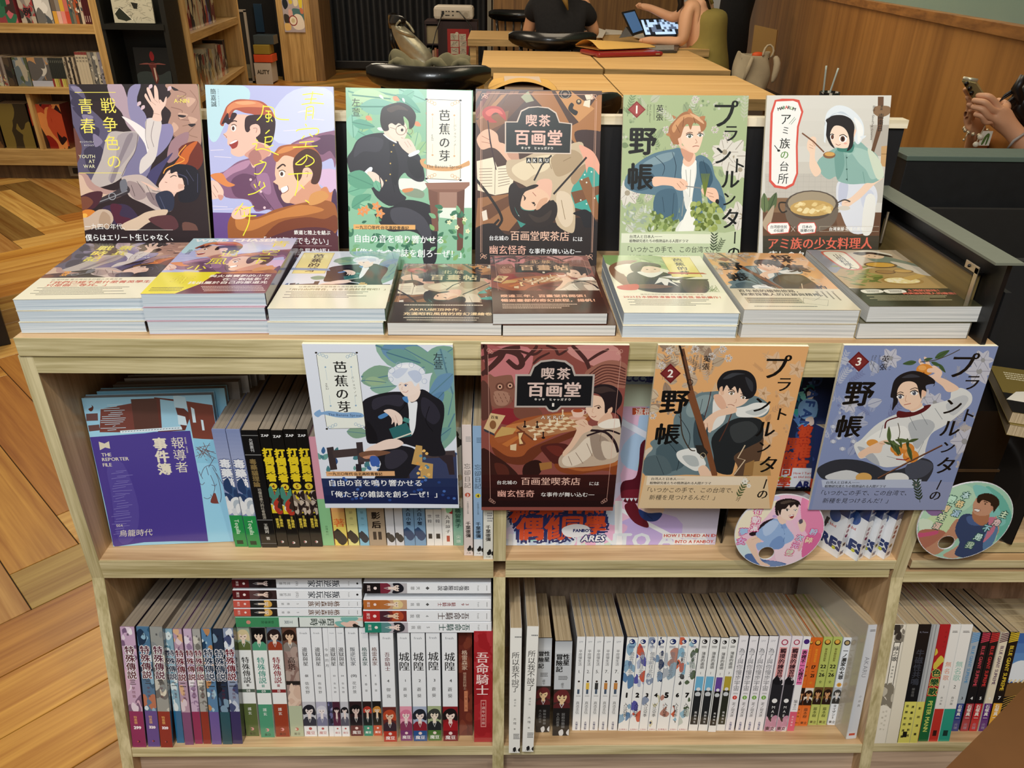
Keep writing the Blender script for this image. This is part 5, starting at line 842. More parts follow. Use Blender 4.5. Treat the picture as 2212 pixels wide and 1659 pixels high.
def u6_jp(A):
 A.G('#d9584c','92 62 130 55 190 56 218 62 239 122 216 200 210 300 212 440 190 500 150 521 90 512 62 480 64 300 70 130');A.G('#f4f2ee','100 70 186 66 210 75 228 124 206 200 200 300 202 438 182 490 146 508 98 500 74 474 76 300 82 130')
 for c,x,y,k,r in(('M',114,108,'#222',-.3),('A',128,104,'#222',-.2),('R',140,101,'#3a7a4a',-.1),('A',152,99,'#d9584c',0),('R',165,101,'#222',.1),('U',178,104,'#6a9a4a',.2),('M',192,109,'#222',.3)):a,b=A.m(x,y);A.ch(c,a,b,22*A.u,k,.04,rot=r);A.k+=8
 A.T('ア',148,160,60,'#1a1a1a',.01,anchor='c');A.T('ミ',148,218,44,'#1a1a1a',.0,anchor='c');A.T('族',144,285,56,'#1a1a1a',.01,anchor='c');A.T('の',142,343,48,'#6a9450',.02,anchor='c');A.T('台',140,403,54,'#1a1a1a',.0,anchor='c');A.T('所',135,466,58,'#1a1a1a',.0,anchor='c');A.L('#3a6a44',2,'165 185 195 150',0);A.L('#3a6a44',2,'175 188 200 158',0);A.L('#222',4,'90 295 108 318');A.E('#222',112,322,8,6)
 A.T('漫画',642,88,13,'#222',.02,vert=True);A.T('南南日',640,130,30,'#222',.01,vert=True,gap=1.0);A.T('原作・GoodTrip Creative',603,90,15,'#3a2a24',.01,rot=math.pi/2)
 for(x,y,w,a,b)in((112,722,60,'台湾原住民','の伝統'),(258,722,50,'日本の','故郷の味')):
  A.P('#d9584c',f'{x-w} {y-14} {x-w+14} {y-30} {x+w-12} {y-32} {x+w} {y-8} {x+w-8} {y+24} {x-w+20} {y+32} {x-w} {y+14}',0);A.P('#faf8f4',f'{x-w+4} {y-12} {x-w+16} {y-26} {x+w-14} {y-28} {x+w-5} {y-7} {x+w-11} {y+20} {x-w+21} {y+28} {x-w+4} {y+12}',0);A.T(a,x,y-8,18,'#222',.02,anchor='c');A.T(b,x,y+11,18,'#222',.02,anchor='c')
 A.L('#d8d0c4',2,'176 712 196 738',0);A.L('#d8d0c4',2,'196 712 176 738',0);A.L('#c8bca8',1.5,'322 712 628 712 626 738 322 738 322 712',0);A.T('台湾東部·花蓮の風味！',370,725,20,'#f4f2ec',.03,gap=1.02)
 A.T('アミ族の少女料理人',52,800,65,'#e8705a',.025,sx=.96);A.T('癒しのクッキング',56,862,55,'#f4f0e8',.01,sx=.9)
def h1_pic(A):
 A.G('#e3e8f4','28 28 870 40 900 925 130 915')
 rr=random.Random(4)
 for x,y,L_,a in((440,40,330,.35),(470,60,280,.15),(880,60,260,2.6),(360,215,250,0),(360,240,200,-.2),(410,280,150,-.1),(860,120,300,1.9),(880,280,260,1.8),(880,420,240,2.0),(280,520,130,.1),(800,60,260,1.3),(870,200,180,2.4),(600,60,200,.5)):leaf(A,rr.choice(['#7fa896','#8db3a0','#6b93b4','#86a890','#7ba3a8']),x,y,L_,a,.24,'#5c8494')
 for x,y,L_,a in((820,300,160,2.3),(860,500,160,2.5),(500,80,200,.3),(380,235,120,.1)):leaf(A,rr.choice(['#5f88ac','#9bb894','#6f9c98']),x,y,L_,a,.2,'#4c7488')
 for i in range(50):leaf(A,rr.choice(['#34568a','#4a7f88','#6fa39c','#3f6a9c']),rr.uniform(130,880),rr.uniform(640,760),rr.uniform(24,50),rr.uniform(-3,0),.28)
 A.G('#262c4c','132 800 895 810 900 925 136 915');A.G('#3a4264','600 640 890 640 895 820 600 810')
 A.G('#3c3234','168 610 206 604 228 730 190 735');A.G('#463a3a','200 625 340 612 345 655 208 668');A.G('#3c3234','332 580 368 578 378 700 345 706');A.G('#4a3e40','340 650 880 625 885 660 350 690');A.G('#342a30','780 650 870 650 880 760 850 760 835 700');A.G('#2f2830','560 700 620 700 650 920 600 920');A.G('#2f2830','330 700 360 700 370 800 335 800')
 A.P('#1e1d24','372 350 430 320 520 300 600 300 640 310 700 285 760 320 815 360 822 430 810 500 805 570 830 640 800 655 740 655 690 620 640 600 580 590 500 640 420 640 450 590 395 580 380 480 362 400')
 A.P('#32303c','430 340 540 315 600 330 580 380 500 370 430 400');A.P('#2e2c38','700 330 770 370 800 440 760 480 700 420');A.P('#15141a','390 460 440 520 450 580 400 570');A.L('#0f0e14',4,'620 330 600 380 560 420');A.L('#0f0e14',4,'740 380 720 460 760 520')
 A.P('#1e1d24','440 640 520 600 600 600 660 620 690 680 640 740 600 800 560 840 480 860 430 800 470 700');A.P('#34323e','500 640 580 620 620 660 560 720 500 720')
 A.P('#eef1f6','618 340 640 360 672 355 668 420 660 500 640 540 628 480 625 400');A.P('#4f86c0','455 435 500 415 510 430 470 450');A.P('#4f86c0','590 330 618 325 622 360 600 350');A.L('#6a8ab8',4,'628 320 640 350',0)
 A.P('#f4dfd2','620 290 660 300 690 290 680 330 650 355 622 345');A.P('#f6e2d6','568 250 600 235 660 240 690 250 685 290 650 315 610 325 585 305 570 280')
 A.P('#e6ebf4','510 215 515 180 545 160 580 140 640 138 690 160 715 190 710 225 715 260 690 280 680 250 660 270 640 240 600 250 580 245 560 265 530 250');A.P('#ced7ea','530 200 570 170 620 165 600 200 560 225');A.P('#c4cfe6','620 190 670 180 700 220 670 250 640 225');A.P('#f6f8fc','560 160 620 146 660 160 610 168');
 for x,y,r in((530,180,18),(570,150,16),(700,185,18),(712,240,14),(525,230,14),(640,150,14)):A.ring('#a9b8d4',x,y,r,2.4,12)
 A.L('#8c6c6c',3.5,'598 262 608 256 620 260');A.E('#3c5a8c',608,264,6,5);A.L('#5a4444',3,'572 262 582 258');A.L('#c0847c',3,'590 298 610 302 622 292');A.L('#d4a898',2,'590 270 586 284 592 287')
 A.P('#f2d9cc','485 405 520 395 560 410 588 440 588 475 570 490 560 470 550 495 545 465 530 480 530 450 510 425');A.L('#c49c90',2.2,'550 430 565 470');A.L('#c49c90',2.2,'535 440 545 470')
 A.G('#2f6a6c','515 505 612 470 640 525 640 545 540 562');A.G('#4a8a84','600 440 630 450 625 475 590 460');A.G('#e6e0d0','640 525 646 530 546 566 540 560')
 A.P('#f2d9cc','400 610 440 590 500 565 560 562 596 585 560 610 500 620 440 630 390 640 370 650 380 630');A.P('#7a5440','350 640 420 625 500 628 520 640 440 660 370 665');A.P('#c48c70','370 660 430 650 440 660 390 672')
 A.G('#c8a060','665 595 700 600 700 690 760 700 756 800 690 800 690 710 640 700');
 for i in range(18):A.E(rr.choice(['#e0a050','#5a8aa8','#f0c070']),690+rr.uniform(-30,50),610+rr.uniform(0,180),9,8)
 A.P('#3f62b0','410 660 450 660 464 700 420 712');A.P('#15141c','480 800 600 800 610 900 480 900')
 A.grad(134,780,896,920,'#26345c','#16204c',3)
 for i in range(26):A.E(rr.choice(['#3457a4','#2a4688','#4a70b8']),rr.uniform(150,880),rr.uniform(770,905),9,7)
def h1_jp(A):
 A.T('左萱',786,82,56,'#1a1a24',.0,vert=True,gap=.96);A.T('サケン',828,96,13,'#223',vert=True,gap=2.6)
 sprout_label(A,'#86a9c8',110,82,336,82,385,500,170,505,'','','','','','','#eef1e8')
 for c,x,y in(('芭',243,162),('蕉',250,238),('の',255,310),('芽',266,382)):A.T(c,x,y,80,'#222',.02,anchor='c')
 for i,c in enumerate('バショウノメ'):A.T(c,313+i*3.5,220+i*20,17,'#333',anchor='c')
 A.T('vol.2',168,250,22,'#444',rot=math.pi/2)
 A.P('#86acd6','98 420 130 398 140 412 180 405 260 415 320 412 366 420 370 440 300 445 220 440 150 425 120 440');A.T('The Banana Sprout',270,428,24,'#2a3a5a',anchor='c',rot=.03)
 A.G('#e3ae7c','165 742 546 740 548 766 168 768');A.T('一九三〇年代·台北高校青春記',178,755,25,'#2a1a10',.03)
 A.T('自由の音を鳴り響かせる',176,805,53,'#fff',.015,sx=1.0);A.T('「俺たちの雑誌を創ろーぜ！」',168,868,53,'#fff',.015,sx=.97)
def h2_pic(A):
 A.G('#8c4c44','48 28 850 30 770 915 52 915');A.P('#c4787a','60 60 300 50 320 160 240 260 120 240 80 160');A.P('#c98a84','520 50 760 40 800 120 700 160 560 110');A.P('#a85c5c','60 40 160 60 110 120 60 120')
 for w,d in((36,'48 200 100 160 150 110 180 70 250 90 270 140 240 160 190 120'),(30,'48 110 120 90 190 60 260 50'),(20,'270 140 300 100 340 60 350 40'),(16,'400 40 450 60 470 90 520 60'),(24,'640 190 620 130 580 80 540 40'),(18,'620 130 680 90 740 60'),(14,'330 140 360 110 420 80'),(16,'230 60 330 90 380 60'),(22,'48 60 70 40 80 200')):A.L('#4a2a28',w,d,1,.4)
 A.P('#9c6656','610 190 680 140 760 120 840 150 830 260 800 270 700 250 640 250');
 for i in range(7):A.L('#5a302a',7,f'{630+i*6} {200+i*10} {700+i*6} {150+i*14} {780} {150+i*16} {830} {170+i*14}')
 A.P('#8a5c4c','90 200 120 210 150 205 200 200 218 210 228 260 225 320 200 360 140 380 100 360 85 300');A.P('#a87c68','120 290 200 300 190 360 130 360');
 for x,y in((150,264),(205,258)):A.E('#6c4438',x,y,24,22);A.E('#d0a088',x,y,13,13);A.E('#1c1010',x,y,6)
 for i in range(12):A.L('#6a4034',3,f'{115+i*9} {300+(i%3)*18} {121+i*9} {312+(i%3)*18}')
 A.P('#5c3830','48 240 90 260 100 340 110 420 80 440 48 430');A.P('#8a2830','110 390 200 380 250 400 260 460 180 470 120 440');A.P('#7a4a3c','230 380 340 370 380 420 300 440 240 430')
 A.P('#a2562e','100 520 180 480 260 440 420 410 560 400 640 440 560 480 470 520 380 560 310 600 270 640 190 640 110 600');A.P('#c47a44','180 480 300 450 460 410 600 410 560 450 440 480 300 520');A.P('#6c3420','110 590 190 640 270 640 310 600 400 560 560 500 560 530 400 600 300 680 200 680 130 640')
 A.G('#b07850','240 476 380 420 640 410 560 500 330 545');A.G('#6c3c28','240 476 330 545 330 556 240 488')
 for r in range(5):
  for c in range(8):
   if(r+c)%2:continue
   f=lambda u,v:(270+(580-270)*u*.9+(350-270)*v*.9,478-(478-420)*u+(530-478)*v)
   u,v,du,dv=c/8,r/5,1/8,1/5;A.G('#e6cca4',' '.join(f'{a:.0f} {b:.0f}' for a,b in(f(u,v),f(u+du,v),f(u+du,v+dv),f(u,v+dv))))
 for x,y,c in((285,480,'#241414'),(352,482,'#241414'),(420,470,'#f0e0c4'),(460,465,'#f0e0c4'),(385,540,'#241414'),(340,548,'#f0e0c4'),(490,420,'#e8d4b0')):A.E(c,x,y,10,6);A.L(c,7,f'{x} {y} {x} {y-26}',0);A.E(c,x,y-28,5)
 A.G('#d8b888','62 490 100 406 180 420 120 518');A.G('#3a3a44','62 490 120 518 122 530 66 505');A.T('百鬼',100,428,22,'#3a2a20',.03,rot=.1);A.E('#8a5c38',112,470,18,24);A.G('#c8a060','160 480 240 490 220 520 120 540 130 520');A.G('#a85c34','120 545 240 520 250 540 140 570');A.G('#c07038','160 575 240 530 258 540 190 590')
 A.P('#7c4028','240 510 286 505 270 540 290 575 250 582 262 545');A.G('#e8c890','250 515 276 512 262 545 276 572 256 575');A.G('#e0c49c','206 580 240 572 238 610 206 606')
 A.E('#d8a48c',570,432,48,12);A.P('#e8c4b0','540 390 600 388 605 410 590 428 552 428 542 410');A.E('#a84a28',572,394,28,9);A.ring('#e8c4b0',608,402,11,4)
 A.P('#52221e','370 590 440 570 520 580 540 640 500 690 440 680 400 640');A.P('#6c2c24','400 590 470 585 500 620 460 640')
 A.P('#3a1c18','48 600 130 640 200 690 260 760 240 820 120 800 50 760');A.P('#57281f','120 680 180 690 200 740 150 760');A.P('#2e1613','280 690 340 660 380 680 360 740 280 750');A.G('#a4703c','362 678 430 670 432 705 370 718')
 A.P('#8a4424','450 680 560 700 690 680 800 650 800 700 770 820 740 720 560 740 470 720');A.P('#b06434','480 690 600 705 740 680 790 665 780 690 600 722');A.G('#5c2c1c','560 740 580 740 590 800 570 800')
 A.P('#c4ae98','470 650 520 600 570 540 600 500 640 480 700 470 740 460 800 470 806 560 790 660 690 690 560 700 480 700');A.P('#e4d4c0','490 650 560 600 620 540 660 560 640 640 560 690 500 690');A.P('#a08c7c','640 520 720 540 760 600 720 660 660 640');A.P('#d8c6b2','700 560 780 580 780 640 720 650')
 for d in('560 620 600 680','620 570 650 640','700 500 690 560','520 640 540 690'):A.L('#8a7464',3.5,d)
 A.L('#2a1c20',16,'640 500 720 510 770 560 790 620');A.L('#2a1c20',12,'620 530 680 510 740 500 800 520')
 A.P('#e6c0a4','560 450 600 440 622 448 630 470 650 480 640 500 600 520 570 560 540 600 500 640 490 620 530 570 565 500 550 480 580 480 560 462');A.L('#b0785c',2.4,'580 465 610 480');A.L('#b0785c',2.4,'600 450 620 470')
 A.P('#ecc8ae','604 330 620 310 700 320 740 380 730 430 690 450 650 440 625 410 610 370');A.P('#e0b498','690 440 740 400 760 440 720 470 680 470');A.P('#efe6d8','680 470 740 440 800 440 800 480 720 490')
 A.P('#251a1e','600 360 604 320 640 275 700 250 770 262 810 310 806 360 780 400 806 430 808 500 790 420 750 400 755 370 720 410 715 350 690 310 650 300 625 330 615 380');A.P('#40302e','650 280 720 262 780 290 740 290 690 300');A.P('#e8bca0','735 388 758 375 756 400 738 408')
 A.L('#2a1818',4,'660 372 685 365 697 378');A.E('#3a2018',684,378,7,6);A.L('#2a1818',4,'622 352 640 350 650 358');A.E('#3a2018',640,362,6,6);A.L('#a85a4c',3.5,'645 424 660 428 672 422');A.L('#c08c74',2.2,'655 380 650 400 658 404')
 A.grad(48,740,790,915,'#3a1614','#1e0c0e',5)
def h2_frame(A,c='#d8a494'):
 A.L(c,2,'85 90 98 880',0);A.L(c,2,'110 62 790 66',0);A.L(c,2,'806 100 728 880',0)
 for x,y,k in((88,72,1),(806,78,-1),(100,884,1),(722,884,-1)):
  for q in range(3):A.ring(c,x+q*9*k,y+(q*6-6),9-q,2,10)
def h2_sign(A,tw=False):
 A.G('#b8aca4','234 196 310 196 330 150 370 122 440 114 506 122 545 150 560 196 664 196 652 376 482 376 460 398 436 402 412 396 396 376 228 376');A.G('#15161a','244 206 318 206 338 158 374 132 440 124 500 132 536 158 552 206 653 206 642 367 478 367 456 388 436 392 416 387 402 367 240 367')
 A.T('喫茶',366,192,78,'#d8beb4',.03,gap=1.12);A.T('百画堂',294,278,100,'#e0c4ba',.035,gap=1.03);A.T('キッサ　ヒャッガドウ',334,332,18,'#eee6de',.04,gap=1.17);A.T('II',438,362,32,'#f0e8e0',.05,anchor='c')
 A.T('AKRU',366,430,34,'#f0dccc',.02,gap=1.45,out='#2a1a18')
def h2_jp(A):
 h2_frame(A);h2_sign(A)
 A.T('台北城の',132,782,31,'#f6f2ee',.01,sx=1.0);A.T('百画堂喫茶店',262,775,60,'#efc0ae',.01,sx=1.0);A.T('には',632,788,31,'#f6f2ee',.01)
 A.T('幽玄怪奇',134,842,57,'#f0b4a4',.01);A.T('な事件が舞い込む―',370,847,36,'#f6f2ee',.01)
def h3_pic(A):
 A.G('#e2ab72','138 30 945 38 755 905 25 900');planty(A,(60,60,440,420),['#b8a48c','#cdb89c','#c4ac94','#9c8470'],'#8a6c54',60,9);planty(A,(640,120,900,740),['#d4a87c','#c49468','#cc9c70'],'#a0744c',16,4)
 for x,y,r in((760,130,60),(820,330,50),(700,300,40),(720,520,60),(660,600,50),(880,170,50)):flower(A,x,y,r,'#dcb894','#b08860',5,'#b08860')
 for x,y in((150,150),(190,70),(330,60),(300,170),(100,420),(180,330),(420,100),(510,110),(480,60)):
  for j in range(7):A.E('#d6ccc4',x+15*math.cos(j),y+15*math.sin(j),7);A.E('#7a6a68',x+15*math.cos(j)+2,y+15*math.sin(j)+1,2.4)
 A.P('#d6c8b4','60 610 100 590 130 620 110 650 60 650');A.P('#6c8086','350 300 420 290 480 290 560 330 640 310 720 350 728 400 690 430 640 420 580 430 600 560 560 640 440 700 380 740 280 740 60 745 60 650 100 600 90 560 200 500 220 420 300 340')
 A.P('#8a9c9e','300 350 370 310 420 320 380 400 310 430 280 400');A.P('#4c6068','120 600 220 560 280 620 260 700 150 720');A.P('#3c4c54','330 440 380 420 400 560 350 640 320 560');A.P('#56686e','60 650 160 640 200 730 60 740');
 for d in('240 420 300 520 290 600','180 560 240 640 230 720','370 330 350 420','120 640 160 740'):A.L('#243038',4,d,1,.5)
 A.P('#23272a','420 540 500 460 580 430 680 440 700 500 680 600 620 640 560 640 540 700 520 740 440 720 430 640');A.P('#3a3e40','520 480 620 450 670 500 600 560 540 560');A.P('#5c4434','540 640 620 590 680 560 700 540 690 620 660 720 640 745 540 745 560 700');A.L('#d8c0a0',7,'600 580 560 650 600 660 540 740',0)
 A.G('#b8905c','640 670 730 660 740 745 630 745');A.G('#9c7444','600 680 650 660 640 745 590 745')
 A.P('#ecebe6','550 380 600 370 660 350 730 360 720 400 680 425 610 430 560 425 548 400');A.P('#c6cac8','600 400 680 380 720 390 660 420');A.P('#e8e8e4','230 620 280 600 340 600 380 660 384 690 340 720 290 700 240 660');A.P('#b8bebe','260 640 330 640 350 690 300 690');A.P('#e8e6e0','430 330 470 370 500 380 480 460 400 510 420 440');
 A.L('#4a2420',5,'415 290 400 360 380 430');A.L('#5a3428',6,'530 400 500 480 460 560')
 A.P('#f0caae','350 700 384 690 420 740 430 800 380 780 350 730');A.P('#f0caae','550 375 552 400 520 412 480 420 450 430 430 460 420 500 405 512 395 480 385 505 378 480 366 480 375 450 420 410 470 385 510 375');A.L('#b47c60',2.4,'395 460 400 500');A.L('#b47c60',2.4,'380 460 378 490')
 A.P('#f2ceb4','460 280 490 250 580 250 640 300 620 330 590 360 545 376 500 372 480 340 460 330');A.P('#e8bc9e','462 268 480 262 486 300 470 308');A.P('#e4b498','430 310 470 310 500 370 470 385 440 350')
 A.P('#1c1c20','450 270 452 230 490 185 560 172 620 182 655 220 662 280 640 320 600 330 585 300 570 270 560 300 545 262 520 280 500 255 480 290 478 262 462 270 460 290');A.P('#3c3e44','480 220 530 190 600 195 560 200 510 220');A.P('#34363c','600 210 640 240 640 290 620 270')
 eye(A,526,300,12,'#6a5a40');eye(A,590,322,11,'#6a5a40');A.L('#241c1a',4.5,'508 282 530 280 545 292');A.L('#241c1a',4.5,'575 302 596 306');A.L('#a0604c',3.5,'505 362 524 360 542 368');A.L('#c08c70',2.4,'552 330 550 348 540 352')
 A.L('#3a2418',24,'258 60 310 290 360 520 440 740',0);A.L('#6c4630',12,'262 60 314 290 366 520 444 740',0);A.L('#221814',12,'246 36 262 100',0);A.ring('#241a18',302,240,15,4);A.G('#7c4c30','280 290 320 280 400 540 440 700 450 745 420 745 370 560')
 A.L('#40342a',7,'250 400 260 520 300 600 330 610');A.G('#2c2a28','330 580 370 580 400 620 380 650 340 620');A.ring('#b0a080',372,636,14,4)
 A.G('#e0c49c','60 745 720 748 735 930 20 930')
def h3_jp(A):
 A.G('#eddcc4','72 745 604 752 604 796 64 796')
 hunter_text(A,'2',dict(no=(196,192,54),au=(398,92,44),sh=8,ya=(('野',218,345,165),('帳',180,520,150)),ti=(('プ',768,158,166,0),('ラ',810,250,104,0),('ン',690,360,118,0),('ト',795,412,96,0),('ル',712,492,128,0),('ン',700,590,96,0),('タ',725,685,132,0),('ー',708,790,90,math.pi/2+.09),('の',694,845,78,0))),0,0,0,0)
 A.T('台湾人と日本人――',90,762,22,'#1a1a1a',.015);A.T('植物研究者たちの情熱溢れる人間ドラマ',84,784,21,'#1a1a1a',.025,sx=.97)
 A.T('「いつかこの手で、この台湾で、',50,822,41,'#1c1c1c',.0,sx=.92,shear=.12);A.T('新種を見つけるんだ！」',80,862,41,'#1c1c1c',.0,sx=.94,shear=.12)
 spray(A,555,870,100,-1.1,'#4a5a34',6,.26);flower(A,600,775,20,'#f0ece0','#a09880',6);flower(A,620,800,14,'#f0ece0','#a09880',6);A.L('#5a4a34',3,'550 880 575 860 560 885')
def h4_pic(A):
 A.G('#8593bc','222 40 1035 44 785 922 30 918');planty(A,(120,120,460,640),['#98a2c2','#a9afc6','#767fa8','#b8bccc'],'#666e94',50,12);planty(A,(780,200,960,700),['#a9a8b0','#9a98a4','#b8b0ac'],'#6c6a78',24,3)
 for x,y,r in((940,180,80),(960,120,60),(700,350,60),(640,320,50),(860,560,80),(460,110,60),(240,360,50)):flower(A,x,y,r,'#c4c4d0','#7c7e94',6,'#9a9a9c')
 for x,y in((150,480),(180,540),(260,560),(150,560),(240,530),(330,560),(200,600)):A.E('#ccd0dc',x,y,16,12);A.ring('#6c7494',x,y,12,2.4,12)
 A.P('#2f333c','70 700 160 660 280 660 380 690 440 720 540 700 560 660 640 650 690 680 680 740 620 800 480 790 300 780 120 770 70 740');A.P('#474c5a','540 700 600 660 670 670 690 700 640 750 560 760');A.P('#d0d2d4','110 745 220 715 300 740 280 765 140 770');A.P('#e4e4e2','440 740 520 730 560 760 520 800 440 790')
 A.P('#dfe0de','262 580 300 550 370 480 430 440 500 410 560 400 640 370 720 350 780 330 790 290 840 270 895 300 898 350 850 400 760 470 680 520 650 600 640 640 560 680 440 700 380 680 330 650 290 650');A.P('#f0f0ec','320 560 400 500 470 480 540 480 560 540 480 570 400 560');A.P('#b8bcc0','560 460 660 440 700 480 640 560 600 600 570 540');A.P('#c6c9cc','760 360 850 310 880 340 800 420');A.P('#b2b6bc','280 590 330 600 380 640 400 690 340 660')
 for d in('560 420 600 500','620 400 660 470','700 380 740 440','420 470 400 540','640 560 600 640','440 640 520 660'):A.L('#7c8288',4,d,1,.5)
 A.P('#f0ccb2','720 210 770 230 830 270 800 290 765 290 740 260 700 230 680 200');A.P('#f2ceb6','600 200 640 215 690 220 720 200 730 175 700 150 680 150 660 110 640 104 650 140 630 130 620 110 612 130 640 160 680 165 700 190 660 205 610 195');
 A.E('#e0903c',645,172,46,32);A.E('#f0ac60',632,162,22,14);A.E('#9c5420',640,188,4);A.P('#f2ceb6','665 165 720 165 740 190 720 225 690 215 700 190 660 185');A.P('#f2ceb6','598 204 640 202 690 208 690 222 620 216')
 for x,y,L_,a,in((600,130,75,3.0),(680,130,60,.4),(700,110,90,-.5),(720,140,60,.9),(640,120,50,-.2)):leaf(A,'#46603c',x,y,L_,a,.16,'#2c4024')
 A.L('#4c4430',5,'620 130 700 120 780 90 835 62')
 A.P('#5c1a20','500 395 560 400 630 370 680 362 640 400 570 425 500 430');A.L('#5c1a20',9,'500 428 440 450 430 490',1);A.P('#e8e6e2','570 395 620 365 640 375 590 400');A.P('#f0caae','560 380 620 350 630 370 580 396')
 A.P('#f4d2b8','490 270 520 235 580 225 620 250 636 300 625 345 600 375 560 388 525 370 500 330');A.P('#eec2a6','628 280 652 275 650 310 632 318')
 A.P('#1a1a1e','465 285 480 230 520 195 580 178 640 190 700 230 690 262 700 250 675 250 650 260 655 290 630 282 625 330 612 290 600 250 570 235 530 240 505 265 495 300 500 345 485 370 468 392 475 330 460 320');A.P('#383a42','520 215 570 195 620 210 570 215')
 eye(A,512,318,15,'#4a5060');eye(A,588,298,16,'#4a5060');A.L('#241c1a',4.5,'494 302 512 292 530 298');A.L('#241c1a',4.5,'566 280 590 270 608 274');A.L('#b06050',4.5,'532 362 552 358 570 354');A.L('#c08c70',2.4,'545 310 540 340 550 342');A.L('#eee',3,'634 318 636 326',0)
 A.E('#e09a48',362,568,32,20);A.P('#f0caae','285 625 320 600 380 570 430 552 455 560 420 580 405 620 350 625 310 650 290 645');A.L('#b47c60',2.4,'400 570 430 575')
 for x,y,r in((490,600,32),(550,600,40),(570,640,44),(500,620,24)):A.E('#d98838',x,y,r,r*.8);A.E('#eca45c',x-r*.25,y-r*.25,r*.5,r*.36)
 rr=random.Random(5)
 for i in range(16):leaf(A,rr.choice(['#4c5c34','#5c7040','#38482a']),rr.uniform(450,560),rr.uniform(540,600),rr.uniform(40,90),rr.uniform(-2.8,1.8),.13,'#2a361e')
 A.L('#4c4430',4,'500 460 510 510 500 560');A.L('#8a1c24',7,'490 655 540 660 560 650',0);A.L('#4c2c20',12,'390 760 560 670 740 580',0);A.L('#8a6048',5,'390 758 560 668 738 578',0);A.E('#d8a860',315,755,44,26)
 A.G('#9099bc','70 765 820 780 790 935 30 935')
def h4_jp(A):
 A.G('#b9c2d8','86 768 628 766 618 812 92 808')
 hunter_text(A,'3',dict(no=(288,128,55),au=(438,92,45),sh=10,ya=(('野',290,300,168),('帳',235,478,155)),ti=(('プ',850,150,172,0),('ラ',900,240,108,0),('ン',795,370,122,0),('ト',880,418,100,0),('ル',785,488,130,0),('ン',770,590,96,0),('タ',758,690,134,0),('ー',722,795,92,math.pi/2+.14),('の',702,852,82,0))),0,0,0,0)
 A.T('台湾人と日本人――',110,782,22,'#1a1a1a',.015);A.T('植物研究者たちの情熱溢れる人間ドラマ',104,802,21,'#1a1a1a',.025,sx=.97)
 A.T('「いつかこの手で、この台湾で、',64,838,41,'#1c1c1c',.0,sx=.92,shear=.12);A.T('新種を見つけるんだ！」',92,880,41,'#1c1c1c',.0,sx=.94,shear=.12)
 spray(A,620,890,110,-1.75,'#2c3c2c',7,.28);flower(A,598,795,22,'#4a5a54','#2c3834',6)
C12=(140,170,2.4406);C3=(735,180,2.38);C4=(1015,180,2.38)
# posters (printed foam boards)
def board(key,label,art,thick,name='poster_board',group=None,rot=0):
 o,ex,dn=FR[key];w,h=SZ.get(key,(BW,BH));n=ex.cross(dn).normalized()
 if n.y<0:n=-n
 b=MB();c=[o,o+ex*w,o+ex*w+dn*h,o+dn*h]
 b.prism([p+n*.0001 for p in c],n*thick,plain('foam_core','#f6ecd0',.7));art.onto(b,o,ex*(w/art.w),dn*(h/art.h),PRT)
 ob=b.build(name);return tag(ob,label,'poster',group)
ARTS={}
def mk(key,crop,bg,pic,txt=None):
 A=new(key,bg,crop);pic(A)
 if txt:txt(A)
 return A
gu,gh='posters standing on the bookcase top','posters hanging on the bookcase front'
board('u1','upright poster with a falling soldier, raised hand and yellow title',mk('u1',C12,'#2c1e22',u1_pic,u1_jp),.005,group=gu)
board('u2','upright poster with two running red haired boys and yellow brush title',mk('u2',(430,170,2.4406),'#b9bce6',u2_pic,u2_jp),.005,group=gu)
board('u3','upright poster with a boy in glasses and black uniform among banana leaves',mk('u3',C3,'#8dbf9f',u3_pic,u3_jp),.005,group=gu)
board('u4','upright brown poster with an upside down long haired figure and black sign',mk('u4',C4,'#4c3226',u4_pic,u4_jp),.005,group=gu)
board('u5','upright green poster with a curly haired boy in blue holding herbs',mk('u5',(1330,190,2.38),'#a9b88c',u5_pic,u5_jp),.005,group=gu)
board('u6','upright poster with a kerchiefed girl tasting soup over a pot',mk('u6',(1635,190,2.38),'#d8d4cc',u6_pic,u6_jp),.005,group=gu)
board('h1','hanging poster with a white haired youth in black on a bench',mk('h1',(640,730,2.572),'#e3e8f4',h1_pic,h1_jp),.005,group=gh)
board('h2','hanging red brown poster with a chess table and owl',mk('h2',(1020,730,2.506),'#8c4c44',h2_pic,h2_jp),.005,group=gh)
board('h3','hanging orange poster with a crouching youth and a rifle',mk('h3',(1370,730,2.505),'#e2ab72',h3_pic,h3_jp),.005,group=gh)
board('h4','hanging blue poster with a figure lifting an orange',mk('h4',(1740,730,2.505),'#8593bc',h4_pic,h4_jp),.005,group=gh)
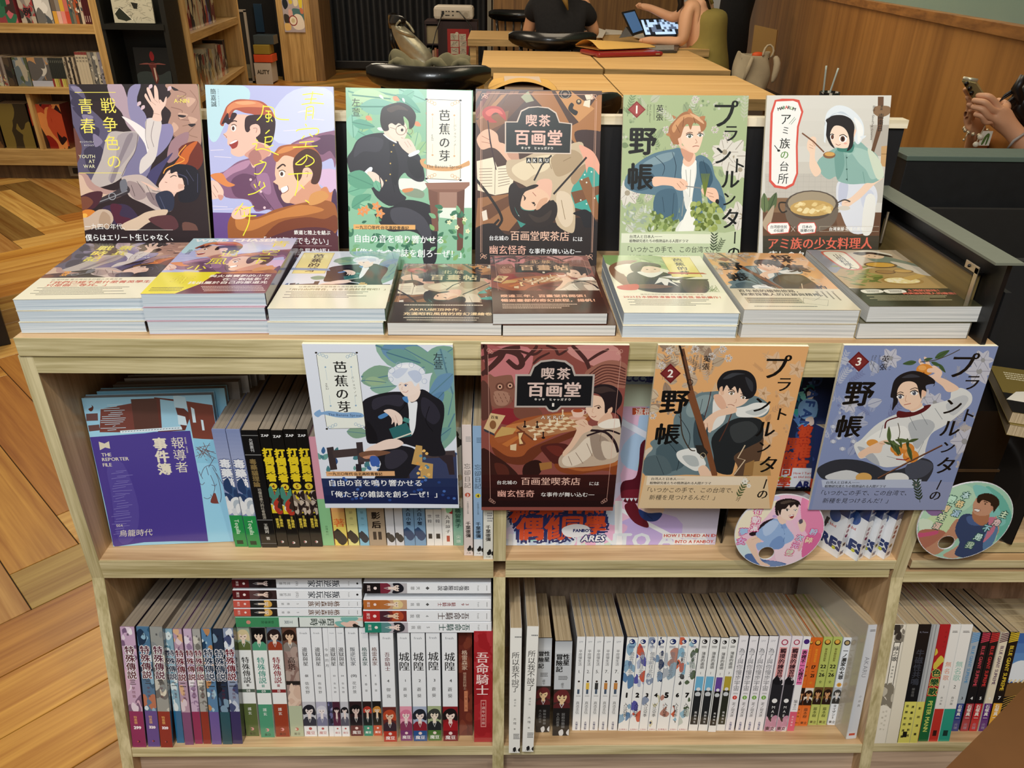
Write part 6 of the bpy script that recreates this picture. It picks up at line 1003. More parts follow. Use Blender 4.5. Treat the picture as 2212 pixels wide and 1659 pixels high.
# book stacks on the bookcase top
def obi(A,v0,col,lines,fake=4,tc='#3a3a30',v1=1.):
 A.of=(0,0,1);hm=A.hm;A.hm=None;A.rect(0,v0*A.h,A.w,A.h*v1,col);y=v0*A.h
 for t,x,dy,sz,c,b in lines:A.T(t,x,y+dy,sz,c,b,sx=1.,mm=True)
 yy=y+(lines[-1][2]+9 if lines else 10)
 for i in range(fake):A.fake(14+(i%2)*10,yy+i*5.5,A.w-50-(i*17)%40,2.0,tc,R_,True)
 A.hm=hm;return A
def mmA(A):A.hm=None;return A
def f1():
 A=mk('u1',C12,'#2c1e22',u1_pic);mmA(A);Y='#f1e263'
 A.T('蕉兵',78,14,26,Y,.03,vert=True,mm=True,gap=1.05);A.T('戰時記',44,14,26,Y,.03,vert=True,mm=True,gap=1.05);A.L(Y,1,'30 10 100 10',0);A.L(Y,1,'30 100 100 100',0);A.T('YOUTH',96,66,9,'#eee',mm=True);A.T('AT WAR',96,78,9,'#eee',mm=True);A.T('双双',30,140,11,'#f0a030',.05,vert=True,mm=True)
 return obi(A,.66,'#f4ecd2',[('台灣時報·臺北高校生的戰火青春故事',20,8,6.5,'#4a4a40',0),('「我們已經不是什麼菁英學生，',16,20,12,'#c8503c',.03),('只是個二等兵。」',22,32,12,'#c8503c',.03)],6)
def f2():
 A=mk('u2',(430,170,2.4406),'#b9bce6',u2_pic);mmA(A);Y='#f6e93a'
 A.T('WIND CHASER',6,12,21,'#fff',.05,mm=True);A.T('簡嘉誠',14,60,8,'#333',vert=True,mm=True)
 for c,x,y in(('青',158,32),('空',150,76),('下',140,116),('追',84,80),('風',74,118),('少',50,152),('年',44,196)):A.T(c,x,y,34,Y,-.01,anchor='c',mm=True)
 A.poly([(0,170),(95,170),(60,235),(0,240)],'#f2e22e');A.rect(0,226,182,257,'#5a2430');A.rect(60,175,182,257,'#6c2f36');A.poly([(0,168),(90,168),(75,220),(50,257),(0,257)],'#f0e028');A.T('年',44,200,36,'#f6e93a',.0,anchor='c',mm=True,out='#d8c020')
 for i,t in enumerate(('與火車賽跑的少年','在二戰陰影下','找出屬於自己的那道光')):A.T(t,176,186+i*14,12,'#f8f0e8',.03,anchor='r',mm=True)
 for i in range(4):A.fake(80+i*3,228+i*6,90,2.4,'#e8d8d0',R_,True)
 for i in range(3):A.fake(8,232+i*6,46,2.2,'#4a4020',R_,True)
 return A
def f3():
 A=mk('h1',(640,730,2.572),'#eef0e8',h1_pic);mmA(A);A.rect(6,8,62,108,'#f2e49a');A.line([(6,8),(62,8),(62,108),(6,108),(6,8)],1,'#b89a50',0);A.T('芭蕉的芽',36,14,21,'#3a3424',.03,vert=True,mm=True,gap=1.05);A.poly([(0,82),(66,86),(70,96),(0,92)],'#8aa4c8')
 return obi(A,.63,'#f4ecd2',[('以畫面與文字呈現臺北高校青春群像',30,8,7,'#6a6454',0),('「用自由的聲音，在臺北高校發聲吧！」',12,19,9.4,'#8a7440',.02)],5)
def f4():
 A=mk('u4',C4,'#4c3226',u4_pic);u4_frame(A);mmA(A)
 A.poly([(42,48),(58,48),(66,34),(92,26),(118,34),(126,48),(146,48),(144,88),(42,88)],'#2a2c22');A.T('北城',72,42,19,'#c8b890',.02,mm=True,gap=1.15);A.T('百畫帖',52,68,27,'#d8c498',.03,mm=True,gap=1.1)
 A.grad(0,178,182,257,'#3a2418','#2a1a12',3);A.fake(20,188,130,3.5,'#e8d8c0',R_,True);A.T('AKRU絕頂神作，',30,208,12,'#f0d0a0',.02,mm=True);A.T('充滿昭和風情的奇幻漫繪卷！',22,224,12,'#f0d0a0',.03,mm=True);A.fake(24,238,120,2.6,'#d8c8b0',R_,True);A.fake(30,246,110,2.6,'#d8c8b0',R_,True)
 return A
def f5():
 A=mk('h2',(1020,730,2.506),'#8c4c44',h2_pic);h2_frame(A);mmA(A)
 A.poly([(44,40),(60,40),(70,26),(92,20),(116,26),(124,40),(144,40),(142,84),(104,84),(94,92),(82,84),(44,84)],'#2c2620');A.T('北城',70,32,18,'#c8a078',.02,mm=True,gap=1.2);A.T('百畫帖',50,61,28,'#d8b08a',.03,mm=True,gap=1.1);A.T('II',94,84,10,'#f0e0c8',.05,mm=True,anchor='c')
 A.grad(0,165,182,257,'#4a241a','#3a1a12',3);A.T('暌違三年，百畫堂再開張！',14,188,12.5,'#f0b494',.04,mm=True);A.T('暢遊臺都的奇幻旅程，揚帆！',14,206,12.5,'#f0b494',.04,mm=True)
 for i in range(3):A.fake(16,220+i*7,120-i*14,2.8,'#d8b8a0',R_,True)
 A.line([(0,.5),(182,.5)],1,'#e8c8b0',0);return A
def f6():
 A=Art(182,257,bg='#ece8cc');A.poly(spline([(0,0),(90,0),(120,20),(60,50),(20,60),(0,40)]),'#8fae6a');A.poly(spline([(60,10),(150,40),(130,80),(90,60)]),'#a8bf84');rr=random.Random(3)
 for i in range(14):a=rr.uniform(0,1.4);x,y=rr.uniform(10,110),rr.uniform(0,40);A.poly(spline([(x,y),(x+30*math.cos(a)+6,y+30*math.sin(a)-6),(x+50*math.cos(a),y+50*math.sin(a)),(x+24*math.cos(a)-4,y+24*math.sin(a)+8)]),rr.choice(['#7c9c58','#b8cc94','#94b070']))
 A.poly(spline([(4,60),(30,30),(60,28),(40,50),(24,90),(40,150),(20,150),(4,110)]),'#8a6048');A.poly(spline([(14,60),(44,44),(60,70),(40,100),(20,90)]),'#e8e0cc')
 A.poly(spline([(30,100),(60,76),(90,80),(110,100),(104,130),(140,140),(130,175),(60,175),(30,150)]),'#3a3632');A.poly(spline([(50,84),(70,110),(96,84),(80,82)]),'#f0ece0');A.poly([(86,110),(130,96),(160,90),(158,102),(110,124)],'#6a6a44');A.poly([(86,108),(128,92),(160,88),(150,96),(112,114)],'#f0ecdc')
 A.poly(spline([(54,60),(84,56),(94,66),(88,84),(66,88),(56,76)]),'#f0d4bc');A.poly(spline([(42,80),(44,50),(66,34),(94,44),(96,62),(78,54),(66,58),(58,76),(50,84)]),'#3a342e');A.rect(68,70,72,73,'#2a1c18');A.rect(82,69,86,72,'#2a1c18');A.line([(74,80),(80,80)],.8,'#b06858',0)
 for d in([(70,140),(84,110),(98,116),(110,150),(96,130),(88,156),(84,130)],):A.poly(d,'#f0ece0')
 A.poly(spline([(120,120),(160,118),(164,136),(150,175),(118,175),(116,140)]),'#5a4c48');A.poly([(110,116),(168,116),(166,121),(112,121)],'#3c3430');A.poly(spline([(20,150),(60,140),(100,150),(60,160)]),'#7a5a44');A.poly(spline([(6,150),(40,140),(36,165),(10,165)]),'#c8483c')
 for i in range(12):A.line([(150+i*2,172),(160+rr.uniform(-12,16),150+rr.uniform(-8,8))],.8,'#7c8c54',0)
 A.rect(108,8,160,106,'#efe088');A.line([(108,8),(160,8),(160,106),(108,106),(108,8)],1,'#b89a50',0);A.T('芭蕉的芽',134,13,19,'#3a3424',.03,vert=True,mm=True,gap=1.1);A.poly([(104,84),(166,86),(172,92),(104,92)],'#b84a3c')
 return obi(A,.69,'#f4ecd2',[('獲獎的我們的雜誌·最後篇章·無悔的青春',38,7,6,'#8a7c5c',0),('2025日本國際漫畫獎優秀獎·最新續作！',8,18,9.6,'#c8503c',.03)],5)
def f7():
 A=mk('h3',(1370,730,2.505),'#e2ab72',h3_pic);mmA(A)
 for c,x,y,s_ in(('野',34,68,40),('帳',30,118,38),('採',140,30,42),('集',150,76,40),('的',160,162,18)):A.T(c,x,y,s_,'#141414',.04,anchor='c',mm=True)
 A.poly([(18,34),(30,24),(42,34),(30,44)],'#8a3030')
 obi(A,.67,'#ddd0b4',[('百年前的植物旅路，',12,10,12,'#2a2a24',.03),('探索採集人的足跡與精神。',12,24,12,'#2a2a24',.03)],0);A.hm=None
 A.rect(14,205,106,228,'#b4a888');
 for i in range(3):A.fake(18,208+i*7,82,3,'#5a5444',R_,True)
 A.fake(20,238,100,2.6,'#5a5444',R_,True);A.line([(112,206),(150,214),(140,236),(104,226),(112,206),(126,216),(140,204)],.8,'#6a5c44',0)
 for i in range(4):A.fake(142+i*9,178,4,2,'#5a5444',R_,True);A.rect(142+i*9,182,145+i*9,200+i*5,'#8a7c64')
 return A
def f8():
 A=Art(182,257,bg='#cdbb98');rr=random.Random(9);A.grad(0,0,182,80,'#cfc4b0','#bda888',4,True);A.poly(spline([(0,80),(60,100),(182,60),(182,180),(0,180)]),'#b4955c')
 A.poly(spline([(0,0),(30,10),(40,60),(20,100),(0,110)]),'#8a8c94');
 for i in range(26):a=rr.uniform(-.8,.8);x,y=rr.uniform(0,60),rr.uniform(80,170);A.poly(spline([(x,y),(x+14*math.cos(a)+2,y+14*math.sin(a)-4),(x+26*math.cos(a),y+26*math.sin(a)),(x+12,y+10*math.sin(a)+5)]),rr.choice(['#8a8c44','#a4a45c','#6c7434']))
 A.poly(spline([(106,18),(130,30),(160,60),(182,90),(182,120),(150,110),(110,70),(96,50)]),'#7d8a76');A.poly(spline([(130,60),(170,90),(182,130),(150,120)]),'#d8cdb8');A.poly(spline([(90,20),(120,18),(132,34),(118,46),(98,42)]),'#e8c8a4');A.poly(spline([(82,16),(110,8),(140,24),(146,40),(128,30),(110,22),(92,30)]),'#2c2420');A.poly(spline([(86,12),(116,0),(146,18),(148,30),(120,12)]),'#e8e0cc');A.rect(104,30,107,32,'#2a1c18');A.rect(114,32,117,34,'#2a1c18')
 for x,y,rx,c1,c2 in((104,78,30,'#6c5434','#d8a848'),(96,112,18,'#7c6040','#a88450'),(130,108,18,'#8a6c44','#d0a860'),(106,152,36,'#a88448','#ead898')):A.poly([(x+rx*math.cos(q),y+rx*.5*math.sin(q))for q in[i*.3 for i in range(21)]],c1);A.poly([(x+rx*.85*math.cos(q),y-1+rx*.38*math.sin(q))for q in[i*.3 for i in range(21)]],c2)
 for i in range(22):x,y=106+rr.uniform(-26,26),151+rr.uniform(-9,9);A.poly([(x-4,y),(x,y-3),(x+5,y),(x,y+3)],'#f4e8c0')
 A.poly([(110,140),(150,120),(160,130),(120,152)],'#c8a458');A.poly(spline([(26,8),(64,8),(70,30),(66,90),(46,104),(28,92),(22,40)]),'#c8604c');A.poly(spline([(29,12),(61,12),(66,32),(62,86),(46,99),(31,88),(26,40)]),'#ece4cc');A.T('山間料理人',46,22,16,'#3a3428',.02,vert=True,mm=True,gap=.95)
 obi(A,.72,'#3c3a26',[('土地的滋味！',92,9,10,'#e0705c',.04),('阿美族料理人的療癒美食',78,21,9.5,'#e0705c',.04)],4,'#c8bc94');A.hm=None
 for x in(30,68):A.poly(spline([(x-14,192),(x+16,190),(x+18,202),(x-12,206)]),'#f0ead8');A.fake(x-8,194,22,2.4,'#3a3428',R_,True);A.fake(x-8,199,20,2.4,'#3a3428',R_,True)
 return A
gt=lambda s_:'manga volumes stacked on the bookcase top'
def stack(n,TL,BR,BL,levels,art,cover,descs,rib,th=None,dep=.210,wid=.148,pg=None):
 a=ony(*BL,.012);b=ony(*BR,.012);ztop=(a.z+b.z)/2;t=(ztop-H)/n if not th else th;c=onz(*TL,ztop)
 ex=Vector((b.x-a.x,0,0)).normalized();yaw=math.atan2(-(c.x-a.x),c.y-a.y)
 yaw=max(-.14,min(.14,yaw));R_l=random.Random(n+int(BL[0]))
 for i in range(n):
  top=i==n-1;lx=levels[i]if i<len(levels)else None
  p=ony(lx[0],lx[1],.012)if lx else a
  M=Matrix.Translation((a.x if top else p.x,.012 if top else .010+R_l.uniform(0,.002),H+.0004+t*i))@Matrix.Rotation(yaw if top else yaw*R_l.uniform(.5,1.05),4,'Z')
  w=(b-a).length if top else(b-a).length*.995
  flat_book('manga_volume',descs[i],M,w,dep,t-.0006,art if(top or art is None)else None,cover,gt(0),rib=rib,pg=pg)
PGA=pages('cool_paper_edge','#d5dde4','#a3b4c2','Z',1500);PGB=pages('neutral_paper_edge','#dcdcda','#b0b2b2','Z',1500)
stack(3,(183,526),(302.7,649),(26.8,647),[(38,690),(33,665)],f1(),'#f1ead4',['cream banded volume, lowest of the leftmost stack','cream banded volume, middle of the leftmost stack','brown manga with cream paper band and yellow title on top of the leftmost stack'],'#3a2a2a',pg=PGA)
stack(3,(416,517),(570.5,637),(302.7,634),[(317,690),(307,662)],f2(),'#d9b8c4',['volume lowest in the stack under the two running boys','volume in the middle of the stack under the two running boys','manga with two red haired boys and a yellow corner on the second stack'],'#3a2430',pg=PGA)
stack(2,(650,546),(832,668.5),(577,665.5),[(578,700)],f3(),'#f1ead4',['lower volume under the white haired youth cover','manga with a white haired youth and cream band on the third stack'],'#5a7a5c',pg=PGA)
stack(1,(872,572),(1085,698),(836,696),[],f4(),'#4a3426',['dark brown manga lying single between the third and fifth stacks'],'#15130f',pg=PGB)
stack(2,(1058.7,554),(1315,677.5),(1064.6,677.5),[(1086,703)],f5(),'#5a3426',['dark brown volume jutting out to the right under the red brown chess cover','red brown manga with a chess table on the fifth stack'],'#2a1a14',pg=PGB)
stack(2,(1303,554.6),(1599.8,676),(1347.9,675.6),[(1345,702)],f6(),'#f1ead4',['lower volume under the girl reading cover','manga with a reading girl and cream band on the sixth stack'],'#d8d0b0',pg=PGA)
stack(2,(1521,548),(1861,669.5),(1607.9,668.8),[(1604,699)],f7(),'#ddd0b4',['lower volume under the orange rifle cover','orange manga with a rifle and large black characters on the seventh stack'],'#c8b890',pg=PGB)
stack(2,(1745,543),(2128,662),(1879,662),[(1857,697)],f8(),'#5a5640',['lower volume of the rightmost stack','brown green manga with pots of food on top of the rightmost stack'],'#8a8070',pg=PGB)
# things inside the upper bays
def face_plane(b0,b1,t0,yt):
 a,b=onz(*b0,MIDZ),onz(*b1,MIDZ);c=ony(*t0,yt);return a,b,c
ma,mb_=onz(245,1181,MIDZ),onz(505,1170,MIDZ);mt=ony(176,861,.068)
mex=(mb_-ma);mw=mex.length;mex=mex.normalized();mdn=(ma-mt);mh=mdn.length;mdn=mdn.normalized();mo=ma-mdn*mh
def magazine(k,label,art,off,cov,w=mw,h=mh,sx=0):
 o=mo+Vector((sx,off,0))+Vector((0,0,.0005));n=mex.cross(mdn).normalized();n=n if n.y>0 else-n
 t=thing('magazine',label,'magazine',M=Matrix.Translation(o),group='magazines standing face out in the upper left bay')
 ro=Vector((0,0,0));b=MB();c=[ro,ro+mex*w,ro+mex*w+mdn*h,ro+mdn*h]
 b.prism([p+n*.00002 for p in c],n*.0008,GLO,cov);b.prism([p+n*.0132 for p in c],n*.0008,GLO,cov)
 if art:art.onto(b,ro,mex*(w/art.w),mdn*(h/art.h),GLO)
 x=b.build('cover');x.parent=t
 p=MB();e=.001;cc=[ro+mdn*e+mex*e,ro+mex*(w-e)+mdn*e,ro+mex*(w-e)+mdn*(h-e),ro+mdn*(h-e)+mex*e];p.prism([q+n*.0009 for q in cc],n*.0122,plain('grey_paper_block','#9c9a98',.6));x=p.build('page_block');x.parent=t
A=Art(mw*1000,mh*1000,[pix(mo),pix(mo+mex*mw),pix(mo+mex*mw+mdn*mh),pix(mo+mdn*mh)],'#9fd2ea');A.crop(165,800,2.38)
rr=random.Random(12)
A.G('#7a4038','125 200 400 150 430 310 220 320 120 320');A.G('#6a342c','400 140 500 150 590 230 560 310 420 320');A.G('#7a3c30','565 160 700 180 728 358 600 352');A.G('#5c3830','280 150 410 145 430 300 300 305');A.G('#a6d4e8','430 150 500 160 540 300 440 300')
for i in range(14):A.L('#c8e4f0',3,f'{rr.uniform(120,200)} {180+i*10} {rr.uniform(200,260)} {176+i*10}',0)
A.G('#c4e2ee','496 126 560 140 572 200 505 192');A.G('#d8ecf4','520 230 560 240 570 285 525 280');A.G('#d8ecf4','588 190 606 200 616 270 600 270');A.G('#d8ecf4','640 255 652 258 660 310 648 310');A.G('#e4f2f8','225 312 540 290 545 306 228 326')
for i in range(20):A.L('#3a5a70',3,f'{235+i*15} {318-i} {244+i*15} {316-i}',0)
A.P('#5c2c24','62 200 80 190 78 180 88 190 84 208 72 212');A.G('#6a4a48','50 225 110 222 112 260 52 262');A.G('#6a4a48','60 285 118 280 122 310 66 316');A.G('#8cc6e0','600 350 735 362 745 480 618 478');
for i in range(16):A.L('#6a3c34',2.5,f'{610+rr.uniform(0,110)} {370+rr.uniform(0,90)} {620+rr.uniform(0,110)} {370+rr.uniform(0,100)}',0)
A.G('#98d0ea','622 480 745 482 800 880 678 878');
for d in('640 545 660 500 700 490 720 520','630 520 650 560','700 500 730 560 745 640 740 680','690 540 712 600 700 650','630 575 645 590 660 578','695 590 715 595 720 585','655 655 675 662 692 652','690 640 720 680','668 500 680 540','710 450 680 500','720 530 760 600'):A.L('#5a4a58',3,d)
A.P('#7a4038','690 680 712 630 730 680 735 686')
A.G('#4a3c90','70 345 350 325 400 318 585 312 640 600 678 880 500 880 350 885 200 908 190 900 150 700');A.P('#554899','160 500 240 480 320 700 300 860 220 880 180 640')
for i in range(26):y=520+i*13;A.L('#8c84c4',2.2,f'{190+rr.uniform(-10,20)} {y} {240+rr.uniform(0,50)} {y-rr.uniform(0,14)}',0)
A.G('#dcd4bc','115 368 145 378 168 366 174 404 148 398 122 412');c_='#e4dcc8'
for t,y in(('THE',436),('REPORTER',460),('FILE',488)):A.T(t,128+(y-436)*.15,y,29,c_,.02)
A.T('報導者',515,342,72,c_,.0,vert=True,gap=1.02);A.T('事件簿',424,346,76,c_,.05,vert=True,gap=1.0);A.T('004',205,800,22,c_);A.T('烏籠時代',220,840,46,c_,.0,shear=.2);A.T('調查報導 · 文學漫畫',558,345,10,c_,vert=True)
magazine(0,'purple and pale blue magazine in clear film at the front of the pile',A,0,'#9fd2ea')
for i,(c,sx,l)in enumerate((('#8cc4dc',.012,'pale blue magazine directly behind the purple one'),('#7a726c',.026,'brown grey magazine third from the front'),('#c9c9cc',.034,'white magazine fourth from the front'),('#8a8480',.040,'grey magazine fifth from the front'),('#d4d4d6',.046,'white magazine at the back of the face out pile'))):
 magazine(i+1,l,None,.019*(i+1),c,sx=sx,h=mh-.003*(i+1)if i else mh)
pa_,pb_=Vector((.6055,.034,MIDZ+.0006)),Vector((.921,.036,MIDZ+.0006));pdn=Vector((0,-.105,-1)).normalized();PHh=.292;po=pa_-pdn*PHh;pex=(pb_-pa_).normalized();PWw=(pb_-pa_).length
A=Art(PWw*1000,PHh*1000,[pix(po),pix(po+pex*PWw),pix(po+pex*PWw+pdn*PHh),pix(po+pdn*PHh)],'#d6cfe4')
cl=['#e9b8d8','#b8d4f0','#d4ead8','#f0e8c0','#c9b4e8','#f2c4dc','#b4e4e0','#dcd8f4']
for i in range(34):
 x,y=rr.uniform(1090,1550),rr.uniform(810,1180);w,h=rr.uniform(40,110),rr.uniform(20,60);a=rr.uniform(-.9,-.3);A.E(cl[i%8],x,y,w,h,a,16)
A.rect(1092,1090,1330,1182,'#c4d4ec');
for i in range(10):A.E(cl[i%8],rr.uniform(1100,1320),rr.uniform(1100,1175),50,16,-.4,14)
A.G('#f4f6fa','1328 1082 1344 1082 1344 1182 1328 1182');A.G('#f4f6fa','1330 1100 1340 1096 1500 1178 1478 1178');A.G('#eef0fa','1345 905 1400 935 1400 950 1342 918');A.T('IN IDOL INTO A FA',1098,1168,34,'#e4ecf4',.05)
A.T('CCC追漫台',1350,817,13,'#3a4aa0',.06);A.G('#c8502c','1366 881 1440 881 1440 896 1366 896');A.T('這根本厭世',1372,889,12,'#f4e4d8',.03);A.G('#dfe6c8','1350 830 1420 830 1420 878 1346 878')
for t,x,y,s_ in(('被我',1100,1112,30),('推坑',1158,1106,42),('的',1262,1104,30),('偶像',1115,1142,42),('同學',1212,1134,34)):A.T(t,x,y,s_/A.u*A.u,'#d8502c',.05,out='#24306c',ow=.12)
A.P('#f4f4f8','1214 1142 1240 1132 1268 1136 1276 1150 1250 1160 1222 1158');A.T('FANBOY',1238,1146,7,'#24306c',.06);A.T('ARES',1256,1163,15,'#f4f4f8',.05,out='#24306c',ow=.1,shear=.2)
A.P('#5c1424','1384 960 1400 955 1410 1030 1400 1080 1350 1085 1340 1060 1346 1040 1372 1032 1380 1000');A.P('#7a2030','1345 1060 1400 1058 1402 1076 1350 1080');A.P('#6a1828','1350 1090 1370 1085 1385 1110 1400 1130 1398 1140 1372 1130 1354 1108')
for i in range(6):A.G('#e8eef4',f'{1342+i*9} 1076 {1350+i*9} 1076 {1346+i*9} 1083')
A.P('#f0d4c4','1388 1092 1430 1090 1434 1104 1424 1112 1400 1108 1386 1100');A.P('#28407c','1380 1100 1400 1108 1430 1108 1420 1124 1400 1126 1384 1116');A.L('#1c2c5c',1.2,'1398 1112 1410 1122',0)
for t,x,y in(('HOW I TURNED AN IDOL',1434,1157),('INTO A FANBOY.',1458,1170)):A.G('#f6f4f2',f'{x-3} {y-5} {x+90 if "HOW" in t else x+62} {y-5} {x+90 if "HOW" in t else x+62} {y+5} {x-3} {y+5}');A.T(t,x,y,7.4,'#c84a3c',.04)
b=MB();c=[po,po+pex*PWw,po+pex*PWw+pdn*PHh,po+pdn*PHh];n=Vector((0,1,-.105)).normalized();b.prism([p+n*.0001 for p in c],n*.004,plain('foam_core','#f6ecd0',.7));A.onto(b,po,pex*.001,pdn*.001,PRT)
tag(b.build('display_board'),'large pastel display board with orange lettering leaning in the right upper bay','sign')
ACR=plain('smoked_acrylic','#0b0b0c',.12,coat=.6)
ri=thing('acrylic_riser','smoked black acrylic riser in the right upper bay','stand',(1.03,.09,MIDZ))
def cpart(par,nm,f,**k):b=MB();f(b);o=b.build(nm,par,**k);return o
cpart(ri,'deck',lambda b:b.box(-.10,.09,-.03,.07,.083,.087,ACR));cpart(ri,'side_plate',lambda b:b.box(-.10,-.097,-.05,.07,0,.083,ACR));cpart(ri,'side_plate',lambda b:b.box(.087,.09,-.03,.07,0,.083,ACR));cpart(ri,'back_plate',lambda b:b.box(-.097,.087,.066,.07,0,.26,ACR))
tp=ony(1733,813,.085);bo=Vector((.986,.064,MIDZ+.0875));dn2=Vector((0,-.12,-1)).normalized();h2=.2;o2=bo-dn2*h2;w2=.128
A=Art(w2*1000,h2*1000,[pix(o2),pix(o2+Vector((w2,0,0))),pix(o2+Vector((w2,0,0))+dn2*h2),pix(o2+dn2*h2)],'#1f2f5c')
A.G('#24365f','1690 800 1860 800 1820 1060 1660 1060')
for i in range(26):x,y=rr.uniform(1715,1760),rr.uniform(812,930);A.G(rr.choice(['#4cc8b8','#2c8c9c','#8ce0d0','#6c9ce0','#1c5c6c']),f'{x-9} {y-6} {x+8} {y-9} {x+4} {y+10}')
A.P('#1c1c28','1740 842 1752 836 1760 845 1758 860 1742 858');A.P('#f4dccc','1744 846 1756 846 1757 858 1750 864 1744 858');A.P('#8cb8e0','1728 870 1745 862 1765 868 1762 900 1736 905 1724 890');A.P('#f4dccc','1740 905 1755 900 1758 916 1745 920')
A.T('DAFANBOY',1768,812,20,'#3c5c9c',.05,rot=math.pi/2+.12,gap=1.25)
for t,x,y,s_ in(('被我',1738,920,20),('推坑',1732,960,24),('的',1724,1010,16)):A.T(t,x+4,y-2,s_,'#e0502c',.05,vert=True,out='#c83c24',ow=.04)
A.T('偶像',1712,944,23,'#e0502c',.05,vert=True);A.T('同學',1704,992,20,'#d8482c',.05,vert=True)
A.G('#eef0f4','1676 1010 1800 1012 1790 1064 1664 1060');A.T('ARES',1719,1047,15,'#24306c',.07);A.T('How I Turned',1714,1022,5.5,'#c84a3c',.02);A.T('an Idol into a Fanboy',1714,1030,5.5,'#c84a3c',.02);A.E('#b8cc3c',1688,1034,7,5);A.E('#b8cc3c',1702,1034,7,5);A.T('Presented by',1728,1038,4,'#24306c')
A.T('同學',1700,1004,20,'#d8482c',.05,vert=True)
t=thing('comic_book','face out comic with red lettering on the acrylic riser','book',M=Matrix.Translation(o2));b=MB();zz=Vector((0,0,0));xx=Vector((w2,0,0));nn2=Vector((0,1,-.12)).normalized()
cs=[zz,xx,xx+dn2*h2,dn2*h2];b.prism([p+nn2*.00002 for p in cs],nn2*.0008,GLO,'#dfe3ea');b.prism([p+nn2*.017 for p in cs],nn2*.0008,GLO,'#24365f');b.prism([xx*.996+nn2*.0009,xx+nn2*.0009,xx+dn2*h2+nn2*.0009,xx*.996+dn2*h2+nn2*.0009],nn2*.016,GLO,'#16203c');A.onto(b,zz,(.001,0,0),dn2*.001,GLO);x=b.build('cover');x.parent=t
p=MB();p.prism([q*.985+nn2*.0009 for q in cs],nn2*.016,PG_V);x=p.build('page_block');x.parent=t
def ares(w,h):
 A=Art(w,h,bg='#eef0f4');A.rect(0,0,w,h*.62,'#26386c');A.poly([(0,h*.58),(w,h*.64),(w,h*.6),(0,h*.55)],'#26386c');A.ring('#d89a3c',w*.4,h*.52,w*.16,1,6);A.T('ARES',w*.5,h*.56,5.2,'#f4f4f8',.05,anchor='c');A.E('#8a2030',w*.5,h*.70,w*.22);A.E('#8a2030',w*.5,h*.745,w*.22);A.E('#8a2030',w*.5,h*.79,w*.22);A.E('#c8a878',w*.5,h*.88,w*.26);A.E('#3a2c20',w*.5,h*.88,w*.16);A.rect(w*.25,h*.94,w*.75,h*.975,'#26386c');A.fake(w*.74,h*.68,2,1.2,'#666',R_,True)
 for i in range(5):A.E(rr.choice(['#4cc8b8','#6c9ce0','#d8e0f0']),rr.uniform(2,w-2),rr.uniform(8,h*.45),1.6,3)
 return A
for i,(bx,by,l)in enumerate(((1808,1206.5,'leftmost'),(1850,1213,'second'),(1878,1208.5,'third'),(1908.7,1209,'rightmost'))):
 p0=onz(bx,by,MIDZ);M=Matrix.Translation(p0+Vector((0,0,.0003)))@Matrix.Rotation(math.radians(33),4,'Z')
 t=book('comic_book',f'white and navy comic turned at an angle, {l} of four by the right side panel',M,.0155,.19,.128,ares(15.5,190),'#eef0f4','turned comics in the right upper bay')
 cv=[c for c in t.children if c.name.startswith('cover')][0]
 A=Art(128,190,bg='#eef0f4');A.rect(0,0,128,116,'#26386c')
 for q in range(10):A.E(rr.choice(['#3c5490','#2c4478','#4cc8b8']),rr.uniform(4,124),rr.uniform(6,100),6,4)
 A.T('ARES',76,168,24,'#26386c',.07,mm=True);A.T('How I Turned an Idol',50,140,7,'#c84a3c',.02,mm=True);A.E('#3c5c9c',108,122,9,12);A.poly([(96,132),(102,132),(98,150),(94,150)],'#444');A.poly([(50,88),(96,84),(98,112),(52,116)],'#c84a2c');A.E('#c8c83c',118,176,3)
 b=MB();A.onto(b,(0,.128,.19),(0,-.001,0),(0,0,-.001),GLO);x=b.build('front_print');x.parent=t
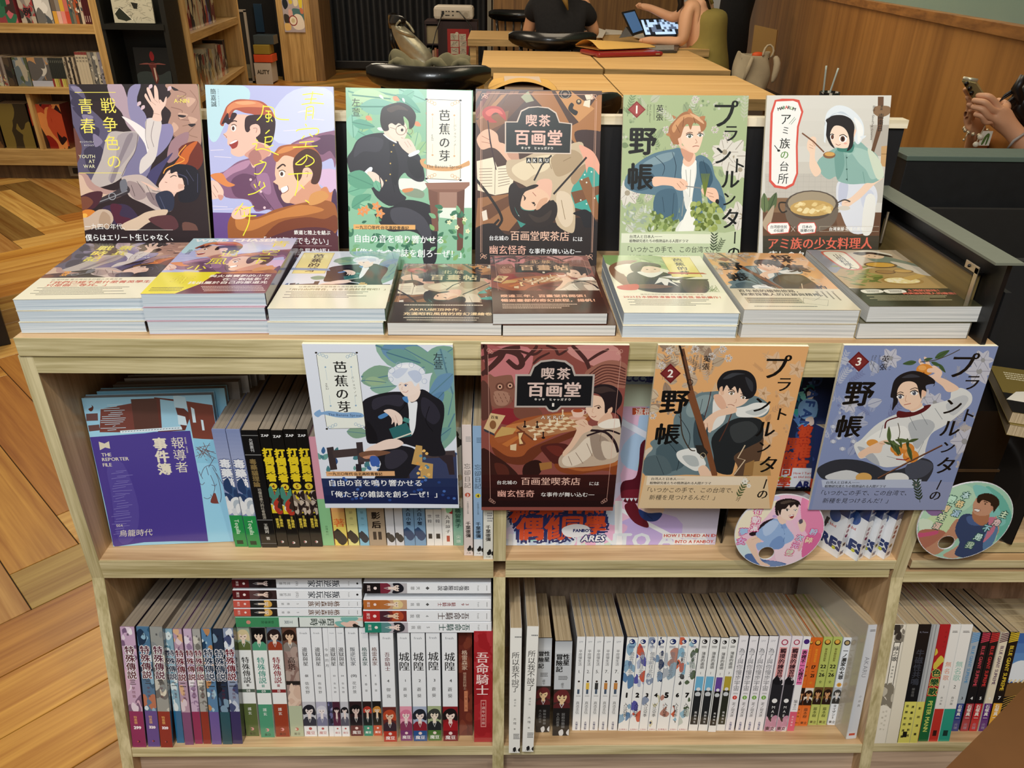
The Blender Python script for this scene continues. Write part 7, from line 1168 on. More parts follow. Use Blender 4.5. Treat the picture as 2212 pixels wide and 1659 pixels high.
def fan(cx,cy,px,r,label,paint,crop,bg,yp=-.0075,hole=None,rim='#e8e8ec'):
 c=ony(cx,cy,yp);up=Vector((0,.05,1)).normalized();ex=Vector((1,0,0));o=c+up*r-ex*r;S_=2*r
 A=Art(S_*1000,S_*1000,[pix(o),pix(o+ex*S_),pix(o+ex*S_-up*S_),pix(o-up*S_)]);A.crop(*crop)
 A.rect(0,0,S_*1000,S_*1000,bg,raw=True);paint(A)
 hx,hy=A.m(*hole[:2]);hr=hole[2]*A.u;R0_=r*1000;out=[]
 def inside(p):return(p[0]-R0_)**2+(p[1]-R0_)**2<=(R0_*.985)**2 and(p[0]-hx)**2+(p[1]-hy)**2>=(hr*1.04)**2
 b=MB();n=56;ring_o=[(R0_+R0_*math.cos(2*math.pi*i/n),R0_+R0_*math.sin(2*math.pi*i/n))for i in range(n)];ring_i=[(hx+hr*math.cos(2*math.pi*i/n),hy+hr*math.sin(2*math.pi*i/n))for i in range(n)]
 P3=lambda p,d:o+ex*(p[0]*.001)-up*(p[1]*.001)+Vector((0,d,-d*.05))
 vs=[P3(p,0)for p in ring_o]+[P3(p,0)for p in ring_i]+[P3(p,.0018)for p in ring_o]+[P3(p,.0018)for p in ring_i];fs=[]
 for i in range(n):
  j=(i+1)%n;fs+=[(i,j,n+j,n+i),(2*n+i,3*n+i,3*n+j,2*n+j),(i,2*n+i,2*n+j,j),(n+i,n+j,3*n+j,3*n+i)]
 b.add(vs,fs,PRT,rim)
 import itertools
 N=150;cell=S_*1000/N;col={}
 for P,F,c_,k in sorted(A.it,key=lambda t:t[3]):
  for f in F:
   q=[P[i]for i in f]
   for tri in([q]if len(q)==3 else[[q[0],q[i],q[i+1]]for i in range(1,len(q)-1)]):
    (x0,y0),(x1,y1),(x2,y2)=tri;d=(y1-y2)*(x0-x2)+(x2-x1)*(y0-y2)
    if abs(d)<1e-9:continue
    for ix in range(max(0,int(min(x0,x1,x2)/cell-.5)),min(N,int(max(x0,x1,x2)/cell+1))):
     for iy in range(max(0,int(min(y0,y1,y2)/cell-.5)),min(N,int(max(y0,y1,y2)/cell+1))):
      x,y=(ix+.5)*cell,(iy+.5)*cell;u=((y1-y2)*(x-x2)+(x2-x1)*(y-y2))/d;v=((y2-y0)*(x-x2)+(x0-x2)*(y-y2))/d
      if u>=-1e-6 and v>=-1e-6 and u+v<=1.000001:col[(ix,iy)]=c_
 for(ix,iy),c_ in col.items():
  if inside(((ix+.5)*cell,(iy+.5)*cell)):b.add([P3((ix*cell,iy*cell),-.00002),P3(((ix+1)*cell,iy*cell),-.00002),P3(((ix+1)*cell,(iy+1)*cell),-.00002),P3((ix*cell,(iy+1)*cell),-.00002)],[(0,1,2,3)],PRT,c_)
 return tag(b.build('round_fan'),label,'hand fan','round hand fans on the shelf front')
def out_t(A,t,x,y,s_,c,o,r=0,gap=1.0):
 a,b=x,y
 for i,q in enumerate(t):A.T(q,a,b,s_,c,.05,anchor='c',out=o,ow=.09,rot=r);a+=-math.sin(r)*s_*gap;b+=math.cos(r)*s_*gap
def fan1(A):
 for c,d in(('#f2c4dc','600 140 800 150 1000 250 1045 450 1000 650 850 800 700 860 780 560 700 400 560 300'),('#e98cb4','820 170 960 240 1040 400 1040 520 900 560 820 420'),('#f4ead0','180 300 420 180 560 200 420 400 260 480 140 620 110 540'),('#cfe4ea','110 580 260 640 340 760 220 820 130 700'),('#d8d0f0','260 200 480 145 600 170 420 240 240 300'),('#f4d8e4','560 640 760 620 840 760 680 860 560 820'),('#e070a4','860 560 1020 540 960 700 820 780')):A.P(c,d)
 A.P('#5a74a8','230 770 300 740 420 800 560 820 660 850 560 890 400 900 300 870');A.P('#7a90bc','380 860 500 815 660 860 600 890')
 A.P('#2a1c24','540 380 460 400 400 440 360 500 280 530 300 560 380 540 430 480 560 420')
 A.P('#efcdb8','385 560 330 560 250 610 260 660 340 800 400 870 430 895 490 870 470 850 400 810 350 690 350 640 400 620');A.L('#b48474',3,'385 570 300 600')
 A.P('#9ab8e4','345 540 420 460 520 390 570 385 640 420 670 470 740 570 700 620 640 650 600 690 540 700 420 690 370 710 350 640 430 620 400 600');A.P('#7c9cd0','520 600 600 560 640 620 620 680 540 700 480 680');A.P('#b8cef0','420 470 520 400 580 430 520 520 440 560');A.P('#86a4d8','560 390 610 450 600 480 660 480 640 430');A.L('#5c7cb0',3,'600 440 640 520 630 620')
 A.P('#f2d2c0','580 350 640 380 660 420 610 440 570 390');A.P('#f6dccc','590 300 600 350 640 390 700 400 740 380 770 330 785 270 760 240 640 250');A.P('#f4d4c4','570 300 590 290 605 320 595 345 575 330')
 A.P('#241c1c','545 300 550 220 620 182 720 178 790 205 806 255 790 240 770 270 745 235 700 270 690 240 650 280 610 290 600 330 592 345 570 290 580 350 555 340');A.P('#50443c','600 215 680 192 760 205 700 215 620 235')
 eye(A,668,294,15);eye(A,752,295,12);A.P('#a03c3c','684 352 712 345 740 340 728 375 705 382');A.P('#ffffff','690 352 735 345 730 352 695 360');A.P('#c4a8d8','520 350 545 345 565 365 540 372 522 372')
 A.P('#f2d2c0','780 420 830 390 860 430 855 490 830 520 800 510 785 460');A.P('#5c5664','790 400 815 384 830 410 812 436 792 430');A.P('#e8b4b8','780 690 820 620 830 640 800 712 775 712')
 W_,P_='#f4e4ec','#d85a90'
 for c,x,y in(('行',372,300),('動',350,395),('派',330,478)):A.T(c,x,y,92,W_,.05,anchor='c',out=P_,ow=.08)
 A.T('夢',218,518,96,'#a8c8ec',.05,anchor='c',out=P_,ow=.08);A.T('女',196,612,96,'#d8c0e8',.05,anchor='c',out=P_,ow=.08)
 for c,x,y,k in(('粉',940,520,'#b8cce8'),('碎',892,605,'#f0d8b8'),('次',795,580,'#b8dce8'),('元',752,655,'#e0c0e0'),('壁',692,732,'#d8e0c8')):A.T(c,x,y,84,k,.05,anchor='c',out=P_,ow=.08,rot=.15)
def fan2(A):
 for c,d in(('#b8dcc0','20 520 120 440 300 415 360 480 300 560 180 600 60 660 10 620'),('#c8e0b0','60 620 200 560 260 640 160 720 60 700'),('#6cb8a8','420 420 520 480 575 600 560 700 480 780 500 620 440 520'),('#84c8c0','340 420 440 440 500 560 540 640 480 660 400 560'),('#d8e8d0','20 620 100 640 60 740 20 700')):A.P(c,d)
 A.P('#8a6c9c','60 560 140 565 160 590 100 600 70 585')
 A.P('#b0705c','10 700 70 680 160 690 200 740 140 800 60 830 20 780');A.P('#c8587c','6 706 60 700 130 690 120 712 60 724 8 730')
 A.P('#c08c70','240 620 180 700 100 770 50 800 70 830 130 830 220 760 280 700 300 640');A.P('#cc9c80','480 600 440 660 340 720 220 800 160 840 240 856 330 800 460 740 500 680')
 A.P('#34466c','270 600 340 590 440 610 484 640 470 700 440 780 400 850 300 856 230 830 260 760 232 690');A.P('#4c6494','300 610 340 600 400 640 380 660 320 650');A.P('#5a80a8','420 700 480 660 490 700 440 800 400 800');A.P('#c87890','440 610 486 620 470 690 430 740 400 760 430 690')
 A.P('#b07858','345 560 400 590 440 580 430 640 390 660 340 620');A.P('#c8967a','340 540 350 510 372 490 450 510 460 540 440 590 400 600 360 594 342 575');A.P('#c48e72','448 545 470 530 472 556 452 572')
 A.P('#2c2018','365 515 370 480 410 464 460 470 495 500 500 530 480 560 465 580 462 545 450 540 445 520 420 510 395 505 380 522');A.L('#1c1410',5,'368 508 392 502');A.L('#1c1410',5,'405 512 430 520');A.E('#1c1410',378,520,5,5);A.E('#1c1410',415,528,5,5);A.P('#f4f0ec','350 558 382 564 374 574 354 570');A.L('#7a3c30',3,'348 556 384 562 375 576 352 570')
 for c,x,y,k in(('本',298,476,'#c8e8e8'),('格',262,528,'#f0d8a0'),('派',238,585,'#b8d8f0'),('體',212,500,'#c8f0d8'),('育',180,556,'#f0d8a8'),('笨',150,610,'#e0e8c0'),('蛋',124,660,'#e8c8b8'),('主',528,592,'#d8f0d0'),('角',486,640,'#e8c8c8'),('不',424,676,'#a8d8e8'),('是',374,728,'#c8e8e0'),('我',322,776,'#b8d0b8')):A.T(c,x,y,52,k,.05,anchor='c',out='#2a5a50',ow=.09,rot=.28)
fan(1683.5,1148.5,0,.0635,'round fan with a girl in a blue shirt on a pink ground',fan1,(1560,1040,4.758),'#f0c8dc',hole=(455,738,82))
fan(2084,1126.5,0,.0668,'round fan with a boy in a sleeveless blue top on a green ground',fan2,(1980,900,2.8),'#a4d0b8',hole=(180,762,50))
# ---- things standing in and above the neighbouring bookcase
mr_=thing('metal_display_rack','black metal display rack side with a wooden panel beside the rightmost stack','display rack',(1.185,.15,H))
cpart(mr_,'side_plate',lambda b:b.box(.006,.012,-.155,.17,.001,.108,BLACK));cpart(mr_,'wooden_panel',lambda b:b.box(-.006,.005,-.115,.13,.002,.078,wood('dull_oak','#8a7444','#6c5a34','Y',.6)))
cpart(mr_,'panel_edge',lambda b:b.box(-.0075,.0055,-.118,.13,.078,.081,BLACK));cpart(mr_,'top_flange',lambda b:b.box(-.016,.018,-.165,.2,.108,.111,plain('grey_green_metal','#6f7264',.5)))
cpart(mr_,'corner_bracket',lambda b:(b.box(-.0085,-.0072,-.128,-.120,.012,.09,plain('steel','#c8bca8',.35,.9)),b.box(-.0085,-.0072,-.128,-.098,.082,.092,MATS['steel']),b.sphere((-.009,-.124,.03),.0022,BLACK,seg=8,ring=5),b.sphere((-.009,-.108,.087),.0022,BLACK,seg=8,ring=5)),bevel=.002)
cpart(mr_,'chain',lambda b:b.tube([(-.01,.115,.09-.006*i)for i in range(9)],.002,MATS['steel'],seg=6))
hs=MB();BR=plain('dull_black','#08080a',.8);hs.box(1.218,2.05,.135,.15,MIDZ+.02,.93,BR);hs.box(1.218,1.226,.02,.135,.60,.93,BR);tag(hs.build('black_housing'),'black metal housing rising from the right hand bookcase','cabinet')
pc=MB();pc.box(1.24,2.6,.372,.435,0,1.012,plain('black_partition','#0a0a0b',.6));pc.box(1.238,2.6,.37,.437,1.012,1.02,plain('dark_green_top','#4c5a50',.5));tag(pc.build('black_partition',bevel=.001),'tall black partition with a dark green top edge behind the rack','partition')
M=Matrix.Translation((1.352,.006,MIDZ+.0165))@Matrix.Rotation(math.radians(-0),4,'Z')
wl_=sp('#1a1613',('r','WONDER LAND',.22,1.9,'#6a5434',.0,.5))
ob=onz(2185,1178,MIDZ+.016);M=Matrix.Translation((ob.x,ob.y,MIDZ+.0163))@Matrix.Rotation(math.radians(50),4,'Z')
book('picture_book','large black hardcover with widely spaced gold letters at the right edge',M,.034,.205,.16,wl_(34,205),'#1a1613',hard=True,pg=PG_V)
bx_=MB();bx_.box(1.232,1.345,.05,.13,MIDZ+.0165,.742,plain('dark_box','#120e0b',.35));bx_.box(1.231,1.346,.048,.05,.64,.644,plain('brown_rim','#4a3622',.4));tag(bx_.build('display_box'),'dark glossy display box in the right hand upper bay','box')
A=Art(148,200,bg='#7a6834');A.rect(0,120,148,200,'#1c1a18');A.poly([(20,110),(60,90),(120,130),(140,110),(148,160),(0,150)],'#e8e0d0');A.poly(spline([(30,120),(60,100),(100,150),(60,160)]),'#14110f');A.T('山童',64,30,34,'#f0e8d0',.03,mm=True);
for i in range(4):A.fake(16,24+i*9,36,4,'#e0d4b0',R_,True)
for i,z in enumerate((.743,.7595)):flat_book('manga_volume',('lower','upper')[i]+' olive covered volume at the far right edge',Matrix.Translation((1.262,-.012+.004*i,z))@Matrix.Rotation(math.radians(-22+3*i),4,'Z'),.13,.14,.016,A if i else None,'#7a6834','olive volumes at the right edge',pg=PG_V)
lp=inv@onp(2152,1577,pp,TN);fo=TM@Matrix.Translation((lp.x,.034,LOWL+.0012))
A=Art(128,182,bg='#3a6ab4');A.grad(0,0,128,90,'#2c5ca8','#7ab0e0',5);A.poly(spline([(0,60),(20,50),(40,70),(20,90),(0,84)]),'#e8eef4');A.poly(spline([(40,20),(70,0),(128,4),(128,70),(90,90),(50,66)]),'#16181c');A.poly(spline([(50,60),(70,50),(90,70),(80,92),(60,86)]),'#c88c60');A.rect(0,92,128,182,'#1a1a1c');A.poly(spline([(0,96),(50,88),(128,92),(128,116),(40,114),(0,118)]),'#7a5a34')
for i in range(10):A.line([(4+i*7,92),(8+i*7,86)],3,'#e8d8b0',0)
for i in range(5):A.line([(0,124+i*5),(30,116+i*3),(70,130+i*4)],1.2,'#c8a048',1)
A.T('感動不已',44,130,15,'#c8a864',.03,mm=True);A.T('連',62,146,14,'#c8a864',.03,mm=True);A.fake(34,158,70,5,'#d8d4c8',R_,True);A.T('全新',50,173,9,'#e0b840',.04,mm=True)
t=thing('comic_book','face out comic with a blue sky and black lower half at the far right','book',M=fo,group='comics facing out in the lower right bay');b=MB();b.box(0,.128,0,.001,0,.182,GLO,'#3a6ab4');A.onto(b,(0,-.00001,.182),(.001,0,0),(0,0,-.001),GLO);x=b.build('cover');x.parent=t;p=MB();p.box(.0005,.1275,.001,.016,.0005,.1815,pages('cream_paper_edge_y','#cdbb96','#94805e','X',40));x=p.build('page_block');x.parent=t
for i in range(5):
 Mq=TM@Matrix.Translation((lp.x+.002+.002*(i%2),.034+.0172*(i+1),LOWL+.0012));t=thing('comic_book',f'comic {["second","third","fourth","fifth","sixth"][i]} from the front of the face out row at the far right','book',M=Mq,group='comics facing out in the lower right bay');b=MB();b.box(0,.128,0,.001,0,.182,GLO,'#c8b48c');x=b.build('cover');x.parent=t;p=MB();p.box(.0005,.1275,.001,.016,.0005,.1815,MATS['cream_paper_edge_y']);x=p.build('page_block');x.parent=t
Mq=TM@Matrix.Translation((1.335,.15,LOWL+.19));
# seating area behind
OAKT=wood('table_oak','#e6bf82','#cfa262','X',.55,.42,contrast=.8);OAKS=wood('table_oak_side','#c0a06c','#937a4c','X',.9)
def table(label,x0,x1,y0,y1,cat='table'):
 t=thing('cafe_table',label,cat,((x0+x1)/2,(y0+y1)/2,0),group='oak cafe tables');hx,hy=(x1-x0)/2,(y1-y0)/2
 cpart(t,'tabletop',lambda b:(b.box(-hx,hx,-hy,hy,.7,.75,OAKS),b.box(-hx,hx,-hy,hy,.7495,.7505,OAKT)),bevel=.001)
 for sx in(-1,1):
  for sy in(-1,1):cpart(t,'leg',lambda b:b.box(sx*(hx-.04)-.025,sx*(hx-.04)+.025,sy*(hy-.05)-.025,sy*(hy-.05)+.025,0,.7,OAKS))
table('front left oak table with an open brown envelope on it',.57,1.165,2.80,3.60)
table('front right oak table nearest the panelled wall',1.172,1.90,2.80,3.62)
table('back left oak table beside the chair with the spindles',.5,1.20,3.86,4.80)
table('back right oak table with the red folder on it',1.212,1.94,3.86,5.0)
table('far left oak table behind the person in black',.36,1.42,5.66,6.5)
table('far right oak table with laptop and tablet',1.43,2.12,5.1,6.5)
def chair(label,x,y,rz,scale=1.,w=.27):
 t=thing('cafe_chair',label,'chair',M=Matrix.Translation((x,y,0))@Matrix.Rotation(rz,4,'Z')@Matrix.Diagonal((scale,scale,1,1)),group='black spindle back chairs')
 def rail(b):
  rows=[];n=22
  for i in range(n+1):
   a=-1+2*i/n;X=w*a;Y=-.155-.10*(1-a*a);h=.105-.04*abs(a)**4;z=.755+.02*abs(a)**2;T_=.013*(1-.5*abs(a)**6)
   c=.5+.5*math.sqrt(max(0,1-abs(a)**9));hh=h*c/2;zc=z+.045
   rows.append([(X,Y-T_,zc-hh),(X,Y-T_*1.2,zc),(X,Y-T_,zc+hh),(X,Y,zc+hh+.006),(X,Y+T_,zc+hh),(X,Y+T_,zc-hh),(X,Y,zc-hh-.005)])
  b.grid(rows,BLKW,close=True);b.add(rows[0],[tuple(range(7))],BLKW);b.add(rows[-1],[tuple(range(7))[::-1]],BLKW)
 cpart(t,'top_rail',rail,smooth=True)
 cpart(t,'seat',lambda b:b.grid([[(.22*math.cos(q)*r*(1 if abs(math.cos(q))<.8 else .98),.205*math.sin(q)*r+.0,z)for q in[2*math.pi*i/24 for i in range(24)]]for r,z in((.01,.44),(.9,.436),(1,.445),(1.02,.46),(.97,.472),(.5,.462),(.01,.46))],BLKW,close=True),smooth=True)
 for i in range(6):
  a=-.8+1.6*i/5;cpart(t,'spindle',lambda b:b.tube([(w*.78*a,-.19+.0*a,.46),(w*.86*a,-.17-.08*(1-a*a),.62),(w*.9*a,-.155-.10*(1-a*a),.765)],.0085 if 0<i<5 else .013,BLKW,seg=8),smooth=True)
 for sx in(-1,1):
  for sy in(-1,1):cpart(t,'leg',lambda b:b.tube([(sx*.14,sy*.13,.445),(sx*.2,sy*.19,0)],[.018,.012],BLKW,seg=8),smooth=True)
 cpart(t,'stretcher',lambda b:(b.tube([(-.175,.16,.2),(-.175,-.16,.2)],.009,BLKW),b.tube([(.175,.16,.2),(.175,-.16,.2)],.009,BLKW),b.tube([(-.175,0,.2),(.175,0,.2)],.009,BLKW)),smooth=True)
 return t
cA=chair('black chair with a grey green jacket over it, nearest behind the posters',.27,3.16,0,1.08)
cB=chair('black chair holding the person in the black shirt',.98,5.22,0,1.15)
cC=chair('black chair across the far table with a pale paper on its rail',.80,7.5,math.pi,1.1)
cD=chair('black chair turned sideways with a silver bag on it',-.12,6.75,math.radians(-76),1.)
cE=chair('black chair almost hidden behind the brown poster',.80,2.30,math.radians(8),.9)
def cloth(name,pts,rad,mat,label,cat,parent=None,subs=2,sm=True):
 b=MB();b.tube(pts,rad,mat,seg=10);o=b.build(name,parent,smooth=True,subs=1)
 return tag(o,label,cat)if label else o
jk=plain('grey_green_cloth','#6f6a50',.85,bump=.6,noise=.18);jl=plain('jacket_lining','#8a8070',.85,bump=.4)
jt=thing('jacket','grey green jacket bunched over the back of the nearest black chair','jacket',(.27,3.0,.825))
def jb(b):
 rows=[]
 for i in range(15):
  u=i/14;x=-.185+.37*u
  top=.055+.035*math.sin(u*9+.6)+.02*math.sin(u*21);rows.append([(x+.012*math.sin(i*1.7+k),(.018 if k<3 else .05)+.018*math.sin(i*1.3+k*1.1)+.012*k*.3,z)for k,z in enumerate((-.10,-.04,top*.5,top,top*.75,-.02,-.1))])
 b.grid(rows,jk)
cpart(jt,'body',jb,smooth=True,subs=2,solid=.006)
for x0,x1 in((-.19,-.09),(-.03,.1),(.1,.21)):cpart(jt,'sleeve_fold',lambda b:b.tube([(x0,-.02,-.04),(x0+(x1-x0)*.25,-.035,.045),(x0+(x1-x0)*.6,-.035,.06),(x1,-.02,-.03)],[.02,.028,.03,.018],jk,seg=10),smooth=True,subs=1)
for x in(-.11,.03):cpart(jt,'lining_panel',lambda b:b.box(x-.035,x+.035,-.052,-.046,-.045,.028,jl),bevel=.004)
sv=plain('silver_fabric','#b9b49c',.32,.55,bump=.8,noise=.15)
sb=thing('tote_bag','crumpled silver tote bag hanging on the sideways black chair','bag',(-.16,6.5,.5))
def sbb(b):
 rows=[]
 for k in range(9):
  z=-.02+.30*k/8;s_=.075+.05*math.sin(k*.42+.3);cx=.10-.22*k/8;rows.append([(cx+s_*1.05*math.cos(a)+.007*math.sin(3*a+k),-.0+.055*math.sin(a)+.006*math.cos(5*a+k),z)for a in[2*math.pi*i/18 for i in range(18)]])
 b.grid(rows,sv,close=True)
cpart(sb,'body',sbb,smooth=True,subs=1)
cpart(sb,'handle',lambda b:b.tube([(-.14,0,.26),(-.10,-.02,.33),(-.04,-.02,.32),(0,-.01,.27),(.03,-.02,.22)],.012,sv),smooth=True,subs=1);cpart(sb,'drawn_neck',lambda b:b.tube([(-.15,-.02,.27),(-.09,-.05,.24),(-.02,-.06,.22),(.04,-.03,.19)],[.018,.03,.026,.012],sv),smooth=True,subs=1)
pw=plain('projector_white','#d9cfc0',.4);pj=thing('projector','white projector standing on the dark red cabinet','projector',(.19,6.95,.80))
cpart(pj,'casing',lambda b:b.box(-.175,.185,-.14,.16,.012,.125,pw),bevel=.028);cpart(pj,'rear_panel',lambda b:b.box(-.11,.15,-.1435,-.139,.028,.088,plain('projector_grey','#bdb4a4',.5)))
for i,(x,z,w_,h_)in enumerate(((-.09,.07,.022,.03),(-.06,.082,.012,.008),(-.035,.082,.012,.008),(.0,.082,.02,.009),(.04,.082,.02,.012),(-.05,.05,.04,.008),(.0,.05,.012,.012),(-.098,.05,.016,.022))):cpart(pj,'port',lambda b:b.box(x-w_/2,x+w_/2,-.146,-.1434,z-h_/2,z+h_/2,BLACK))
cpart(pj,'speaker_grille',lambda b:b.tube([(.115,-.1434,.055),(.115,-.146,.055)],.022,plain('grille','#a89e8e',.7),seg=20))
for x in(-.13,.14):cpart(pj,'foot',lambda b:b.tube([(x,-.11,0),(x,-.11,.013)],.012,BLACK))
cb=tag((lambda b:(b.tube([(.245,6.80,.885),(.30,6.74,.83),(.36,6.72,.76),(.33,6.66,.5),(.1,6.64,.42),(-.02,6.66,.5),(.04,6.7,.72),(.095,6.79,.86)],.0045,BLACK),b.build('power_cable',smooth=True))[1])(MB()),'black cable hanging from the projector past the cabinet','cable')
dr=plain('oxblood_board','#260c0c',.45);ca=thing('cube_cabinet','dark red open cabinet under the projector','cabinet',(.17,7.0,0))
cpart(ca,'top',lambda b:b.box(-.24,.24,-.2,.2,.775,.8,dr));cpart(ca,'side_panel',lambda b:b.box(-.12,-.10,-.2,.2,.0,.775,dr));cpart(ca,'side_panel',lambda b:b.box(.22,.24,-.2,.2,0,.775,dr));cpart(ca,'side_panel',lambda b:b.box(-.24,-.225,-.19,.2,0,.775,dr));cpart(ca,'front_panel',lambda b:b.box(-.10,.22,-.2,-.185,0,.775,dr));cpart(ca,'shelf',lambda b:b.box(-.225,-.12,-.19,.2,.6,.612,dr));cpart(ca,'back_panel',lambda b:b.box(-.225,.22,.18,.2,0,.775,dr));cpart(ca,'lining',lambda b:b.box(-.225,-.12,-.16,-.15,.612,.76,plain('cream_card','#a89878',.8)))
for i,c in enumerate(('#b8b09c','#6a7c5a','#c8a08c','#b87c58','#9a3c30')):tag((lambda b:(b.box(-.05+.0205*i,-.031+.0205*i,6.83,6.97,.3,.575-.01*(i%3),plain('spine_'+c,c,.5)),b.build('book',bevel=.001))[1])(MB()),f'{["cream","green","pink","orange","red"][i]} book in the dark red cabinet','book','books in the dark red cabinet')
A=Art(178,300,bg='#a3201c');
for x,y,w,h in((26,34,64,48),(96,36,56,50),(26,88,66,46),(98,88,58,42),(28,140,62,46),(100,132,54,54)):A.rect(x,y,x+w,y+h,'#c8c0ac');[A.line([(x+R_.uniform(3,w-3),y+R_.uniform(3,h-3))for _ in range(3)],1.6,'#5a544a',1)for _ in range(6)]
A.E('#d4ccb8',78,36,14);A.T('AVERAGE',88,246,22,'#1c1010',.05,anchor='c',mm=True);A.rect(44,208,130,211,'#5a1410');A.rect(56,262,120,265,'#3a1010');A.rect(40,226,132,229,'#5a1410')
b=MB();o=Vector((.135,6.797,.74));b.box(.135,.335,6.798,6.799,.40,.74,PRT,'#a3201c');A.onto(b,(.135,6.798,.74),(.2/178,0,0),(0,0,-.34/300));tag(b.build('wall_poster'),'red sheet with grey drawings taped to the cabinet front','poster')
ct=MB();rows=[]
for k in range(6):rows.append([(-1.56+(2.0)*i/90,10.0+.03*math.sin(i*.9)*(1 if k<5 else .6),.12+2.6*k/5)for i in range(91)])
ct.grid(rows,plain('charcoal_curtain','#11151b',.55,noise=.4));tag(ct.build('curtain',smooth=True),'charcoal roll down curtain at the back of the room','curtain')
tag((lambda b:(b.box(-1.56,.44,9.96,10.04,.02,.12,BLACK),b.build('curtain_bar',bevel=.01))[1])(MB()),'black bottom bar lying along the floor under the curtain','bar')
bl=thing('blind','pale grey upright blind left of the person in black','blind',(.8,8.6,0))
for i in range(12):cpart(bl,'slat',lambda b:b.box(-.32+i*.06,-.275+i*.06,-.004,.004,.0,1.6,plain('pale_slat','#8e8a7c',.6)))
KR=plain('kraft_paper','#d9ac5c',.75,noise=.06);KI=plain('kraft_inside','#d09a50',.8);WP=plain('white_paper','#e6ded0',.7)
e1=thing('envelope','large open kraft envelope with a pale booklet inside on the front left table','envelope',(.71,3.08,.751))
def env(b,w,d,h,mo_):
 rows=[]
 for k in range(7):
  v=k/6;rows.append([(w*(a/2-.5)*(1 if v<.5 else 1-.14*(v-.5)*2),d*(v-.5),.004+h*math.sin(math.pi*a/2)**1.0*(1-.75*v))for a in[i/6 for i in range(13)]])
 rows2=[[(r[0],r[1],.002+.0)for r in q]for q in rows];b.grid(rows,KR);b.grid(rows2,KI)
cpart(e1,'sleeve',lambda b:env(b,.33,.50,.052,1),smooth=True,solid=.0015,subs=1);cpart(e1,'booklet',lambda b:b.box(-.085,.09,-.245,.15,.005,.03,plain('pale_booklet','#cdb8a4',.6)))
e2=thing('envelope','large kraft envelope lying on the red folder on the back right table','envelope',M=Matrix.Translation((1.40,4.78,.785))@Matrix.Rotation(math.radians(-62),4,'Z'))
cpart(e2,'sleeve',lambda b:env(b,.30,.50,.05,1),smooth=True,solid=.0015,subs=1)
rf=thing('folder','red leather folder under the kraft envelope on the back right table','folder',M=Matrix.Translation((1.42,4.62,.752))@Matrix.Rotation(math.radians(20),4,'Z'));RD=plain('red_leather','#8a0f14',.3,coat=.3)
cpart(rf,'case',lambda b:b.box(-.24,.24,-.12,.16,0,.028,RD),bevel=.012);cpart(rf,'zip_pull',lambda b:b.box(.18,.21,-.126,-.118,.01,.018,MATS['steel']),bevel=.002)
def slab(name,label,cat,quad,z,th,mat,grp=None):
 b=MB();p=[onz(u,v,z)for u,v in quad];b.prism(p,Vector((0,0,-th)),mat);return tag(b.build(name),label,cat,grp)
slab('paper_sheet','white folded paper beside the person in black','paper',[(1292,60),(1310,66),(1302,80),(1284,80)],.775,.006,WP);slab('paper_sheet','pale sheet lying flat left of the tablet','paper',[(1308,63),(1345,66),(1342,74),(1304,74)],.756,.003,WP);slab('notebook','white open notebook in front of the tablet','notebook',[(1368,77),(1400,69),(1426,85),(1420,91)],.775,.01,WP)
tb=thing('tablet','tablet in a black case standing on the far right table','tablet',M=Matrix.Identity(4))
tp4=[ony(1342,28,5.55),ony(1370,22,5.6),ony(1391,70,5.5),ony(1366,78,5.45)]
def quadp(b,q,mat,off,ins=0,th=.006,col=None):
 c=sum((Vector(x)for x in q),Vector())/4;q=[c+(Vector(x)-c)*(1-ins)for x in q];n=(q[1]-q[0]).cross(q[3]-q[0]).normalized();n=n if n.y<0 else-n
 b.prism([x+n*off for x in q],n*th,mat,col)
cpart(tb,'case',lambda b:quadp(b,tp4,BLACK,0,0,.01));cpart(tb,'screen',lambda b:quadp(b,tp4,plain('screen_blue','#3c5a80',.2,emit=.7),.0105,.16,.001))
cpart(tb,'stand_flap',lambda b:b.prism([tp4[3],ony(1337,82,5.6),ony(1352,58,5.62)],Vector((.02,.02,0)),BLACK))
lp_=thing('laptop','open laptop showing grey pictures on the far right table','laptop',M=Matrix.Identity(4));ls=[ony(1380,42,5.75),ony(1462,40,5.75),ony(1462,92,5.6),ony(1395,88,5.6)]
cpart(lp_,'lid',lambda b:quadp(b,ls,BLACK,0,0,.006));cpart(lp_,'base',lambda b:b.prism([onz(1392,96,.765),onz(1470,94,.765),onz(1462,110,.765),onz(1398,110,.765)],Vector((0,0,-.012)),plain('laptop_grey','#4a4844',.4,.5)))
def scr(b):
 q=random.Random(4);e=[plain('screen_white','#a8c4e4',.3,emit=1.1),plain('screen_mid','#5c6c88',.3,emit=.8),plain('screen_dark','#1c2430',.3,emit=.5)];a,c,d=ls[0],ls[1],ls[3]
 for i in range(14):
  for j in range(6):u0,v0=.04+i*.066,.06+j*.115;P_=[a+(c-a)*u+(d-a)*v for u,v in((u0,v0),(u0+.066,v0),(u0+.066,v0+.115),(u0,v0+.115))];quadp(b,P_,q.choices(e,(5,3,2))[0],.0065,0,.0005)
cpart(lp_,'screen',scr)
for i in range(4):cpart(lp_,'key_row',lambda b:b.prism([onz(1402,99+i*2.6,.767),onz(1456,98+i*2.6,.767),onz(1456,99.6+i*2.6,.767),onz(1402,100.6+i*2.6,.767)],Vector((0,0,.002)),plain('keys','#a8a49c',.5)))
GL=plain('clear_glass','#ffffff',.03,trans=1.)
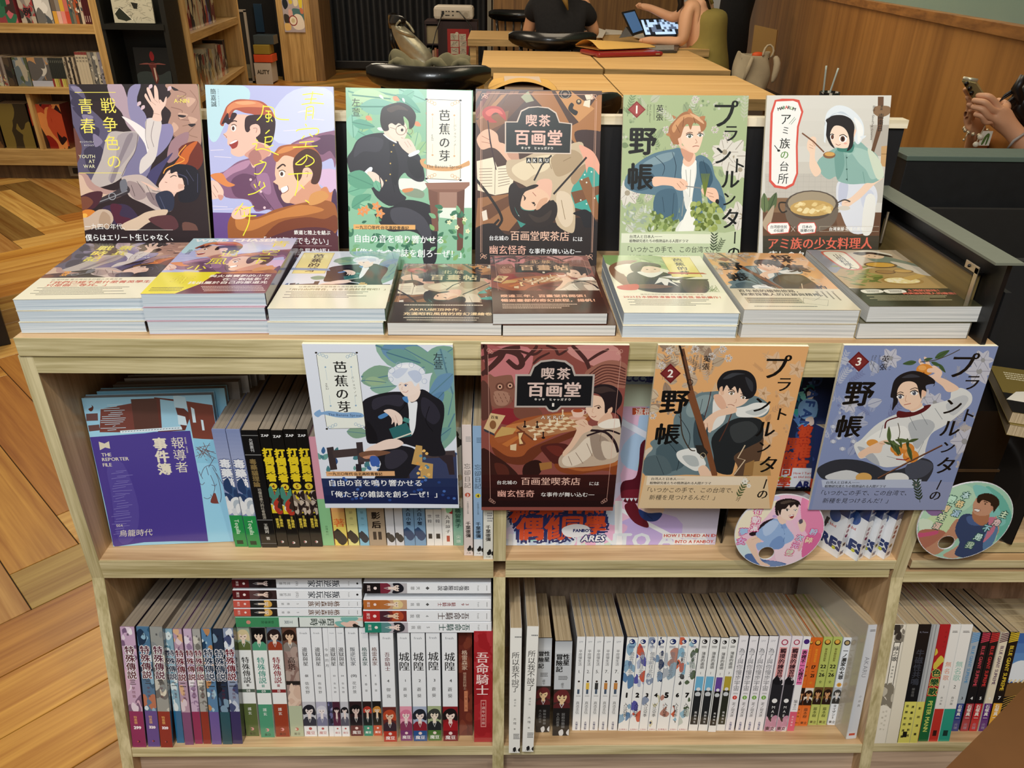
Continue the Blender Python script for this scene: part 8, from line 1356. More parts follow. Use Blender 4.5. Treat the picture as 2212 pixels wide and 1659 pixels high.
st_=thing('side_table','small round side table mostly hidden behind the kerchiefed girl poster','table',(1.75,1.97,0));cpart(st_,'top',lambda b:b.tube([(0,0,.74),(0,0,.76)],.16,OAKT,seg=28));cpart(st_,'leg',lambda b:b.tube([(0,0,0),(0,0,.74)],.03,OAKS));cpart(st_,'foot',lambda b:b.tube([(0,0,0),(0,0,.02)],.14,BLACK,seg=24))
gl=thing('drinking_glass','clear glass with two straws behind the kerchiefed girl poster','glass',(1.752,1.957,.7605))
cpart(gl,'tumbler',lambda b:b.grid([[(r*math.cos(a),r*math.sin(a),z)for a in[2*math.pi*i/28 for i in range(28)]]for r,z in((.001,.001),(.026,.001),(.035,.139),(.033,.139),(.025,.008),(.001,.008))],GL,close=True),smooth=True)
s1,s2=ony(1785,142,1.96)-Vector((1.752,1.957,.7605)),ony(1811,147,1.98)-Vector((1.752,1.957,.7605))
for s_,bt in((s1,Vector((-.012,0,.012))),(s2,Vector((-.016,.008,.012)))):
 o=tag((lambda b:(b.tube([gl.location+bt,gl.location+s_*.93+bt*.07,gl.location+s_],.0032,plain('pale_straw','#c8d4cc',.3),seg=8),b.build('straw',smooth=True))[1])(MB()),'bent pale straw in the glass' if s_ is s1 else 'straight pale straw in the glass','straw')
CV=plain('canvas','#b3a68c',.9,bump=.7,noise=.08);tt=thing('tote_bag','cream canvas tote with an orange thing inside by the panelled wall','bag',(2.385,4.92,.46))
def tot(b):
 rows=[]
 for k in range(9):
  z=.02+.27*k/8;s_=1+.10*math.sin(k*.5);rows.append([((.115*s_*math.copysign(abs(math.cos(a))**.6,math.cos(a))+.008*math.sin(4*a+k)),.08*s_*math.copysign(abs(math.sin(a))**.6,math.sin(a))+.006*math.cos(3*a+k),z+.012*math.cos(a*2)*k/8)for a in[2*math.pi*i/28 for i in range(28)]])
 b.grid([[(x*.01,y*.01,.012)for x,y,z in rows[0]]]+rows,CV,close=True)
cpart(tt,'body',tot,smooth=True,subs=1,solid=.004);cpart(tt,'handle',lambda b:b.tube([(.10,-.06,.26),(.13,-.07,.31),(.09,-.05,.36),(.05,-.07,.33),(.04,-.085,.27)],.01,CV),smooth=True,subs=1);cpart(tt,'handle',lambda b:b.tube([(-.03,-.09,.27),(-.05,-.095,.2),(-.07,-.1,.12)],[.012,.016,.008],CV),smooth=True);cpart(tt,'knot',lambda b:b.tube([(.13,-.06,.28),(.16,-.08,.24),(.15,-.08,.14),(.14,-.07,.1)],[.02,.03,.026,.008],CV),smooth=True,subs=1);cpart(tt,'lining',lambda b:b.box(-.095,.095,-.06,.06,.2,.262,BLACK))
tag((lambda b:(b.tube([(2.36,4.88,.735),(2.40,4.87,.742),(2.455,4.88,.735)],[.02,.026,.02],plain('orange_cloth','#d8541c',.6)),b.build('pouch',smooth=True,subs=1))[1])(MB()),'orange pouch sticking out of the canvas tote','pouch')
b=MB();b.prism([ony(1630,54,5.35),ony(1679,65,5.35),ony(1672,120,5.35),ony(1622,120,5.35)],Vector((.01,.012,0)),plain('brown_card','#a8844c',.8));tag(b.build('cardboard_sheet'),'brown card leaning on the wall behind the canvas tote','card')
bn=MB();bn.box(2.12,2.68,3.9,6.9,.0,.46,plain('bench_base','#3a2a1a',.7));tag(bn.build('bench',bevel=.01),'low dark bench along the panelled wall','bench')
ck=plain('black_cloth','#0b0a0c',.85,bump=.5);b=MB();rows=[]
for k in range(9):z=.47+.60*k/8;r_=.16-.035*k/8;rows.append([(2.42+.05*k/8+r_*math.cos(a)+.012*math.sin(3*a+k),5.78+.13*math.sin(a)+.01*math.cos(4*a+k),z)for a in[2*math.pi*i/20 for i in range(20)]])
b.grid(rows,ck,close=True);b.add(rows[-1],[tuple(range(20))],ck);tag(b.build('backpack',smooth=True,subs=1),'big black backpack upright between the olive dress and the wall','bag')
cm=MB();cm.sphere((1.32,6.35,.80),(.06,.05,.045),BLACK);cm.tube([(1.27,6.32,.775),(1.38,6.3,.775)],.02,BLACK);cm.tube([(1.26,6.33,.79),(1.22,6.3,.83),(1.3,6.28,.86),(1.38,6.3,.82)],.006,BLACK);tag(cm.build('camera_bag',smooth=True,subs=1),'small black strapped pouch on the far right table','bag')
# people
SKIN=plain('skin','#d9a27c',.5);SKIN2=plain('skin_light','#e0ac88',.5)
def skinned(name,J,E_,mat,parent=None,subs=2,root=0):
 """one continuous surface grown over a skeleton; J: name -> (x, y, z, r)"""
 ks=list(J);me=bpy.data.meshes.new(name);me.from_pydata([J[k][:3]for k in ks],[(ks.index(a),ks.index(b))for a,b in E_],[])
 me.materials.append(mat);o=bpy.data.objects.new(name,me);COL.objects.link(o);o.parent=parent
 m=o.modifiers.new('skin','SKIN');m.use_smooth_shade=True
 if not me.skin_vertices:me.attributes
 sk=me.skin_vertices[0].data
 for i,k in enumerate(ks):r=J[k][3];sk[i].radius=r if isinstance(r,tuple)else(r,r);sk[i].use_root=(i==root)
 s_=o.modifiers.new('sub','SUBSURF');s_.levels=subs;s_.render_levels=subs
 return o
def hair_mass(b,c,r,mat,drop,seed=0,back=Vector((0,-1,0)),n=26,spread=1.):
 q=random.Random(seed);b.sphere(c,r,mat)
 for i in range(n):
  a=-1.3+2.6*i/(n-1);x=c[0]+r[0]*math.sin(a)*.95*spread;y=c[1]+back.y*r[1]*math.cos(a)*.85;z=c[2]+.02
  b.tube([(x,y,z),(x+q.uniform(-.012,.012),y+back.y*.015,z-drop*.45),(x*1+q.uniform(-.02,.02),y+back.y*.01,z-drop*q.uniform(.85,1.05))],[.022,.018,.004],mat,seg=6)
def face(par,c,r,fwd,skin,name='head'):
 """simple features on a head: nose, eyes, mouth, ears; fwd = unit direction of the gaze"""
 f=Vector(fwd).normalized();s_=Vector((f.y,-f.x,0)).normalized();u=s_.cross(f);c=Vector(c);b=MB()
 b.tube([c+f*r*.93+u*r*.12,c+f*r*1.12-u*r*.18,c+f*r*.98-u*r*.24],[r*.08,r*.13,r*.07],skin,seg=8)
 for q in(-1,1):
  b.sphere(c+s_*q*r*.36+f*r*.84+u*r*.02,r*.11,plain('eye_white','#efe8e0',.3),seg=8,ring=6);b.sphere(c+s_*q*r*.36+f*r*.92+u*r*.02,r*.06,BLACK,seg=8,ring=6);b.sphere(c+s_*q*r*.93,(r*.12,r*.16,r*.26),skin,seg=8,ring=6)
 b.tube([c+s_*r*.25+f*r*.84-u*r*.52,c+f*r*.93-u*r*.53,c-s_*r*.25+f*r*.84-u*r*.52],r*.05,plain('lips','#a05a4c',.4),seg=6);o=b.build('face_features',par,smooth=True)
p1=thing('person','person in a black T-shirt seen from behind, seated on a black chair','person',(0,0,0));X,Y=1.05,5.32
J=dict(pel=(X,Y,.54,.15),waist=(X,Y+.02,.72,(.15,.11)),chest=(X,Y+.05,.93,(.18,.12)),neck0=(X,Y+.06,1.08,.07),neck1=(X+.01,Y+.09,1.16,.055),head0=(X+.01,Y+.12,1.23,.085),head1=(X+.01,Y+.13,1.33,.09),sl=(X-.17,Y+.05,1.02,.065),el=(X-.235,Y+.10,.80,.045),wl=(X-.13,Y+.34,.785,.032),hl=(X-.08,Y+.42,.785,.03),sr=(X+.17,Y+.05,1.02,.065),er=(X+.27,Y+.10,.82,.045),wr=(X+.22,Y+.36,.785,.032),hr=(X+.20,Y+.44,.785,.03),hipl=(X-.1,Y+.02,.52,.10),knl=(X-.13,Y+.44,.50,.075),fl_=(X-.13,Y+.42,.08,.05),tl=(X-.13,Y+.56,.04,.035),hipr=(X+.1,Y+.02,.52,.10),knr=(X+.13,Y+.44,.50,.075),fr=(X+.13,Y+.42,.08,.05),trr=(X+.13,Y+.56,.04,.035))
for s_,h in(('l',(X-.08,Y+.42)),('r',(X+.20,Y+.44))):
 for i in range(5):J[f'{s_}f{i}']=(h[0]-.03+.015*i,h[1]+(.06 if 0<i<4 else .045),.779,.009)
ED=[('pel','waist'),('waist','chest'),('chest','neck0'),('neck0','neck1'),('neck1','head0'),('head0','head1'),('chest','sl'),('sl','el'),('el','wl'),('wl','hl'),('chest','sr'),('sr','er'),('er','wr'),('wr','hr'),('pel','hipl'),('hipl','knl'),('knl','fl_'),('fl_','tl'),('pel','hipr'),('hipr','knr'),('knr','fr'),('fr','trr')]+[('hl',f'lf{i}')for i in range(5)]+[('hr',f'rf{i}')for i in range(5)]
skinned('body',J,ED,SKIN,p1)
TS=plain('black_tshirt','#0d0c10',.9,bump=.5)
Jt=dict(a=(X,Y,.50,(.19,.155)),b=(X,Y+.01,.70,(.19,.15)),c=(X,Y+.04,.92,(.215,.155)),d=(X,Y+.055,1.05,(.14,.10)),e=(X,Y+.06,1.09,.075),l0=(X-.18,Y+.05,1.01,.092),l1=(X-.235,Y+.075,.90,.085),r0=(X+.18,Y+.05,1.01,.092),r1=(X+.262,Y+.08,.88,.088))
skinned('t_shirt',Jt,[('a','b'),('b','c'),('c','d'),('d','e'),('c','l0'),('l0','l1'),('c','r0'),('r0','r1')],TS,p1)
skinned('trousers',dict(a=(X,Y,.53,.165),b=(X-.1,Y+.03,.52,.115),c=(X-.13,Y+.44,.50,.092),d=(X-.13,Y+.42,.12,.07),e=(X+.1,Y+.03,.52,.115),f=(X+.13,Y+.44,.50,.092),g=(X+.13,Y+.42,.12,.07)),[('a','b'),('b','c'),('c','d'),('a','e'),('e','f'),('f','g')],plain('dark_trousers','#15161c',.85),p1)
b=MB();HB=plain('brown_hair','#2a1b10',.45);hair_mass(b,(X+.01,Y+.115,1.30),(.10,.11,.125),HB,.22,3);b.tube([(X+.0,Y-.02,1.25),(X+.03,Y-.10,1.14),(X+.02,Y-.11,1.05),(X+.045,Y-.115,.985)],[.03,.03,.022,.005],plain('fair_hair','#8a6c38',.45),seg=8);b.build('hair',p1,smooth=True);face(p1,(X+.01,Y+.13,1.29),.095,(0,1,-.2),SKIN)
p2=thing('person','person in a sleeveless olive dress seen from behind, leaning to a laptop','person',(0,0,0));X,Y=2.10,5.28
J=dict(pel=(X+.06,Y,.55,.14),waist=(X+.03,Y+.01,.72,(.125,.11)),chest=(X,Y+.02,.92,(.15,.11)),neck0=(X-.03,Y+.03,1.08,.065),neck1=(X-.06,Y+.04,1.16,.05),head0=(X-.09,Y+.05,1.23,.082),head1=(X-.10,Y+.05,1.33,.088),sl=(X-.15,Y-.06,1.03,.062),el=(X-.16,Y-.10,.79,.045),wl=(X-.33,Y+.04,.785,.03),hl=(X-.40,Y+.09,.79,.028),sr=(X-.02,Y+.19,1.02,.06),er=(X-.16,Y+.34,.92,.042),wr=(X-.33,Y+.36,.985,.028),hr=(X-.39,Y+.36,1.0,.027),hipl=(X+.04,Y-.09,.53,.09),knl=(X-.36,Y-.1,.52,.07),fl_=(X-.33,Y-.1,.08,.045),tl=(X-.45,Y-.1,.04,.03),hipr=(X+.04,Y+.09,.53,.09),knr=(X-.36,Y+.12,.52,.07),fr=(X-.33,Y+.12,.08,.045),trr=(X-.45,Y+.12,.04,.03))
for i in range(5):J[f'lf{i}']=(X-.45+.004*abs(i-2),Y+.07+.014*i,.776,.0085);J[f'rf{i}']=(X-.455+.008*abs(i-2),Y+.34+.012*i,1.02-.008*i,.0085)
skinned('body',J,ED,SKIN2,p2)
OL=plain('olive_linen','#8f8040',.85,bump=.5,noise=.1)
skinned('dress',dict(a=(X+.11,Y-.02,.40,(.20,.2)),b=(X+.07,Y,.58,(.19,.18)),c=(X+.05,Y+.01,.76,(.15,.14)),d=(X+.035,Y+.01,.92,(.165,.15)),e=(X+.035,Y+.01,1.02,(.14,.135)),f=(X-.16,Y-.06,.52,.13),g=(X-.36,Y+.0,.50,.13)),[('a','b'),('b','c'),('c','d'),('d','e'),('b','f'),('f','g')],OL,p2)
b=MB();b.tube([(X+.03,Y-.05,1.04),(X-.01,Y-.05,1.12),(X-.05,Y+.0,1.13)],.012,OL);b.tube([(X+.03,Y+.09,1.04),(X-.0,Y+.1,1.11),(X-.04,Y+.06,1.13)],.012,OL);b.tube([(X-.07,Y-.13,1.10),(X-.02,Y-.09,1.06),(X+.02,Y-.04,1.0)],.011,BLACK);b.build('strap',p2,smooth=True)
b=MB();DK=plain('black_hair','#0e0908',.4);hair_mass(b,(X-.09,Y+.05,1.31),(.105,.10,.12),DK,.2,5);b.tube([(X-.17,Y-.06,1.25),(X-.22,Y-.08,1.12),(X-.20,Y-.08,1.03),(X-.225,Y-.08,.985)],[.03,.03,.022,.004],DK,seg=8);b.build('hair',p2,smooth=True);face(p2,(X-.10,Y+.05,1.29),.092,(-1,.1,-.2),SKIN2)
p3=thing('person','dark haired person holding a phone in both hands behind the black partition','person',(0,0,0))
def W3(u,v,y):return ony(u,v,y)
J={};E3=[]
def hand(pre,wrist,palm,knuck,tips,thumb,rp,rf):
 """a wrist, a palm and five separate bent fingers given as world points"""
 J[pre+'w']=(*wrist,.026);J[pre+'p']=(*palm,(.030,.020));E3.append((pre+'w',pre+'p'))
 for i,(k,t)in enumerate(zip(knuck,tips)):
  m_=(Vector(k)+Vector(t))/2+Vector((.0,-.012,.010));J[f'{pre}k{i}']=(*k,rf*1.15);J[f'{pre}m{i}']=(*m_,rf);J[f'{pre}t{i}']=(*t,rf*.8);E3.extend([(pre+'p',f'{pre}k{i}'),(f'{pre}k{i}',f'{pre}m{i}'),(f'{pre}m{i}',f'{pre}t{i}')])
 a,b_=thumb;J[pre+'ta']=(*a,rf*1.2);J[pre+'tb']=(*b_,rf*.95);E3.extend([(pre+'p',pre+'ta'),(pre+'ta',pre+'tb')])
bx,by=2.22,1.50
J.update(pel=(bx+.12,by+.05,.50,.15),waist=(bx+.11,by+.06,.66,(.14,.11)),chest=(bx+.09,by+.05,.86,(.17,.12)),neck0=(bx+.06,by+.03,1.0,.06),neck1=(bx+.03,by+.0,1.06,.05),head0=(bx+.02,by-.01,1.11,.08),head1=(bx+.02,by+.0,1.2,.088),sr=(bx+.04,by-.13,.94,.06),er=(bx+.0,by-.2,.72,.046),sl=(bx+.16,by+.2,.94,.06),el=(bx-.02,by+.24,.74,.044),hipl=(bx+.1,by+.12,.48,.1),knl=(bx-.25,by+.14,.5,.07),fl_=(bx-.22,by+.14,.08,.045),tl=(bx-.34,by+.14,.04,.03),hipr=(bx+.1,by-.08,.48,.1),knr=(bx-.25,by-.1,.5,.07),fr=(bx-.22,by-.1,.08,.045),trr=(bx-.34,by-.1,.04,.03))
rw=W3(2196,292,1.36);rp_=W3(2158,250,1.38)
hand('r',rw,rp_,[W3(2150,222,1.37),W3(2142,238,1.36),W3(2134,252,1.36),W3(2128,265,1.37)],[W3(2106,206,1.39),W3(2098,216,1.38),W3(2096,230,1.38),W3(2102,246,1.38)],(W3(2178,226,1.40),W3(2150,215,1.43)),0,.0095)
lw_=W3(2110,288,1.47);lp2=W3(2104,250,1.47)
hand('l',lw_,lp2,[W3(2094,238,1.47),W3(2093,246,1.47),W3(2094,254,1.47),W3(2096,262,1.47)],[W3(2083,190,1.44),W3(2088,206,1.44),W3(2091,222,1.44),W3(2095,236,1.44)],(W3(2120,236,1.47),W3(2140,214,1.45)),0,.009)
ED3=ED[:6]+[('chest','sr'),('sr','er'),('er','rw'),('chest','sl'),('sl','el'),('el','lw')]+[('pel','hipl'),('hipl','knl'),('knl','fl_'),('fl_','tl'),('pel','hipr'),('hipr','knr'),('knr','fr'),('fr','trr')]+E3
skinned('body',J,ED3,SKIN,p3)
skinned('top',dict(a=(bx+.12,by+.05,.48,.19),b=(bx+.11,by+.06,.68,(.18,.15)),c=(bx+.09,by+.05,.88,(.2,.15)),d=(bx+.06,by+.03,1.0,.085),e=(bx+.04,by-.13,.93,.08),f=(bx+.02,by-.17,.84,.07),g=(bx+.15,by+.2,.93,.08),h=(bx+.09,by+.22,.85,.07)),[('a','b'),('b','c'),('c','d'),('c','e'),('e','f'),('c','g'),('g','h')],plain('black_top','#0c0b0d',.9),p3)
skinned('trousers',dict(a=(bx+.12,by+.04,.48,.17),b=(bx+.1,by+.12,.48,.11),c=(bx-.25,by+.14,.5,.085),d=(bx-.22,by+.14,.1,.065),e=(bx+.1,by-.08,.48,.11),f=(bx-.25,by-.1,.5,.085),g=(bx-.22,by-.1,.1,.065)),[('a','b'),('b','c'),('c','d'),('a','e'),('e','f'),('f','g')],plain('dark_trousers','#15161c',.85),p3)
b=MB();b.sphere((bx+.03,by+.01,1.17),(.115,.115,.125),DK);q=random.Random(8)
for i in range(34):
 u0,v0=2222+q.uniform(-14,40),180+q.uniform(-20,30);y0=1.42+q.uniform(-.04,.06);pts=[W3(u0,v0,y0),W3(u0-q.uniform(4,30),v0+26,y0),W3(u0-q.uniform(-6,26),v0+60,y0),W3(u0-q.uniform(-14,10),v0+100,y0)];b.tube(pts,[.012,.014,.012,.003],DK,seg=6)
for w_ in((2205,178,2186,196,2170,206,2160,218),(2200,192,2180,204,2168,212,2156,222),(2210,200,2186,214,2176,222,2164,226)):b.tube([W3(w_[i],w_[i+1],1.4)for i in range(0,8,2)],[.004,.004,.003,.001],DK,seg=5)
b.build('hair',p3,smooth=True);face(p3,(bx+.02,by-.0,1.16),.09,(-1,-.1,-.35),SKIN)
b=MB();bs=plain('silver_beads','#c8bca0',.3,.6)
for i in range(14):a=2*math.pi*i/14;c_=W3(2109,282,1.47);b.sphere(c_+Vector((.033*math.cos(a),.03*math.sin(a),.008*math.sin(a))),.006,bs,seg=6,ring=5)
b.tube([W3(2090,288,1.44),W3(2084,300,1.44)],.0014,bs,seg=5);b.sphere(W3(2082,302,1.44),.004,bs,seg=6,ring=5);b.build('bead_bracelet',p3,smooth=True)
b=MB();b.tube([W3(2176,322,1.34),W3(2190,304,1.325),W3(2214,288,1.33)],.004,plain('grey_cord','#9a9490',.5),seg=6);b.build('cord_bracelet',p3,smooth=True)
ph=thing('phone','phone in a clear gold cased back held in both hands','phone',M=Matrix.Identity(4));pq=[W3(2079,170,1.42),W3(2110,176,1.40),W3(2150,238,1.40),W3(2112,226,1.425)]
cpart(ph,'case',lambda b:quadp(b,pq,plain('pale_gold','#b3a06c',.25,.4),0,0,.008),bevel=.002)
for u,v in((2088,181),(2095,191),(2099,201)):cpart(ph,'lens',lambda b:b.sphere(W3(u,v,1.400),(.0065,.004,.0065),plain('lens_black','#120c0a',.1)),smooth=True)
cpart(ph,'top_edge',lambda b:b.tube([W3(2080,169,1.418),W3(2112,174,1.40)],.005,plain('silver_edge','#c8c4b0',.3,.6)),smooth=True)
ch_=thing('phone_charm','white and green card charm hanging below the phone','charm',M=Matrix.Identity(4));A=Art(30,40,bg='#d8d4c4');A.poly(spline([(6,36),(10,16),(18,6),(24,12),(22,36),(18,36),(18,16),(12,36)]),'#4c6a34')
def chb(b):o_=W3(2123,283,1.36);b.box(o_.x,o_.x+.03,o_.y,o_.y+.002,o_.z-.04,o_.z,PRT,'#d8d4c4');A.onto(b,o_,(.001,0,0),(0,0,-.001))
cpart(ch_,'card',chb);cpart(ch_,'bead',lambda b:(b.sphere(W3(2118,296,1.36),.008,plain('pearl','#cfc8b4',.3)),b.sphere(W3(2108,312,1.36),.008,MATS['pearl'])),smooth=True);cpart(ch_,'loop',lambda b:b.tube([W3(2128,272,1.37),W3(2124,280,1.36),W3(2118,290,1.36),W3(2108,310,1.36)],.0015,bs,seg=5))
# bookcases at the back left
OKB=wood('back_oak_x','#c9a468','#a07c46','X',.9);OKZ=wood('back_oak_z','#c9a468','#9a7844','Z',.7);OKD=wood('back_oak_dark','#6c543c','#4a3828','Z',.6)
YB=4.15;x_l,x_r=-3.3,-1.79
b1=thing('back_bookcase','long oak bookcase at the back left with rows of comics','bookcase',(-2.6,4.3,0));bpy.context.view_layer.update()
for z0,z1 in((.868,.917),(.528,.562),(.133,.19),(1.18,1.21)):part('shelf_board',lambda b:b.box(x_l,x_r,YB,YB+.28,z0,z1,OKB),b1)
part('side_panel',lambda b:b.box(x_r,x_r+.045,YB-.002,YB+.3,0,1.5,OKZ),b1);part('back_panel',lambda b:b.box(x_l,x_r,YB+.26,YB+.28,0,1.5,OKD),b1);part('plinth_rail',lambda b:b.box(x_l,x_r,YB+.0,YB+.03,.095,.133,OKB),b1);part('plinth_board',lambda b:b.box(x_l,x_r,YB+.05,YB+.07,0,.095,OKD),b1);part('divider_panel',lambda b:b.box(-2.31,-2.285,YB+.02,YB+.26,.19,.528,OKZ),b1);part('side_panel',lambda b:b.box(x_l-.03,x_l,YB,YB+.3,0,1.5,OKZ),b1)
sk_=tag((lambda b:(b.box(-2.175,-2.055,YB+.038,YB+.049,.018,.088,plain('steel_plate','#8a8880',.35,.7)),b.box(-2.15,-2.085,YB+.034,YB+.039,.035,.072,BLACK),b.build('floor_socket',bevel=.003))[2])(MB()),'metal socket plate on the plinth of the back left bookcase','socket')
def brow(specs,z,grp,where,y=YB+.06,d=.13,tilt=0):
 for i,(x0,x1,h,c,bands,l)in enumerate(specs):
  w=x1-x0;f=sp(c,*bands);book('comic_book',l+' '+where,Matrix.Translation((x0,y,z+.0005)),w-.001,h,d,f(w*1000-1,h*1000),c,grp)
def pxr(u0,u1,n,h,c,bands,labs,v=190):
 out=[]
 for i in range(n):a=ony(u0+(u1-u0)*i/n,v,YB+.06).x;b_=ony(u0+(u1-u0)*(i+1)/n,v,YB+.06).x;cc=c[i%len(c)];out.append((a,b_,h,cc,bands(i),labs[i]if i<len(labs)else labs[-1]))
 return out
on=['first','second','third','fourth','fifth','sixth','seventh','eighth','ninth','tenth']
mk_=lambda cs,s0:(lambda i:[('z',.02,.7,cs,s0+i,10),('t','漫畫',.1,.4,'#ddd',.03),('b',.86,1,cs[i%len(cs)])])
r1=pxr(2,42,1,.25,['#8e3a40'],lambda i:[('z',.2,.9,['#c0606a','#3a2420','#2c6a4c'],4,20),('h','文',.2,.3,'#d8783c',.05),('B',.3,.5,.6,.65,'#1c5a3c')],['red cased volume'],54)+pxr(50,82,1,.24,['#5a5452'],lambda i:[('z',0,1,['#3a3432','#8a8078','#b4a898','#9c3c40'],5,26),('h','例',.75,.55,'#111',.05)],['grey cover with one big black character'],54)+pxr(84,118,1,.24,['#9a9896'],lambda i:[('z',0,1,['#6a6866','#c8c6c2','#4a5058','#e4e2de'],6,22)],['silver grey cover in film'],54)+pxr(120,156,4,.22,['#6a5c50','#8a8078','#d8a83c','#c86a5c'],lambda i:[('b',.7,1,['#d8a03c','#e0b0a0','#e08a80','#c84a34'][i])],[f'{c} comic' for c in('brown and yellow','grey and pink','yellow and rose','pink and red')],54)+pxr(156,186,5,.22,['#4a5c54','#7a7060','#a8542c','#3a3028','#c8b8a0'],lambda i:[('z',0,.8,['#c8542c','#e8dcc8','#3a4a50'],i,10)],[f'{o} colourful comic right of the yellow ones' for o in on],54)+pxr(186,214,6,.22,['#4a1216'],lambda i:[('r','COMICS',.3,1.,'#a87c78',.02,.5),('B',.3,.8,.7,.95,'#b89890')],[f'{o} dark red volume of the matching six' for o in on],54)
brow(r1,.917,'comics on the upper shelf of the back left bookcase','on the upper back left shelf')
r2=pxr(0,22,4,.17,['#7a6c64','#b0a8a0','#5a4a44','#8c8078'],lambda i:[('z',.6,1,['#c8a878','#8a3a30','#b8c0a0'],i,6)],[f'{o} thin grey comic from the left edge' for o in on],190)+pxr(22,40,1,.165,['#33261c'],lambda i:[('z',0,1,['#1c1814','#4a3a28','#2c3424'],3,12)],['dark brown cover in film'],190)+pxr(42,72,1,.165,['#6a6e5c'],lambda i:[('z',0,1,['#7c8490','#4a5438','#a8a090','#5c6870'],9,24)],['green grey cover in film'],190)+pxr(74,118,1,.165,['#8f8a84'],lambda i:[('z',0,.75,['#5a5654','#b88a5c','#c8c4bc','#7a7e88','#e0dcd8'],11,40),('b',.8,1,'#b0b4c4')],['silvery cover with a fighting figure'],190)+pxr(118,150,8,.165,['#2a2c28'],lambda i:[('r','COMIC',.08,.9,'#8a8c84',.02,.5),('b',.72,1,['#8a2a2c','#c8b86c','#b8b050','#a08850'][i%4])],[f'{o} black comic of the matching eight' for o in on],190)+pxr(150,178,6,.17,['#a89c88','#3a3028','#c4b8a4','#2a2420','#b8a890','#4c443c'],lambda i:[('z',.1,.9,['#8a7c68','#3a342c'],i+20,6)],[f'{o} brown and cream comic right of the black ones' for o in on],190)+pxr(178,204,4,.2,['#c8bca4'],lambda i:[('b',0,.08,'#8a3a38'),('t','傳奇',.12,.3,'#333',.02)],[f'{o} tall cream volume' for o in on],190)+pxr(205,232,4,.2,['#9a9488','#6a6a68','#bdb6a4','#8c8894'],lambda i:[('z',.1,1,['#4a4848','#d8d4c8'],i+4,8)],[f'{o} tall grey volume at the right end' for o in on],190)
brow(r2,.562,'comics on the middle shelf of the back left bookcase','on the middle back left shelf')
for u0,u1,c,zz_,l in((-30,12,'#1c1410',['#3a2a1c','#6a4a2c'],'dark cover at the left edge'),(16,80,'#17120e',['#3a3020','#7c6a34','#5a3430','#2c2c24'],'glossy black box set in film'),(84,152,'#5c0f10',['#8a2018','#b84a2c','#d88a4c','#2c1414'],'large dark red cover')):
 a,b_=ony(u0,322,YB+.05).x,ony(u1,322,YB+.05).x;f=sp(c,('z',.1,.95,zz_,len(l),30));book('box_set',l+' on the bottom back left shelf',Matrix.Translation((a,YB+.05,.1905)),b_-a,.27,.12,f((b_-a)*1000,270),c,'covers on the bottom back left shelf')
BK=plain('black_unit','#15140f',.45);u2=thing('black_display_unit','black display unit with two art books between the oak bookcases','shelf unit',(-1.55,4.4,0));bpy.context.view_layer.update()
part('back_panel',lambda b:b.box(-1.74,-1.36,YB+.22,YB+.24,0,1.5,BK),u2);part('shelf_board',lambda b:b.box(-1.74,-1.375,YB-.01,YB+.22,.895,.924,BK),u2);part('shelf_board',lambda b:b.box(-1.74,-1.375,YB-.01,YB+.22,.5,.53,BK),u2);part('side_panel',lambda b:b.box(-1.745,-1.725,YB,YB+.22,0,1.5,BK),u2);part('side_panel',lambda b:b.box(-1.385,-1.355,YB,YB+.22,0,1.5,BK),u2)
A=Art(200,260,bg='#b8b4a0');q=random.Random(2)
for i in range(90):x,y=q.uniform(8,192),q.uniform(5,250);A.line([(x,y),(x+q.uniform(-22,22),y+q.uniform(-14,14)),(x+q.uniform(-26,26),y+q.uniform(-20,20))],q.uniform(.8,2.4),q.choice(['#6c6a5c','#8a887a','#4a483e']))
A.poly([(96,150),(130,156),(122,186),(106,184)],'#1c1c16');A.poly([(8,210),(36,178),(90,240),(60,250),(20,240)],'#24281c');A.line([(8,210),(36,178),(92,244)],3,'#e4e0d0',0)
b=MB();o=Vector((-1.665,YB+.03,1.19));b.prism([o+Vector((0,0,0)),o+Vector((.235,0,0)),o+Vector((.235,-.02,-.26)),o+Vector((0,-.02,-.26))],Vector((0,.012,0)),PRT,'#b8b4a0');A.onto(b,o,(.235/200,0,0),(0,-.02/260,-.26/260));tag(b.build('sketch_book'),'open book with a pale line drawing on the black unit','book')
A=Art(180,250,bg='#0b0a0a');A.poly(spline([(0,150),(60,130),(120,150),(180,130),(180,250),(0,250)]),'#2c3434');A.poly(spline([(70,90),(90,80),(110,90),(104,120),(112,170),(96,200),(84,160),(78,120)]),'#5c2420');A.poly(spline([(20,92),(60,84),(90,90),(120,84),(160,92),(120,92),(60,92)]),'#8a4a44');A.poly(spline([(80,40),(92,20),(104,44),(98,70),(86,70)]),'#8a1418');A.poly([(92,110),(100,110),(104,170),(96,190)],'#b8a090');A.T('ヱ20',60,228,30,'#b89830',.05,mm=True)
b=MB();o=Vector((-1.63,YB+.10,.79));b.prism([o,o+Vector((.21,0,0)),o+Vector((.21,-.03,-.258)),o+Vector((0,-.03,-.258))],Vector((0,.016,0)),PRT,'#0b0a0a');A.onto(b,o,(.21/180,0,0),(0,-.03/250,-.258/250));tag(b.build('art_book'),'black art book with a red haired floating figure on the black unit','book')
pA,pB=Vector((-1.50,4.55,0)),Vector((-1.79,6.35,0));dA=(pB-pA).normalized();nA=Vector((-dA.y,dA.x,0));nA=nA if nA.x<0 else-nA
a0=ony(384,177,4.5);UM=frame((-1.34,4.42,0),(-.12,.993,0),(-.993,-.12,0))
u3=thing('angled_bookcase','oak bookcase seen at an angle behind the black unit','bookcase',M=UM);LU=1.75
q1,q2=onz(362,57,.868),onz(450,24,.868)
def usolve(u,v,z):p=UM.inverted()@onz(u,v,z);return p
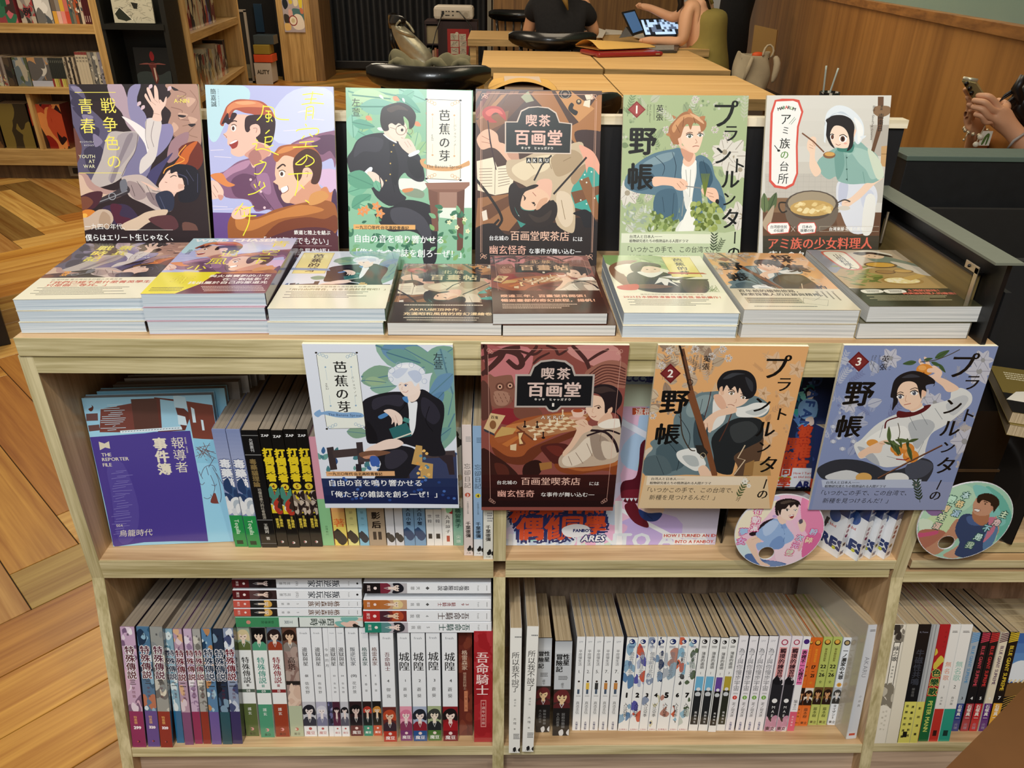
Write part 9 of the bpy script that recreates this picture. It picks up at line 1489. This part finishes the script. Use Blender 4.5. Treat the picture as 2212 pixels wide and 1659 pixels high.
for z0,z1 in((.80,.85),(.44,.475),(1.15,1.18),(.1,.14)):cpart(u3,'shelf_board',lambda b:b.box(.03,LU,0,.26,z0,z1,OKB))
cpart(u3,'side_panel',lambda b:b.box(0,.03,-.004,.28,0,1.5,OKZ));cpart(u3,'side_panel',lambda b:b.box(LU,LU+.03,-.004,.28,0,1.5,OKZ));cpart(u3,'back_panel',lambda b:b.box(.03,LU,.26,.28,0,1.5,OKD));cpart(u3,'plinth_board',lambda b:b.box(.03,LU,.03,.05,0,.1,OKD))
cs_=['#8a3430','#6a6a5c','#3a342c','#8f8a78','#b8b4a0','#7a8c8c','#c8b47c','#c4c0b0','#a89c84','#d8d4c4','#b83c2c','#c8c4b4','#2a2a28']
for i,c in enumerate(cs_):book('comic_book',f'{on[i] if i < 10 else ["eleventh","twelfth","thirteenth"][i-10]} book from the near end on the lower angled shelf',UM@Matrix.Translation((.22+.085*i,.05,.4755)),.078,.24-.01*(i%4),.15,sp(c,('z',.1,.95,['#3a342c','#d8c8a0','#8a3a30',c],i,8))(78,240-10*(i%4)),c,'books on the lower angled shelf')
for i,c in enumerate(['#b8b0a0','#8a2c28','#3a3430','#c89c7c','#d8c8a8','#b84a38','#5c5ca8','#7c3c34']):book('comic_book',f'{on[i]} book from the near end on the upper angled shelf',UM@Matrix.Translation((.10+.13*i,.05,.8505)),.12,.24,.15,sp(c,('z',.1,.95,['#3a342c','#d8c8a0',c],i,8))(120,240),c,'books on the upper angled shelf')
def pan(name,label,u0,u1,v,y,cat='panel',h=1.6,mat=OKZ,th=.04):
 a,b_=ony(u0,v,y).x,ony(u1,v,y).x;b=MB();b.box(a,b_,y,y+th,0,h,mat);return tag(b.build(name,bevel=.002),label,cat)
pan('room_divider','tall plain oak panel right of the angled bookcase',497,536,183,7.6)
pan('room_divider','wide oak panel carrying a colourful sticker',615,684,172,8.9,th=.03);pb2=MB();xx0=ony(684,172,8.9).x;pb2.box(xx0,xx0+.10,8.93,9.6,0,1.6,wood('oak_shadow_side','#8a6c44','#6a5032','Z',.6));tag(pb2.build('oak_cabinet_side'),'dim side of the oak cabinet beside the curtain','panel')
A=Art(100,130,bg='#b0a4a8');q=random.Random(15)
for c,d in(('#1c2430',[(6,0),(24,4),(28,26),(12,40),(2,20)]),('#d8c040',[(34,4),(50,6),(48,18),(36,18)]),('#e4d8b8',[(56,0),(76,4),(74,24),(58,26)]),('#dcc83c',[(80,0),(98,0),(94,34),(84,36)]),('#4c7478',[(50,36),(96,46),(96,90),(60,86),(48,60)]),('#e8dccc',[(56,60),(90,66),(98,110),(60,120),(40,100)]),('#3a3430',[(4,60),(26,64),(30,90),(6,92)]),('#e0b870',[(4,96),(30,98),(30,120),(4,122)]),('#c87858',[(84,34),(98,38),(98,56),(86,54)]),('#d8a8a0',[(30,40),(46,46),(44,70),(28,64)])):A.poly(spline(d),c)
A.ring('#8a2428',46,84,19,4);A.E('#ece0c8',46,84,17);A.E('#d0c098',46,84,9)
a,c_=ony(608,2,8.885),ony(660,70,8.885);b=MB();b.box(a.x,c_.x,8.886,8.889,c_.z,a.z+.02,PRT,'#b0a4a8');A.onto(b,(a.x,8.886,a.z+.02),((c_.x-a.x)/100,0,0),(0,0,-(a.z+.02-c_.z)/130));tag(b.build('sticker_poster'),'colourful sticker sheet on the wide oak panel','poster')
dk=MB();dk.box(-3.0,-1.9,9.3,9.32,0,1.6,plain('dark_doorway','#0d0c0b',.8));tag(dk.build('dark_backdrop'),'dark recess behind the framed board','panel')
fb=thing('framed_board','dark poster board in a pale frame in the recess','frame',(0,0,0));xa,xb=ony(520,178,8.7).x,ony(551,178,8.7).x
cpart(fb,'board',lambda b:b.box(xa-.15,xb-.02,8.71,8.72,.02,.74,plain('dark_print','#1d1b16',.6)));cpart(fb,'frame',lambda b:(b.box(xb-.025,xb,8.7,8.725,0,.76,plain('pale_frame','#9c9488',.5)),b.box(xa-.15,xb,8.7,8.725,.745,.77,MATS['pale_frame']),b.box(xa-.15,xb,8.7,8.725,0,.02,MATS['pale_frame'])));cpart(fb,'label',lambda b:b.box(xa-.10,xa+.06,8.7,8.71,.58,.64,WP));cpart(fb,'landscape',lambda b:b.box(xa-.15,xb-.03,8.704,8.71,.05,.2,plain('misty_print','#6a6854',.7,noise=.4)))
def bxx(name,label,u0,u1,v0,v1,y,mat,d=.25,cat='box'):
 a,c_=ony(u0,v0,y),ony(u1,v1,y);b=MB();b.box(a.x,c_.x,y,y+d,max(0,c_.z),a.z,mat);return tag(b.build(name,bevel=.004),label,cat),a,c_
o1,a,c_=bxx('storage_box','white box printed with large grey letters at the bottom of the pile',548,590,136,179,8.6,plain('white_box','#b8b0a4',.6));c_.z=0
A=Art(100,100,bg='#b8b0a4');A.T('ALITY',50,42,26,'#4a463e',.06,anchor='c');b=MB();A.onto(b,(a.x,8.5995,a.z),((c_.x-a.x)/100,0,0),(0,0,-(a.z)/100));x=b.build('printed_letters');x.parent=o1;x.matrix_parent_inverse=o1.matrix_world.inverted()
bxx('storage_box','orange box with a pale barcode label in the pile',547,589,118,135.2,8.6,plain('orange_box','#c8481c',.5),.22);bxx('storage_box','mustard box on top of the orange one',546,583,97,117.6,8.6,plain('mustard_box','#8a7424',.5),.2);bxx('plastic_tub','clear lidded tub on top of the box pile',546,592,76,96.5,8.65,plain('milky_plastic','#3a4448',.3),.2,'tub')
bxx('black_post','black door post left of the wide oak panel',598,612,0,178,8.95,BLACK,.05,'post');bxx('blue_lit_panel','dim blue glass panel in the dark recess',546,572,8,70,9.25,plain('blue_glass','#22384c',.3),.02,'panel')
wd=MB();q4=[onz(2040,1662,.5),onz(2120,1582,.5),onz(2216,1480,.5),onz(2260,1700,.5)];wd.prism(q4,Vector((0,0,-.03)),plain('brown_leather','#6a431c',.6,noise=.15));tag(wd.build('stool_corner',bevel=.004),'brown corner of a stool seat in the lower right corner','stool')
for t in COL.objects:
 if 'label' in t and len(t['label'].split())>16:t['label']=' '.join(t['label'].replace(' in the lower left bay','').split()[:16])
bpy.data.objects.remove(_fo)
